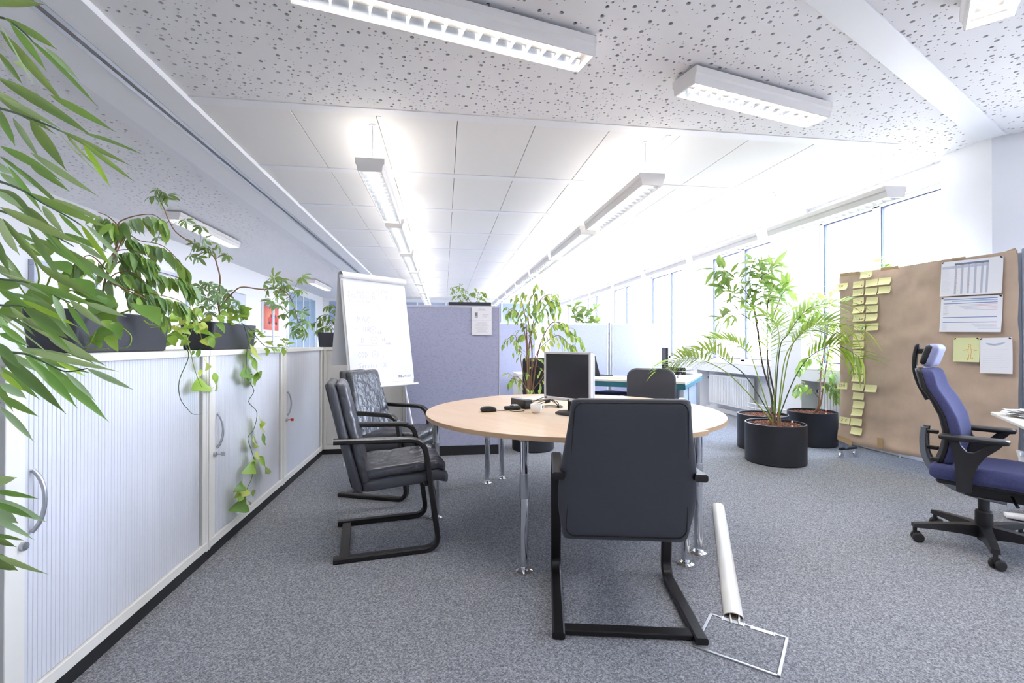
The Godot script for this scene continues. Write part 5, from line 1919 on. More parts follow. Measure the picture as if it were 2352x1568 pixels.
# ---------------------------------------------------------------- cantilever chairs
class BackShape extends Shape:
	# x depth, y height along the back 0..0.64, z width
	var off := 0.0
	var noise: FastNoiseLite = null
	var amp := 0.0
	var y_low := 0.36
	func f(p: Vector3) -> Vector3:
		var t := clampf(p.y / 0.64, -0.05, 1.05)
		var wide := lerpf(0.93, 1.0, smoothstep(0.0, 0.3, t)) * lerpf(1.0, 0.83, smoothstep(0.35, 1.0, t))
		var x := lerpf(0.125, -0.035, pow(clampf(t, 0.0, 1.1), 0.92)) + off
		var d := 0.0
		if noise != null:
			d = amp * noise.get_noise_3d(p.z * 3.2 + p.y * 1.2, p.y * 4.0 - p.z * 2.0, p.x) + amp * 0.8 * (1.0 - 2.0 * absf(noise.get_noise_3d(p.z * 6.0 + p.y * 2.0, p.y * 6.0, 4.0)))
		return Vector3(x + p.x + (d if p.x > 0.0 else 0.0), y_low + p.y * 0.985 - p.x * 0.2, p.z * wide)

class SeatShape extends Shape:
	var noise: FastNoiseLite = null
	var amp := 0.0
	func f(p: Vector3) -> Vector3:
		var d := 0.0
		if noise != null and p.y > 0.0:
			d = amp * noise.get_noise_3d(p.x * 4.0 + p.z * 1.5, p.z * 3.5, 2.0) + amp * (0.5 - absf(noise.get_noise_3d(p.x * 5.0, p.z * 7.0, 9.0)))
			d -= 0.014 * (1.0 - pow(p.z / 0.25, 2.0)) * (1.0 - pow((p.x - 0.4) / 0.25, 2.0))
		p.y += d + (p.x - 0.15) * 0.08
		p.y -= 0.03 * smoothstep(0.58, 0.66, p.x)
		p.z *= 1.0 - 0.05 * smoothstep(0.45, 0.65, p.x)
		return p

func frame_side(z: float) -> ArrayMesh:
	var p := [Vector3(0.0, 0.0165, z), Vector3(0.585, 0.0165, z), Vector3(0.497, 0.655, z), Vector3(0.0, 0.67, z)]
	# separate radii for floor bend and arm bend
	var a := rounded([p[0], p[1], p[1].lerp(p[2], 0.55)], 0.085, 7)
	var b := rounded([p[1].lerp(p[2], 0.56), p[2], p[3]], 0.09, 7)
	var st := mb()
	add_sweep(st, a + b, Vector3.BACK, rect_sec(0.052, 0.03, 0.007))
	return fin(st)

func conference_chair(label: String) -> Node3D:
	var o := thing("cantilever_chair", label, "chair", Vector3.ZERO, 0.0, "black leather cantilever chairs round the table")
	for s in [-1.0, 1.0]:
		part(o, "side_frame", frame_side(s * 0.286), "black_lacquer")
	part(o, "cross_bar", bx(Vector3(0.03, 0.002, -0.262), Vector3(0.085, 0.024, 0.262), 0.004), "black_lacquer")
	part(o, "seat_bar", bx(Vector3(0.5, 0.375, -0.262), Vector3(0.55, 0.4, 0.262), 0.004), "black_lacquer")
	var nz := FastNoiseLite.new()
	nz.seed = 3
	nz.frequency = 1.6
	var bs := BackShape.new()
	bs.off = 0.012
	part(o, "back_shell", pad(Vector3(0.058, 0.64, 0.575), 0.026, 12, Vector3(0.0, 0.32, 0), bs), "leather_back")
	var bc := BackShape.new()
	bc.off = 0.064
	bc.noise = nz
	bc.amp = 0.0075
	part(o, "back_cushion", pad(Vector3(0.055, 0.6, 0.53), 0.024, 30, Vector3(0.0, 0.335, 0), bc), "leather_cushion")
	var ss := SeatShape.new()
	part(o, "seat_base", pad(Vector3(0.5, 0.075, 0.52), 0.026, 10, Vector3(0.4, 0.395, 0), ss), "leather_black")
	var sc := SeatShape.new()
	sc.noise = nz
	sc.amp = 0.009
	part(o, "seat_cushion", pad(Vector3(0.47, 0.062, 0.5), 0.026, 28, Vector3(0.4, 0.455, 0), sc), "leather_cushion")
	# piped seam round the back panel
	var loop := []
	var sh := BackShape.new()
	sh.off = 0.012
	for q in rrect(0.535, 0.6, 0.04, 6, Vector2(0, 0.32)):
		loop.append(sh.f(Vector3(-0.0285, q.y, q.x)))
	loop.append(loop[0])
	part(o, "seam_piping", tube(loop, 0.0028, 6, false), "soft_black")
	return o

# the chair across the table, of which the rounded back shows
func far_chair() -> void:
	var o := thing("leather_armchair", "dark leather chair with round-cornered back across the table, before the teal desk", "chair", Vector3(1.99, 0, -4.42))
	var f := Vector3(-0.5, 0, 0.86).normalized()
	o.basis = Basis(f, Vector3.UP, f.cross(Vector3.UP))
	var st := mb()
	var poly := rrect(0.47, 0.58, 0.1, 8, Vector2(0, 0.68))
	add_extrude(st, poly, -0.035, 0.035, 0.014, Transform3D(Basis(Vector3.UP, PI / 2), Vector3(-0.1, 0, 0)), true)
	part(o, "backrest", fin(st), mats["leather_black"])
	part(o, "seat", pad(Vector3(0.48, 0.09, 0.5), 0.03, 8, Vector3(0.16, 0.44, 0)), "leather_black")
	for s in [-1.0, 1.0]:
		part(o, "side_frame", frame_side(s * 0.286), "black_lacquer", Vector3(-0.12, 0, 0))
	part(o, "cross_bar", bx(Vector3(-0.09, 0.002, -0.262), Vector3(-0.035, 0.024, 0.262), 0.004), "black_lacquer")

func floor_things() -> void:
	# floor socket box with a carpeted lid
	var o := thing("floor_socket_box", "square silver-framed floor socket box with a carpeted lid", "floor box", Vector3(1.195, 0, -1.79), 0.0)
	var ux := Vector3(0.724, 0, 0.69)
	o.basis = Basis(ux, Vector3.UP, ux.cross(Vector3.UP))
	# frame
	var st := mb()
	for s in [-1.0, 1.0]:
		add_box(st, Vector3(s * 0.148, 0.002, 0), Vector3(0.012, 0.006, 0.288), 0.0015)
		add_box(st, Vector3(0, 0.002, s * 0.138), Vector3(0.308, 0.006, 0.012), 0.0015)
	part(o, "frame", fin(st), "brushed_alu")
	part(o, "lid", bx(Vector3(-0.139, -0.002, -0.13), Vector3(0.139, 0.0035, 0.13), 0.001), "carpet")
	for x in [-0.055, 0.06]:
		var fl := part(o, "cable_flap", bx(Vector3(x - 0.04, 0.002, -0.142), Vector3(x + 0.04, 0.0065, -0.118), 0.001), "brushed_alu")
		part(fl, "hinge", bx(Vector3(x - 0.046, 0.002, -0.144), Vector3(x - 0.04, 0.008, -0.114), 0.001), "rail_white")
		part(fl, "hinge", bx(Vector3(x + 0.04, 0.002, -0.144), Vector3(x + 0.046, 0.008, -0.114), 0.001), "rail_white")
	# domed cable duct
	var a := Vector3(1.268, 0, -1.955)
	var b := Vector3(2.03, 0, -3.32)
	var d := (b - a).normalized()
	var du := thing("floor_cable_duct", "pale domed cable duct lying across the carpet from the floor box", "cable duct", a)
	du.basis = Basis(d.cross(Vector3.UP), Vector3.UP, -d) if true else Basis()
	var l := a.distance_to(b)
	var sec := []
	for k in 13:
		var t := PI * k / 12.0
		sec.append(Vector2(cos(t) * 0.042, sin(t) * 0.024))
	for k in 13:
		var t := PI - PI * k / 12.0
		sec.append(Vector2(cos(t) * 0.039, sin(t) * 0.0205))
	part(du, "cover", extrude(sec, -l, 0.0, 0.0, true), mat("duct_wood", rgb8(224, 222, 216), 0.3))
	for x in [-0.012, 0.012]:
		part(du, "divider", bx(Vector3(x - 0.0012, 0.001, -l + 0.01), Vector3(x + 0.0012, 0.019, -0.004)), mat("duct_brown", rgb8(150, 118, 98), 0.6))
	part(du, "base_strip", bx(Vector3(-0.038, 0.0002, -l + 0.01), Vector3(0.038, 0.0016, -0.004)), mats["duct_brown"])
	for c in [[-0.014, 0.004], [0.022, -0.012]]:
		solo("power_lead", tube(spline([a + du.basis * Vector3(c[0], 0.007, -0.12), a + du.basis * Vector3(c[0], 0.007, 0.0), a + du.basis * Vector3(c[0] * 1.1 + c[1] * 0.5, 0.011, 0.03), a + du.basis * Vector3(c[0] * 0.9, 0.0075, 0.062)], 6), 0.0042, 8), "porcelain", "white power lead running from cable duct into floor box", "cable", Vector3.ZERO, Vector3.ZERO, "white leads at the floor box")

# ---------------------------------------------------------------- blue swivel chair
class SwivelBack extends Shape:
	var thick := 0.07
	var off := 0.0
	func f(p: Vector3) -> Vector3:
		# p.y 0..0.56 up the back; bulge at the lumbar height
		var t := clampf(p.y / 0.56, -0.02, 1.02)
		var x := -0.165 + 0.055 * sin(PI * clampf(t / 0.8, 0.0, 1.0)) - 0.095 * pow(maxf(t, 0.0), 1.6)
		var wide := 0.86 + 0.14 * sin(PI * clampf(t * 0.9 + 0.1, 0.0, 1.0))
		var curve := -0.06 * pow(p.z / 0.22, 2.0) * -1.0
		return Vector3(x + off + p.x + curve * 0.5, 0.5 + p.y, p.z * wide)

func build_office_chair() -> void:
	var a := 1.0
	var f := Vector3(cos(a), 0, sin(a))
	var o := thing("office_swivel_chair", "blue upholstered office swivel chair with headrest and armrests, beside white desk", "chair", Vector3(3.17, 0, -2.41))
	o.basis = Basis(f, Vector3.UP, f.cross(Vector3.UP))
	part(o, "seat", pad(Vector3(0.5, 0.085, 0.5), 0.038, 12, Vector3(0.03, 0.455, 0), SwivelSeat.new()), "blue_fabric")
	part(o, "seat_pan", bx(Vector3(-0.19, 0.385, -0.2), Vector3(0.24, 0.42, 0.2), 0.012), "black_plastic")
	part(o, "mechanism", pad(Vector3(0.3, 0.075, 0.15), 0.02, 6, Vector3(0.07, 0.345, 0)), "black_plastic")
	var sb := SwivelBack.new()
	part(o, "backrest", pad(Vector3(0.062, 0.56, 0.46), 0.028, 16, Vector3(0, 0.28, 0), sb), "blue_fabric")
	var sh := SwivelBack.new()
	sh.off = -0.036
	var bsh := part(o, "back_shell", pad(Vector3(0.028, 0.57, 0.45), 0.012, 14, Vector3(0, 0.277, 0), sh), "black_plastic")
	part(bsh, "adjuster", bx(Vector3(-0.21, 0.515, 0.19), Vector3(-0.17, 0.535, 0.215), 0.003), "soft_black")
	# headrest on its stem
	var hr := part(o, "headrest", pad(Vector3(0.062, 0.145, 0.28), 0.029, 10, Vector3.ZERO, null), mat("headrest_cloth", rgb8(150, 154, 190), 0.7), Vector3(-0.222, 1.14, 0), Vector3(0, 0, -0.3))
	part(hr, "side_trim", pad(Vector3(0.05, 0.13, 0.284), 0.022, 8, Vector3(-0.014, 0, 0)), "black_plastic")
	var st := mb()
	add_sweep(st, spline([Vector3(-0.25, 0.86, 0), Vector3(-0.296, 0.97, 0), Vector3(-0.315, 1.08, 0), Vector3(-0.302, 1.19, 0), Vector3(-0.288, 1.2, 0)], 5), Vector3.BACK, rect_sec(0.055, 0.022, 0.005))
	part(o, "headrest_stem", fin(st), "black_plastic")
	part(o, "headrest_joint", bx(Vector3(-0.3, 1.15, -0.02), Vector3(-0.24, 1.18, 0.02), 0.004), "soft_black")
	# grey bow that carries the back
	for z in [-0.05, 0.05]:
		st = mb()
		add_sweep(st, spline([Vector3(-0.262, 0.69, z), Vector3(-0.268, 0.6, z), Vector3(-0.255, 0.5, z), Vector3(-0.19, 0.39, z), Vector3(-0.08, 0.328, z), Vector3(0.1, 0.308, z)], 6), Vector3.BACK, rect_sec(0.026, 0.034, 0.005))
		part(o, "back_bow", fin(st), "grey_metal")
	for y in [0.56, 0.66]:
		part(o, "bow_pin", tube([Vector3(-0.262, y, -0.06), Vector3(-0.262, y, 0.06)], 0.009, 10), "black_plastic")
		part(o, "bow_link", bx(Vector3(-0.262, y - 0.01, -0.02), Vector3(-0.2, y + 0.01, 0.02), 0.003), "black_plastic")
	# armrests
	for s in [-1.0, 1.0]:
		var z: float = 0.262 * s
		var arm := part(o, "armrest", pad(Vector3(0.29, 0.03, 0.085), 0.014, 8, Vector3(-0.02, 0.675, z)), "black_plastic")
		var yy := [Vector2(-0.09, 0.37), Vector2(-0.03, 0.37), Vector2(-0.02, 0.46), Vector2(0.0, 0.53), Vector2(0.03, 0.585), Vector2(0.085, 0.64), Vector2(0.1, 0.663), Vector2(0.045, 0.663), Vector2(0.01, 0.622), Vector2(-0.02, 0.6), Vector2(-0.045, 0.6), Vector2(-0.07, 0.632), Vector2(-0.078, 0.663), Vector2(-0.125, 0.663), Vector2(-0.112, 0.62), Vector2(-0.1, 0.55), Vector2(-0.092, 0.46)]
		part(arm, "support", extrude(yy, z - 0.017, z + 0.017, 0.004), "soft_black")
		part(arm, "bracket", bx(Vector3(-0.085, 0.375, minf(z, z * 0.6)), Vector3(-0.035, 0.39, maxf(z, z * 0.6)), 0.003), "soft_black")
	part(o, "lever", tube([Vector3(0.12, 0.345, 0.07), Vector3(0.14, 0.34, 0.2), Vector3(0.15, 0.335, 0.24)], 0.008, 8), "black_plastic")
	# column and star base
	part(o, "gas_column", lathe([Vector2(0.0, 0.05), Vector2(0.03, 0.05), Vector2(0.033, 0.075), Vector2(0.04, 0.08), Vector2(0.04, 0.215), Vector2(0.036, 0.225), Vector2(0.026, 0.226), Vector2(0.026, 0.32)], 24), "black_plastic")
	var r := 0.335
	for i in 5:
		var t := deg_to_rad(150.0 + 72.0 * i)
		var d := Vector3(cos(t), 0, sin(t))
		var sd := d.cross(Vector3.UP)
		st = mb()
		# tapering arm, deeper at the hub
		var secs := []
		for q in [[0.02, 0.03, 0.068, 0.142], [0.12, 0.024, 0.082, 0.136], [0.25, 0.02, 0.088, 0.122], [r + 0.012, 0.017, 0.086, 0.11]]:
			secs.append([d * q[0] - sd * q[1] * 1.15 + Vector3.UP * q[2], d * q[0] + sd * q[1] * 1.15 + Vector3.UP * q[2], d * q[0] + sd * q[1] + Vector3.UP * q[3], d * q[0] - sd * q[1] + Vector3.UP * q[3]])
		var mid := d * 0.17 + Vector3.UP * 0.11
		for j in 3:
			for k in 4:
				quad2(st, secs[j][k], secs[j][(k + 1) % 4], secs[j + 1][(k + 1) % 4], secs[j + 1][k], mid)
		quad2(st, secs[3][0], secs[3][1], secs[3][2], secs[3][3], mid)
		var arm := part(o, "base_arm", fin(st), "black_plastic")
		var cp := d * r
		var turn := [0.4, 1.2, 0.2, 2.0, 0.9][i] as float
		var cs := part(arm, "castor", castor_mesh(), "soft_black", cp, Vector3(0, turn, 0))

class SwivelSeat extends Shape:
	func f(p: Vector3) -> Vector3:
		p.y -= 0.03 * smoothstep(0.14, 0.28, p.x)
		p.y += 0.012 * pow(p.z / 0.25, 2.0) * (1.0 if p.y > 0.45 else 0.0)
		p.z *= 1.0 - 0.08 * smoothstep(0.1, 0.28, p.x) - 0.06 * smoothstep(-0.05, -0.22, p.x)
		return p

func castor_mesh() -> ArrayMesh:
	var st := mb()
	for z in [-0.018, 0.018]:
		add_lathe(st, [Vector2(0.0, -0.011), Vector2(0.022, -0.011), Vector2(0.029, -0.006), Vector2(0.029, 0.006), Vector2(0.022, 0.011), Vector2(0.0, 0.011)], 18, Transform3D(Basis(Vector3.RIGHT, PI / 2), Vector3(0.012, 0.029, z)))
	add_box(st, Vector3(0.008, 0.045, 0), Vector3(0.03, 0.036, 0.014), 0.003)
	add_lathe(st, [Vector2(0.0, 0.05), Vector2(0.011, 0.05), Vector2(0.011, 0.092), Vector2(0.0, 0.092)], 12)
	return fin(st)

# ---------------------------------------------------------------- plants
# a point of the room seen along the sight line of (px, py) in the photograph, at a given distance ahead
func at(px: float, py: float, depth: float) -> Vector3:
	var b := Basis.from_euler(Vector3(deg_to_rad(0.314), deg_to_rad(-8.108), 0))
	return Vector3(0, 1.21, 0) + b * Vector3((px - 1176.0) / 1095.0, (784.0 - py) / 1095.0, -1.0) * depth

# leaf along +x with its upper side +y; kinds differ in outline
func leaf_mesh(kind: String, length: float, width: float, droop: float, fold: float, twist := 0.0, seg := 8) -> ArrayMesh:
	var rows := []
	for i in seg + 1:
		var t := float(i) / seg
		var w := 0.0
		match kind:
			"lance":
				w = pow(sin(PI * pow(t, 0.85)), 0.9) * (1.0 - 0.25 * t)
				if t > 0.86:
					w *= 0.62
			"fig":
				w = pow(sin(PI * pow(t, 0.72)), 0.85)
				if t > 0.8:
					w = lerpf(w, 0.07, 0.75)
			"heart":
				w = pow(maxf(sin(PI * pow(t, 0.5)), 0.0), 0.75)
				if t < 0.06:
					w = 0.35
			"oval":
				w = pow(sin(PI * pow(t, 1.05)), 0.75)
			"strap":
				w = pow(sin(PI * pow(t, 0.6)), 0.6) * (1.0 - 0.45 * t)
		if i == seg:
			w = 0.0
		w = maxf(w, 0.03 if i < seg else 0.0) * width * 0.5
		var x := length * t * (1.0 - 0.12 * absf(droop) * t)
		var y := -droop * length * t * t
		var c := cos(twist * t)
		var s := sin(twist * t)
		var mid := Vector3(x, y, 0)
		var wave := 0.12 * sin(t * 7.0 + width * 400.0) * w
		rows.append([mid + Vector3(0, fold * w * c + s * w + wave, -w * c + fold * w * s), mid, mid + Vector3(0, fold * w * c - s * w - wave, w * c + fold * w * s)])
	var st := mb()
	next_smooth(st)
	for i in seg:
		for j in 2:
			quad(st, rows[i][j], rows[i][j + 1], rows[i + 1][j + 1], rows[i + 1][j])
	return fin(st)

var leaf_cache := {}
func leaf_set(kind: String, length: float, width: float, droop: float, fold: float, n := 4) -> Array:
	var key := "%s_%.3f_%.3f_%.2f" % [kind, length, width, droop]
	if not leaf_cache.has(key):
		var out := []
		for i in n:
			out.append(leaf_mesh(kind, length * (0.88 + 0.08 * i), width * (0.85 + 0.1 * ((i * 2) % n)), droop * (0.5 + 0.35 * i), fold * (0.6 + 0.3 * i), [-0.3, 0.1, 0.35, -0.1][i % 4]))
		leaf_cache[key] = out
	return leaf_cache[key]

func put_leaf(o: Node3D, mesh: Mesh, m: String, pos: Vector3, dir: Vector3, normal: Vector3, scale := 1.0, called := "leaf") -> void:
	var x := dir.normalized()
	var y := normal - x * normal.dot(x)
	if y.length() < 0.05:
		y = Vector3(0.3, 1, 0.2) - x * Vector3(0.3, 1, 0.2).dot(x)
	y = y.normalized()
	var l := MeshInstance3D.new()
	l.name = called
	l.mesh = mesh
	l.set_surface_override_material(0, mats[m])
	l.transform = o.global_transform.affine_inverse() * Transform3D(Basis(x, y, x.cross(y)).scaled_local(Vector3.ONE * scale), pos)
	o.add_child(l, true)

func rv() -> Vector3:
	return Vector3(rng.randf_range(-1, 1), rng.randf_range(-1, 1), rng.randf_range(-1, 1))

# world-space tube as a part
func stem(o: Node3D, pts: Array, r0: float, r1: float, m: String, called := "stem", sub := 4, seg := 7) -> Array:
	var p := spline(pts, sub)
	var inv := o.global_transform.affine_inverse()
	var loc := []
	var rad := []
	for i in p.size():
		loc.append(inv * p[i])
		rad.append(lerpf(r0, r1, float(i) / (p.size() - 1)))
	part(o, called, tube(loc, rad, seg), m)
	return p

func along(p: Array, t: float) -> Array:
	var f := clampf(t, 0.0, 0.999) * (p.size() - 1)
	var i := int(f)
	return [p[i].lerp(p[i + 1], f - i), (p[i + 1] - p[i]).normalized()]

# leaves hung along a branch
func dress(o: Node3D, p: Array, n: int, meshes: Array, names: Array, t0: float, t1: float, hang: float, out := 0.7, petiole := 0.01, size := 1.0) -> void:
	for i in n:
		var t := lerpf(t0, t1, (i + rng.randf_range(0.1, 0.9)) / n)
		var a := along(p, t)
		var side: Vector3 = rv()
		side = (side - a[1] * side.dot(a[1])).normalized()
		var d: Vector3 = (a[1] * 0.45 + side * out + Vector3.DOWN * hang).normalized()
		put_leaf(o, meshes[rng.randi() % meshes.size()], names[rng.randi() % names.size()], a[0] + d * petiole, d, Vector3.UP * 0.8 + side * 0.6 + rv() * 0.5, size * rng.randf_range(0.7, 1.15))

# side twigs with leaves, carried by a main branch
func twigs(o: Node3D, p: Array, n: int, length: float, leaves: int, meshes: Array, names: Array, t0: float, t1: float, hang: float, bark: String, size := 1.0, bias := Vector3.ZERO) -> void:
	for i in n:
		var t := lerpf(t0, t1, (i + rng.randf()) / n)
		var a := along(p, t)
		var side: Vector3 = rv() + bias
		side = (side - a[1] * side.dot(a[1]) * 0.7).normalized()
		var l := length * rng.randf_range(0.6, 1.2)
		var q: Vector3 = a[0] + (side + a[1] * 0.4).normalized() * l * 0.55
		var e: Vector3 = a[0] + (side + a[1] * 0.3 + Vector3.DOWN * hang).normalized() * l
		var tw := stem(o, [a[0], q, e], 0.0022, 0.0010, bark, "twig", 3, 5)
		dress(o, tw, leaves, meshes, names, 0.25, 1.0, hang + 0.35, 0.6, 0.004, size)

func build_plants() -> void:
	fig_alii()
	box_fig()
	umbrella_plant()
	pothos()
	far_box_plants()
	drum_fig()
	window_plants()

# long-leaved fig whose sprays hang into view at the left
func fig_alii() -> void:
	var o := thing("long_leaved_fig", "tall fig with long narrow drooping green leaves before the shutter cabinets", "plant", Vector3(-1.08, 0, -0.82))
	part(o, "pot", lathe([Vector2(0.0, 0.0), Vector2(0.17, 0.0), Vector2(0.175, 0.01), Vector2(0.19, 0.3), Vector2(0.18, 0.3), Vector2(0.165, 0.26), Vector2(0.0, 0.26)], 32), "pot_black")
	var c1 := [[-60, 40, 345, 10, 95, 1], [35, 150, 490, 420, 90, 0], [90, 200, 400, 600, 70, 0], [0, 260, 540, 880, 80, 1], [250, 330, 845, 895, 60, 0], [380, 400, 685, 690, 50, 2], [0, 200, 345, 780, 45, 2], [-20, 440, 200, 730, 50, 1], [10, 830, 500, 1090, 55, 2], [260, 1030, 545, 1440, 95, 1], [110, 1010, 345, 1370, 50, 2], [0, 1000, 130, 1250, 60, 0], [0, 1250, 510, 1520, 80, 0], [510, 1115, 1120, 1420, 50, 1], [710, 1135, 1215, 1320, 70, 0], [700, 1210, 1130, 1550, 45, 0], [710, 1230, 945, 1610, 52, 3], [500, 1130, 880, 1568, 28, 2], [0, 1340, 300, 1568, 50, 0], [-40, 900, 120, 1220, 60, 1], [-80, 1380, 110, 1500, 70, 2], [560, 1140, 790, 1420, 30, 1]]
	var c2 := [[210, 215, 890, 520, 72, 0], [0, 340, 640, 640, 80, 1], [100, 400, 480, 520, 60, 1], [520, 550, 885, 715, 62, 0], [250, 0, 550, 185, 60, 0], [420, 270, 860, 450, 52, 2], [650, 640, 870, 790, 50, 2], [400, 560, 830, 990, 50, 0], [230, 500, 510, 960, 55, 1], [20, 430, 400, 900, 50, 1], [0, 430, 125, 720, 90, 2], [350, 330, 520, 560, 60, 2], [660, 480, 910, 830, 45, 3], [480, 390, 700, 600, 40, 0], [700, 480, 1010, 770, 42, 2], [0, 870, 300, 960, 80, 2], [230, 960, 790, 1150, 75, 0], [30, 1040, 400, 1130, 60, 1], [150, 1090, 640, 1310, 48, 3], [0, 1010, 220, 1160, 70, 0], [570, 1100, 870, 1330, 60, 2], [550, 1130, 740, 1400, 50, 0], [700, 1120, 1040, 1240, 55, 2], [170, 1140, 600, 1520, 55, 0], [200, 1160, 550, 1390, 90, 1], [0, 1230, 410, 1550, 80, 2], [150, 1490, 640, 1568, 42, 2], [0, 1300, 240, 1480, 55, 0], [0, 60, 230, 220, 60, 2], [-40, 200, 190, 360, 60, 2], [60, 0, 350, 400, 50, 0], [120, 0, 560, 380, 40, 1], [-60, 560, 80, 880, 60, 1], [0, 740, 140, 860, 50, 2], [430, 1060, 560, 1330, 60, 2]]
	var c3 := [[110, 130, 680, 262, 46, 2], [170, 180, 545, 275, 42, 0], [0, 165, 380, 495, 72, 1], [150, 175, 470, 480, 70, 0], [270, 220, 655, 570, 66, 0], [390, 270, 575, 450, 32, 2], [520, 250, 800, 378, 38, 2], [340, 210, 520, 300, 26, 3], [0, 270, 150, 390, 34, 3], [0, 240, 240, 440, 40, 0], [0, 340, 160, 430, 60, 2], [0, 410, 220, 540, 46, 0], [0, 480, 205, 685, 42, 2], [-60, 940, 100, 905, 62, 2], [-60, 980, 235, 1035, 36, 0], [-60, 1030, 275, 1170, 60, 2], [-60, 1050, 205, 1155, 46, 0], [-60, 1090, 110, 1180, 72, 2], [-60, 1140, 205, 1270, 42, 2], [-60, 1250, 135, 1270, 28, 0], [-60, 1260, 95, 1320, 36, 1], [-60, 1350, 280, 1490, 42, 2], [-60, 1370, 100, 1460, 72, 1], [0, 40, 160, 110, 60, 0], [-40, 90, 130, 250, 60, 1], [-50, 300, 80, 510, 40, 0]]
	var list := []
	for q in c1:
		list.append([q[0] / 3.733, q[1] / 3.733, q[2] / 3.733, q[3] / 3.733, q[4] / 3.733, q[5]])
	for q in c2:
		list.append([q[0] / 3.564, 380 + q[1] / 3.564, q[2] / 3.564, 380 + q[3] / 3.564, q[4] / 3.564, q[5]])
	for q in c3:
		list.append([q[0] / 2.613, 750 + q[1] / 2.613, q[2] / 2.613, 750 + q[3] / 2.613, q[4] / 2.613, q[5]])
	var cols := ["leaf_alii", "leaf_alii_dark", "leaf_alii_pale", "leaf_alii_lime"]
	var lo := {}
	var bases := []
	var i := 0
	for q in list:
		var d0 := 1.12 + 0.1 * sin(i * 2.4) + 0.05 * sin(i * 5.1)
		var a := at(q[0], q[1], d0)
		var b := at(q[2], q[3], d0 + rng.randf_range(-0.06, 0.06))
		var l := a.distance_to(b)
		var w: float = q[4] * d0 / 1095.0 * 1.0
		var view := (Vector3(0, 1.21, 0) - a).normalized()
		var nrm := view + Vector3.UP * rng.randf_range(-0.1, 0.7) + rv() * 0.35
		# paler leaves show their undersides
		if q[5] == 2:
			nrm = view * 0.8 + rv() * 0.5
		var m := leaf_mesh("lance", 1.0, w / l, rng.randf_range(-0.03, 0.1), 0.35, rng.randf_range(-0.3, 0.3), 10)
		put_leaf(o, m, cols[int(q[5])], a, b - a, nrm, l * 1.02)
		bases.append(a)
		i += 1
	# further sprays behind
	var back := leaf_set("lance", 0.2, 0.03, 0.12, 0.35)
	for k in 24:
		var px := rng.randf_range(-60, 120)
		var py := rng.randf_range(390, 800) if k < 18 else rng.randf_range(30, 380)
		var a := at(px, py, rng.randf_range(1.28, 1.42))
		var b := at(px + rng.randf_range(90, 170), py + rng.randf_range(20, 130), rng.randf_range(1.25, 1.45))
		put_leaf(o, back[k % 4], cols[[0, 1, 2, 1][k % 4]], a, b - a, (Vector3(0, 1.21, 0) - a).normalized() + Vector3.UP * 0.4 + rv() * 0.6, rng.randf_range(0.85, 1.15))
	# trunk and sprays
	stem(o, [Vector3(-1.08, 0.24, -0.82), Vector3(-1.1, 0.9, -0.84), Vector3(-1.06, 1.6, -0.8), Vector3(-1.09, 2.35, -0.83)], 0.02, 0.011, "bark", "trunk", 5, 9)
	var tw := [[[-60, 20], [10, 42], [50, 70], [75, 95]], [[-80, 235], [0, 249], [60, 268], [118, 291], [160, 310], [190, 325]], [[-80, 400], [0, 417], [58, 440], [95, 464], [160, 500], [186, 517]], [[-80, 470], [0, 484], [70, 512], [118, 537], [170, 566]], [[-90, 630], [0, 641], [65, 649], [135, 683], [160, 694]], [[-90, 690], [-10, 700], [48, 702], [60, 710]], [[-90, 800], [0, 807], [60, 813], [105, 832], [150, 853], [200, 846]], [[-100, 880], [-40, 900], [0, 925]], [[-110, 1130], [-60, 1140], [-20, 1160]], [[-110, 1240], [-60, 1255], [-20, 1268]]]
	for t in tw:
		var pts := []
		var d := 1.13
		for k in t.size():
			pts.append(at(t[k][0], t[k][1], d + 0.03 * sin(k * 2.0)))
		var root := Vector3(-1.07, pts[0].y - 0.05, -0.82)
		pts.push_front(root.lerp(pts[0], 0.5) + Vector3(0, 0.04, 0))
		pts.push_front(root)
		stem(o, pts, 0.0045, 0.0014, "vine", "twig", 4, 6)

func branch_px(pts: Array, scale: float, ox: float, oy: float, d0: float, d1: float) -> Array:
	var out := []
	for i in pts.size():
		out.append(at(ox + pts[i][0] / scale, oy + pts[i][1] / scale, lerpf(d0, d1, float(i) / (pts.size() - 1))))
	return out

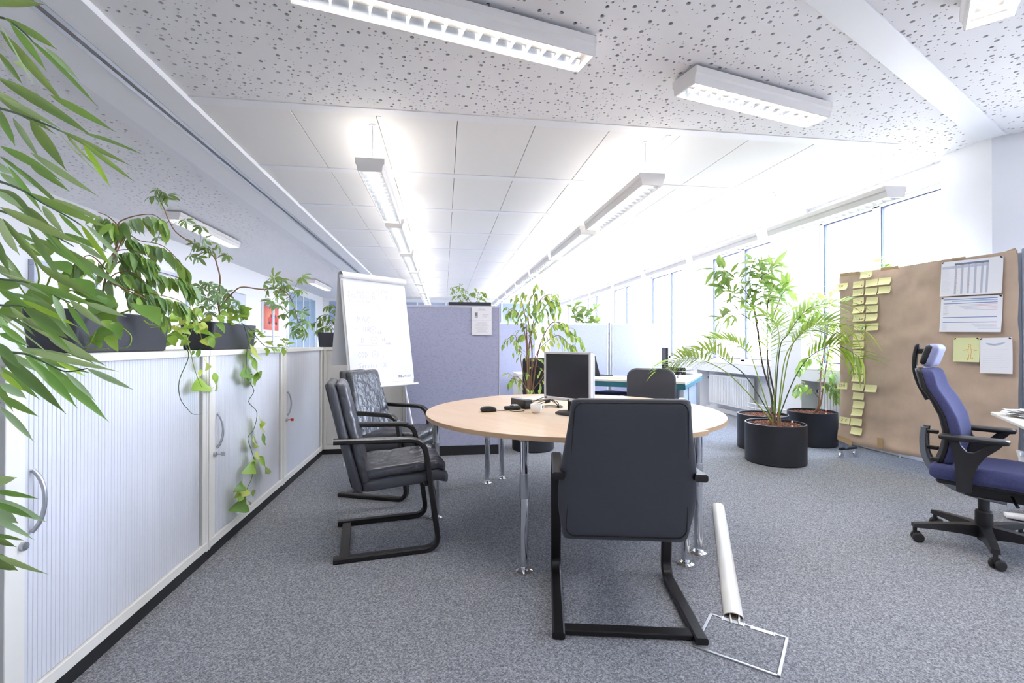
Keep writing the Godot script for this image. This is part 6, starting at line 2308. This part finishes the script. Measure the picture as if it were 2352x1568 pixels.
# weeping fig and large pothos leaves in the first planter box
func box_fig() -> void:
	var o := thing("weeping_fig", "weeping fig with arching leafy branches growing from the long planter box", "plant", Vector3(-1.44, CT + 0.14, -2.2))
	var lv := leaf_set("fig", 0.084, 0.031, 0.25, 0.3)
	var names := ["leaf_ficus", "leaf_ficus", "leaf_ficus_light", "leaf_alii_pale"]
	var br := [[[520, 1130], [560, 850], [680, 500], [670, 380], [720, 330], [860, 290], [1000, 290], [1110, 380]], [[600, 760], [740, 480], [870, 520], [1080, 570], [1250, 740], [1290, 810]], [[560, 850], [700, 700], [900, 770], [1150, 830], [1320, 900], [1360, 960]], [[600, 900], [780, 960], [1000, 1000], [1200, 1050], [1330, 1130]], [[560, 780], [420, 650], [270, 740], [200, 800]], [[680, 390], [580, 300], [490, 265]], [[620, 900], [850, 1010], [1000, 1090], [1090, 1190]], [[560, 850], [620, 640], [760, 600], [900, 640], [1000, 700]], [[540, 950], [640, 820], [780, 800], [900, 880], [980, 960]]]
	var k := 0
	for b in br:
		var p := branch_px(b, 3.92, 100, 420, 2.02, 2.02 + [0.12, 0.25, 0.3, 0.2, -0.1, 0.0, 0.15, 0.1, 0.12][k])
		var s := stem(o, p, 0.005 if k == 0 else 0.003, 0.0011, "bark", "branch", 4, 7)
		var n: int = [30, 42, 42, 38, 26, 16, 28, 30, 30][k]
		dress(o, s, n, lv, names, 0.3 if k == 0 else 0.18, 1.0, 1.1, 0.55, 0.014)
		k += 1
	var big := leaf_set("heart", 0.13, 0.085, 0.2, 0.2)
	var pot := thing("large_pothos", "pothos with big mottled leaves in the long planter box, behind the fig sprays", "plant", Vector3(-1.5, CT + 0.14, -2.05))
	for q in [[[70, 700], [90, 640], [75, 585], 100, 560], [[90, 700], [110, 650], [130, 600], 160, 625], [[100, 700], [140, 660], [170, 640], 215, 668], [[80, 710], [60, 680], [40, 650], 10, 660], [[110, 705], [150, 670], [190, 665], 240, 690], [[150, 720], [190, 690], [225, 680], 250, 720], [[120, 720], [100, 690], [60, 700], 20, 720], [[230, 735], [290, 715], [320, 700], 350, 715], [[250, 735], [270, 700], [255, 690], 235, 700], [[170, 720], [150, 690], [120, 670], 90, 690]]:
		var a := at(q[0][0], q[0][1], 1.98)
		var b := at(q[1][0], q[1][1], 1.93)
		var c := at(q[2][0], q[2][1], 1.9)
		stem(pot, [a, b, c], 0.004, 0.0025, "vine_light", "leaf_stalk", 4, 6)
		var e := at(q[3], q[4], 1.86)
		put_leaf(pot, big[rng.randi() % 4], ["leaf_pothos_deep", "leaf_ficus", "leaf_pothos_deep"][rng.randi() % 3], c, e - c, Vector3.UP * 0.6 + (Vector3(0, 1.3, 0) - c).normalized() * 0.6 + rv() * 0.3, rng.randf_range(0.9, 1.3))
	# shoots creeping over the front of the box
	for q in [[[330, 735], [345, 745], [380, 748], [345, 752]], [[220, 760], [205, 790], [180, 800], [250, 800]], [[270, 745], [300, 770], [295, 795], [268, 800]]]:
		var pts := []
		for v in q:
			pts.append(at(v[0], v[1], 1.9 if v[0] > 260 else 1.82))
		stem(pot, pts, 0.0028, 0.0022, "vine_light", "runner", 5, 6)
	for q in [[240, 735, 262, 760], [262, 740, 275, 765], [215, 770, 232, 800], [250, 770, 262, 790], [250, 752, 235, 770]]:
		var c := at(q[0], q[1], 1.84)
		put_leaf(pot, big[rng.randi() % 4], ["leaf_pothos", "leaf_pothos_deep"][rng.randi() % 2], c, at(q[2], q[3], 1.83) - c, (Vector3(0, 1.2, 0) - c).normalized() + rv() * 0.4, 0.55)

# leaflets spread like a hand on a stalk
func hand_leaf(o: Node3D, from: Vector3, centre: Vector3, facing: Vector3, lv: Array, names: Array, size: float, n := 7) -> void:
	stem(o, [from, from.lerp(centre, 0.5) + Vector3(0, 0.006, 0), centre], 0.0016, 0.0011, "vine", "leaf_stalk", 3, 5)
	var f := facing.normalized()
	var u := f.cross(Vector3(0.2, 1, 0.1)).normalized()
	var v := f.cross(u)
	var ph := rng.randf() * TAU
	for i in n:
		var t := ph + TAU * i / n * 0.9
		var d := (u * cos(t) + v * sin(t) + Vector3.DOWN * 0.35 - f * 0.15).normalized()
		put_leaf(o, lv[rng.randi() % lv.size()], names[rng.randi() % names.size()], centre + d * 0.004, d, f + rv() * 0.2, size * rng.randf_range(0.8, 1.15), "leaflet")

func umbrella_plant() -> void:
	var o := thing("umbrella_plant", "leggy umbrella plant with two long bare stems in the second planter box", "plant", Vector3(-1.42, CT + 0.14, -3.3))
	var lv := leaf_set("oval", 0.058, 0.02, 0.2, 0.3)
	var names := ["leaf_schefflera", "leaf_schefflera", "leaf_ficus_dark"]
	var d := 3.02
	var s1 := stem(o, branch_px([[1585, 1190], [1583, 1000], [1590, 860], [1562, 740], [1520, 650], [1350, 550], [1200, 450], [1130, 340], [1080, 220], [1040, 140]], 3.92, 100, 420, d, d - 0.15), 0.005, 0.0026, "bark", "main_stem", 5, 8)
	var s2 := stem(o, [at(508, 702, d), at(535, 672, d), at(556, 659, d), at(600, 664, d), at(640, 662, d), at(665, 680, d), at(678, 712, d), at(684, 738, d)], 0.0048, 0.0024, "bark", "side_stem", 5, 8)
	stem(o, [at(503, 715, d), at(498, 690, d), at(482, 672, d)], 0.004, 0.002, "bark", "side_stem", 4, 7)
	var tops := [[372, 440, s1, 1.0], [352, 450, s1, 0.99], [360, 434, s1, 1.0], [384, 448, s1, 0.98], [376, 456, s1, 0.97], [426, 505, s1, 0.74], [362, 545, s1, 0.78], [445, 558, s1, 0.55], [462, 520, s1, 0.52], [470, 548, s1, 0.5], [484, 572, s1, 0.48], [436, 586, s1, 0.55], [455, 588, s1, 0.5], [522, 584, s1, 0.4], [468, 566, s1, 0.46], [500, 560, s1, 0.45]]
	for q in tops:
		hand_leaf(o, along(q[2], q[3])[0], at(q[0], q[1], d - 0.15 + rng.randf_range(-0.06, 0.06)), Vector3.UP + rv() * 0.8, lv, names, 0.95, 6)
	for q in [[462, 656], [478, 650], [490, 664], [458, 678], [476, 682], [500, 676], [466, 700], [490, 700], [515, 690], [530, 700], [545, 690], [520, 672], [540, 716], [478, 716], [505, 655]]:
		hand_leaf(o, at(503, 705, d).lerp(at(498, 668, d), rng.randf()), at(q[0], q[1], d + rng.randf_range(-0.12, 0.1)), Vector3.UP * 0.7 + (Vector3(0, 1.2, 0) - at(q[0], q[1], d)).normalized() * 0.6 + rv() * 0.5, lv, names, 0.95, 7)
	for q in [[606, 651, 0.55], [630, 637, 0.6], [648, 640, 0.65], [655, 655, 0.68], [624, 690, 0.62], [640, 676, 0.66], [660, 690, 0.75], [692, 636, 0.72], [690, 664, 0.76], [640, 700, 0.72], [672, 712, 0.85], [694, 716, 0.88], [704, 735, 0.92], [668, 738, 0.95], [690, 748, 0.97], [700, 762, 1.0], [676, 758, 1.0], [650, 720, 0.85], [630, 668, 0.62], [615, 664, 0.58]]:
		hand_leaf(o, along(s2, q[2])[0], at(q[0], q[1], d + rng.randf_range(-0.1, 0.1)), Vector3.UP * 0.6 + rv() * 0.8, lv, ["leaf_schefflera", "leaf_schefflera", "leaf_ficus"], 1.0, 7)

func pothos() -> void:
	var o := thing("trailing_pothos", "yellow-green pothos spilling from second planter box, one long vine down the cabinet", "plant", Vector3(-1.36, CT + 0.15, -3.1))
	var lv := leaf_set("heart", 0.07, 0.05, 0.25, 0.2)
	var names := ["leaf_pothos", "leaf_pothos", "leaf_pothos_yellow", "leaf_pothos_deep"]
	# bushy part over and between the boxes
	for i in 46:
		var t := rng.randf()
		var px := lerpf(385, 500, t) + rng.randf_range(-6, 6)
		var c := at(px, rng.randf_range(705, 785) + 12.0 * absf(t - 0.5), lerpf(2.45, 2.85, t) + rng.randf_range(-0.08, 0.05))
		var e := c + Vector3(rng.randf_range(-0.3, 1), rng.randf_range(-1, 0.3), rng.randf_range(-0.6, 0.8))
		put_leaf(o, lv[i % 4], names[i % 4], c, e - c, Vector3.UP * 0.5 + (Vector3(0, 1.2, 0) - c).normalized() + rv() * 0.5, rng.randf_range(0.7, 1.1))
		if i % 2 == 0:
			stem(o, [c, c.lerp(at(450, 760, 2.78), 0.5) + Vector3(0, 0.03, 0), at(450 + rng.randf_range(-25, 25), 752, 2.82)], 0.0018, 0.0022, "vine_light", "leaf_stalk", 3, 5)
	for i in 26:
		var t := rng.randf()
		var c := at(lerpf(500, 566, t), rng.randf_range(705, 745), lerpf(3.0, 3.25, t) - 0.1)
		put_leaf(o, lv[i % 4], names[(i * 3) % 4], c, Vector3(rng.randf_range(-0.2, 1), rng.randf_range(-0.8, 0.6), rng.randf_range(-0.5, 0.7)), Vector3.UP * 0.5 + (Vector3(0, 1.2, 0) - c).normalized() + rv() * 0.5, rng.randf_range(0.6, 1.0))
	var s3 := stem(o, [at(555, 742, 3.05), at(575, 755, 3.15), at(590, 775, 3.2), at(610, 795, 3.4), at(635, 797, 3.6), at(655, 795, 3.8), at(652, 782, 3.82)], 0.003, 0.002, "vine", "runner", 5, 6)
	dress(o, s3, 26, lv, names, 0.1, 1.0, 0.1, 1.0, 0.02, 0.85)
	# vines down the front, at the face of the cabinets
	var vine := [[545, 470], [540, 560], [540, 650], [590, 745], [555, 820], [610, 890], [590, 1000], [550, 1060], [575, 1150], [595, 1230], [575, 1330], [545, 1400], [532, 1490]]
	var pts := [at(560, 745, 3.05), at(572, 790, 3.1)]
	for v in vine:
		pts.append(on_face(380 + v[0] / 2.903, 640 + v[1] / 2.903))
	stem(o, pts, 0.003, 0.0016, "vine", "long_vine", 4, 6)
	for q in [[548, 525, 600, 520, 1.3], [560, 620, 510, 640, 1.2], [580, 590, 650, 610, 1.0], [590, 640, 635, 705, 1.0], [575, 490, 640, 500, 0.8], [545, 650, 575, 690, 1.1], [625, 930, 655, 968, 0.8], [630, 990, 665, 1015, 0.6], [640, 1065, 680, 1085, 0.9], [580, 1075, 618, 1105, 0.8], [600, 1175, 632, 1190, 0.6], [585, 1205, 612, 1225, 0.9], [635, 1235, 708, 1252, 1.1], [595, 1255, 542, 1285, 1.1], [520, 1380, 482, 1395, 0.9], [540, 1400, 495, 1430, 1.2], [572, 1430, 603, 1440, 1.0], [510, 1440, 478, 1485, 1.0], [538, 1470, 565, 1495, 0.8], [540, 1500, 482, 1520, 1.3]]:
		var a := on_face(380 + q[0] / 2.903, 640 + q[1] / 2.903)
		var b := on_face(380 + q[2] / 2.903, 640 + q[3] / 2.903)
		put_leaf(o, lv[rng.randi() % 4], names[rng.randi() % 4], a, b - a + Vector3(0.01, 0, 0), Vector3(0.7, 0.6, 0.5) + rv() * 0.4, a.distance_to(b) / 0.07 * 1.05)
	for vn in [[[130, 440], [155, 520], [92, 680], [100, 800], [150, 870], [185, 902], [240, 900]], [[150, 430], [175, 520], [200, 620], [255, 735], [320, 725]]]:
		var vp := [at(425, 770, 2.72), at(430, 792, 2.7)]
		for v in vn:
			vp.append(on_face(380 + v[0] / 2.903, 640 + v[1] / 2.903))
		stem(o, vp, 0.0025, 0.0014, "vine" if vn.size() > 6 else "vine_light", "vine", 4, 6)
	for q in [[260, 545, 305, 585, 1.0], [225, 610, 245, 655, 0.9], [310, 665, 385, 725, 1.0], [275, 705, 198, 725, 1.1], [210, 480, 235, 525, 1.0], [190, 480, 180, 505, 0.8]]:
		var a := on_face(380 + q[0] / 2.903, 640 + q[1] / 2.903)
		var b := on_face(380 + q[2] / 2.903, 640 + q[3] / 2.903)
		put_leaf(o, lv[rng.randi() % 4], names[rng.randi() % 4], a, b - a, Vector3(0.7, 0.6, 0.4) + rv() * 0.4, a.distance_to(b) / 0.07 * 1.05)

# point on the plane just before the cabinet fronts
func on_face(px: float, py: float) -> Vector3:
	var p := at(px, py, 1.0) - Vector3(0, 1.21, 0)
	return Vector3(0, 1.21, 0) + p * (-1.255 / p.x)

func far_box_plants() -> void:
	var lv := leaf_set("fig", 0.075, 0.032, 0.2, 0.3)
	var o := thing("box_fig", "dark leafy fig in the planter box beside the flip chart", "plant", Vector3(-1.16, CT + 0.14, -5.7))
	var d := 5.45
	for b in [[[775, 775], [765, 740], [745, 735], [718, 742]], [[778, 775], [775, 720], [765, 700], [750, 705]], [[780, 775], [785, 730], [790, 700], [800, 690]], [[776, 772], [760, 750], [740, 752], [730, 758]], [[780, 775], [770, 735], [750, 722], [735, 728]]]:
		var p := []
		for v in b:
			p.append(at(v[0], v[1], d + rng.randf_range(-0.1, 0.1)))
		var s := stem(o, p, 0.004, 0.0015, "bark_dark", "branch", 4, 6)
		dress(o, s, 26, lv, ["leaf_ficus_dark", "leaf_ficus", "leaf_ficus_dark"], 0.25, 1.0, 0.8, 0.7, 0.012)
	o = thing("box_fig", "bright green fig peeping over the blue-grey cloth partition", "plant", Vector3(0.3, 1.67, -5.62))
	d = 5.75
	for b in [[[1085, 698], [1070, 690], [1058, 670], [1055, 650]], [[1085, 698], [1065, 695], [1050, 680], [1035, 668]], [[1090, 698], [1098, 685], [1095, 672], [1085, 672]], [[1092, 698], [1102, 688], [1110, 674], [1112, 670]], [[1086, 698], [1070, 698], [1060, 696], [1048, 698]], [[1086, 698], [1072, 682], [1066, 664], [1050, 662]]]:
		var p := []
		for v in b:
			p.append(at(v[0], v[1], d + rng.randf_range(-0.06, 0.06)))
		var s := stem(o, p, 0.003, 0.0014, "bark", "branch", 4, 6)
		dress(o, s, 15, lv, ["leaf_ficus", "leaf_ficus_light"], 0.25, 1.0, 0.6, 0.8, 0.012, 0.95)
	# rubber plant beyond the screens
	o = thing("rubber_plant", "rubber plant with oval leaves rising behind the pale lilac screens", "plant", Vector3(2.72, 0, -8.3))
	part(o, "pot", lathe([Vector2(0.0, 0.0), Vector2(0.2, 0.0), Vector2(0.22, 0.4), Vector2(0.2, 0.4), Vector2(0.19, 0.36), Vector2(0.0, 0.36)], 28), "pot_black")
	var ol := leaf_set("oval", 0.17, 0.08, 0.15, 0.15)
	d = 8.5
	for b in [[1325, 712, 1318, 698], [1345, 740, 1350, 712], [1335, 740, 1328, 715], [1360, 740, 1362, 705], [1340, 745, 1340, 725], [1350, 745, 1370, 730]]:
		var tip := at(b[2], b[3], d)
		var s := stem(o, [Vector3(2.72, 0.36, -8.3), Vector3(2.72, 1.0, -8.3), at(b[0], b[1] + 30, d), tip], 0.008, 0.004, "bark", "stem", 4, 6)
		dress(o, s, 14, ol, ["leaf_ficus", "leaf_schefflera"], 0.72, 1.0, -0.1, 1.0, 0.02)

# weeping fig in the drum pot behind the table
func drum_fig() -> void:
	var pc := Vector3(1.02, 0, -5.44)
	drum_pot("round black drum pot behind the meeting table", pc, 0.242, 0.42)
	var o := thing("potted_fig", "light green weeping fig with several bare stems behind the monitor", "plant", pc + Vector3(0, 0.41, 0))
	var lv := leaf_set("fig", 0.09, 0.037, 0.2, 0.3)
	var names := ["leaf_ficus_light", "leaf_ficus_light", "leaf_ficus", "leaf_pothos_yellow"]
	var d := 5.45
	var base := at(1215, 960, d)
	var stems := [[[1216, 900], [1212, 820], [1208, 740], [1200, 700], [1195, 680]], [[1218, 900], [1222, 810], [1213, 730], [1218, 690], [1230, 668]], [[1222, 900], [1232, 830], [1245, 780], [1270, 740], [1300, 752], [1322, 775]], [[1210, 900], [1200, 850], [1192, 800], [1182, 770], [1165, 780]], [[1214, 900], [1215, 790], [1240, 720], [1270, 690], [1290, 705]], [[1212, 900], [1208, 780], [1190, 720], [1172, 710], [1162, 725]], [[1215, 900], [1224, 840], [1240, 800], [1280, 770], [1305, 790], [1315, 800]], [[1212, 905], [1195, 870], [1180, 865], [1168, 880]], [[1220, 905], [1240, 875], [1255, 850], [1260, 830]], [[1216, 900], [1216, 800], [1235, 700], [1265, 675], [1285, 690]]]
	var k := 0
	for b in stems:
		var p := [base + Vector3(rng.randf_range(-0.03, 0.03), 0, rng.randf_range(-0.03, 0.03))]
		for v in b:
			p.append(at(v[0], v[1], d + rng.randf_range(-0.08, 0.08)))
		var s := stem(o, p, 0.011 if k < 3 else 0.0075, 0.002, "bark", "stem", 4, 7)
		dress(o, s, [16, 18, 26, 10, 22, 16, 24, 10, 10, 24][k], lv, names, 0.5, 1.0, 0.9, 0.6, 0.02)
		if k in [2, 4, 6, 9, 1]:
			twigs(o, s, 6, 0.2, 5, lv, names, 0.42, 0.97, 0.8, "bark", 1.0)
		else:
			twigs(o, s, 5, 0.17, 3, lv, names, 0.3, 0.95, 0.4, "bark", 0.9)
		k += 1

func drum_pot(label: String, at_: Vector3, r: float, h: float, marker := true) -> Node3D:
	var o := thing("drum_pot", label, "pot", at_, 0.0, "round black plant pots")
	part(o, "drum", lathe([Vector2(0.0, 0.004), Vector2(r - 0.006, 0.004), Vector2(r - 0.004, 0.012), Vector2(r, 0.014), Vector2(r, h - 0.004), Vector2(r - 0.003, h), Vector2(r - 0.012, h), Vector2(r - 0.014, h - 0.03)], 48), "pot_black")
	part(o, "base_ring", lathe([Vector2(0.0, 0.0), Vector2(r - 0.012, 0.0), Vector2(r - 0.012, 0.006)], 40), "soft_black")
	granules(o, r - 0.015, r - 0.015, h - 0.028, 320, true, 0.013)
	if marker:
		var m := part(o, "water_gauge", lathe([Vector2(0.0, 0.0), Vector2(0.008, 0.0), Vector2(0.008, 0.06), Vector2(0.0, 0.064)], 12), "porcelain", Vector3(r * 0.2, h - 0.02, r * 0.6))
		part(m, "red_mark", lathe([Vector2(0.0083, 0.02), Vector2(0.0083, 0.045)], 12), "red_plastic")
	return o

func window_plants() -> void:
	# palm in the front pot
	var c1 := Vector3(3.39, 0, -4.5)
	drum_pot("round black pot with a kentia palm, in front of the other pots", c1, 0.285, 0.4)
	var o := thing("kentia_palm", "bright green kentia palm with arching feathery fronds", "plant", c1 + Vector3(0, 0.38, 0))
	var strap := leaf_set("strap", 0.3, 0.032, 0.3, 0.25)
	var d := 4.87
	var fr := [[[810, 1100], [600, 900], [400, 780], [250, 765], [130, 835]], [[812, 1095], [690, 900], [560, 790], [430, 720], [290, 735]], [[815, 1090], [740, 830], [690, 720], [570, 650], [440, 640]], [[830, 1090], [900, 720], [960, 600], [1100, 430], [1340, 385]], [[850, 1100], [960, 760], [1050, 590], [1210, 520], [1440, 560]], [[860, 1100], [1000, 900], [1120, 740], [1290, 680], [1440, 760]], [[835, 1090], [880, 800], [900, 620], [850, 500], [700, 450]], [[825, 1085], [822, 850], [828, 700], [860, 560]], [[840, 1090], [930, 800], [1010, 640], [1130, 560], [1290, 560]]]
	var k := 0
	for b in fr:
		var p := branch_px(b, 2.904, 1480, 560, d, d + [-0.1, 0.1, 0.35, -0.35, -0.45, -0.5, 0.2, 0.0, -0.25][k])
		p[0] = c1 + Vector3(0.02 * sin(k * 1.7), 0.36, 0.02 * cos(k * 1.7))
		var s := stem(o, p, 0.0065, 0.0016, "vine_light" if k % 2 == 0 else "vine", "frond_stalk", 6, 7)
		var n := 17 if k != 7 else 9
		for i in n:
			var t := lerpf(0.46, 0.995, float(i) / (n - 1))
			var a := along(s, t)
			var side: Vector3 = a[1].cross(Vector3.UP).normalized().rotated(a[1], [0.8, 0.7, -0.6, 0.5, 0.7, 0.8, -0.7, 0.4, 0.6][k])
			for sg in [-1.0, 1.0]:
				var dd: Vector3 = (a[1] * (0.6 + 0.6 * (t - 0.5)) + side * sg * (1.0 - 0.6 * (t - 0.5)) + Vector3.UP * 0.1).normalized()
				put_leaf(o, strap[rng.randi() % 4], ["leaf_palm", "leaf_palm", "leaf_palm_light"][rng.randi() % 3], a[0], dd, Vector3.UP + side * sg * -0.3 + rv() * 0.25, (0.75 + 0.35 * sin(PI * (t - 0.5) * 1.7)) * rng.randf_range(0.85, 1.1), "leaflet")
		k += 1
	for i in 5:
		stem(o, [c1 + Vector3(0.05 * sin(i * 1.3), 0.37, 0.05 * cos(i * 1.3)), c1 + Vector3(0.04 * sin(i * 1.3), 0.5, 0.04 * cos(i * 1.3))], 0.014, 0.006, "bark", "sheath", 3, 7)
	# rubber fig in the pot behind
	var c2 := Vector3(3.68, 0, -5.1)
	drum_pot("round black pot half hidden behind the palm's pot", c2, 0.27, 0.4)
	var r := thing("rubber_fig", "tall fig with long glossy leaves on slim dark stems, behind the palm", "plant", c2 + Vector3(0, 0.38, 0))
	var lv := leaf_set("lance", 0.21, 0.062, 0.2, 0.3)
	d = 5.56
	var names := ["leaf_alii", "leaf_ficus", "leaf_schefflera", "leaf_alii"]
	var st1 := [[[1775, 925], [1752, 840], [1740, 760], [1728, 690], [1720, 640], [1735, 590]], [[1780, 925], [1764, 830], [1762, 760], [1765, 690], [1780, 650]], [[1745, 790], [1735, 720], [1700, 680], [1670, 665], [1650, 655]], [[1740, 760], [1730, 700], [1690, 640], [1660, 620], [1640, 618]], [[1764, 760], [1790, 690], [1800, 670], [1812, 660]], [[1730, 740], [1700, 720], [1670, 725], [1655, 735]], [[1728, 690], [1745, 640], [1770, 620], [1780, 600]], [[1762, 740], [1745, 690], [1750, 640], [1742, 600]]]
	k = 0
	for b in st1:
		var p := []
		for v in b:
			p.append(at(v[0], v[1], d + rng.randf_range(-0.12, 0.12)))
		if k < 2:
			p.push_front(c2 + Vector3(0.04 * k, 0.37, 0))
		var s := stem(r, p, 0.012 if k < 2 else 0.005, 0.004 if k < 2 else 0.002, "bark_dark", "stem", 5, 8)
		dress(r, s, [46, 40, 34, 38, 28, 18, 34, 34][k], lv, names, 0.6 if k < 2 else 0.3, 1.0, 0.25, 0.9, 0.02, 0.95)
		k += 1
	# weeping fig beside the board
	var c3 := Vector3(4.42, 0, -5.22)
	drum_pot("round black pot beside the pin board's end", c3, 0.265, 0.4)
	var w := thing("window_fig", "weeping fig with bright backlit leaves between the palm and the pin board", "plant", c3 + Vector3(0, 0.38, 0))
	var fl := leaf_set("fig", 0.1, 0.046, 0.2, 0.3)
	d = 5.8
	var fn := ["leaf_ficus_light", "leaf_ficus", "leaf_ficus_light", "leaf_pothos"]
	var st2 := [[[1880, 930], [1886, 850], [1900, 770], [1905, 700], [1908, 660]], [[1884, 930], [1895, 860], [1905, 800], [1920, 740]], [[1890, 850], [1870, 790], [1850, 740], [1838, 700]], [[1895, 800], [1880, 740], [1868, 700], [1880, 670]], [[1885, 920], [1860, 890], [1840, 880], [1830, 900]], [[1890, 840], [1865, 820], [1845, 830], [1835, 850]], [[1900, 760], [1885, 720], [1860, 700], [1842, 720]], [[1900, 800], [1910, 850], [1918, 880], [1922, 900]], [[1886, 900], [1900, 880], [1915, 900], [1922, 920]]]
	k = 0
	for b in st2:
		var p := []
		for v in b:
			p.append(at(v[0], v[1], d + rng.randf_range(-0.1, 0.06)))
		if k < 2:
			p.push_front(c3 + Vector3(0.03 * k, 0.37, 0))
		var s := stem(w, p, 0.012 if k < 2 else 0.004, 0.0022, "bark", "stem", 4, 7)
		dress(w, s, [44, 36, 40, 38, 24, 26, 38, 20, 16][k], fl, fn, 0.4 if k < 2 else 0.25, 1.0, 0.7, 0.8, 0.02)
		k += 1
	# sprig that shows over the board
	var sp := thing("sill_pothos", "small pothos sprig showing above the brown-papered board", "plant", Vector3(4.82, 0.9, -4.55))
	part(sp, "pot", lathe([Vector2(0.0, 0.0), Vector2(0.055, 0.0), Vector2(0.075, 0.13), Vector2(0.068, 0.13), Vector2(0.062, 0.11), Vector2(0.0, 0.11)], 20), "porcelain")
	var hl := leaf_set("heart", 0.075, 0.055, 0.2, 0.2)
	for q in [[2012, 608], [2025, 598], [2038, 600], [2020, 590], [2044, 606], [2028, 612]]:
		var tip := at(q[0], q[1], 5.2)
		var s := stem(sp, [Vector3(4.82, 1.0, -4.55), Vector3(4.8, 1.5, -4.56).lerp(tip, 0.4), tip], 0.003, 0.0018, "vine_light", "vine", 5, 6)
		dress(sp, s, 3, hl, ["leaf_pothos", "leaf_pothos_deep"], 0.9, 1.0, 0.2, 1.0, 0.015)
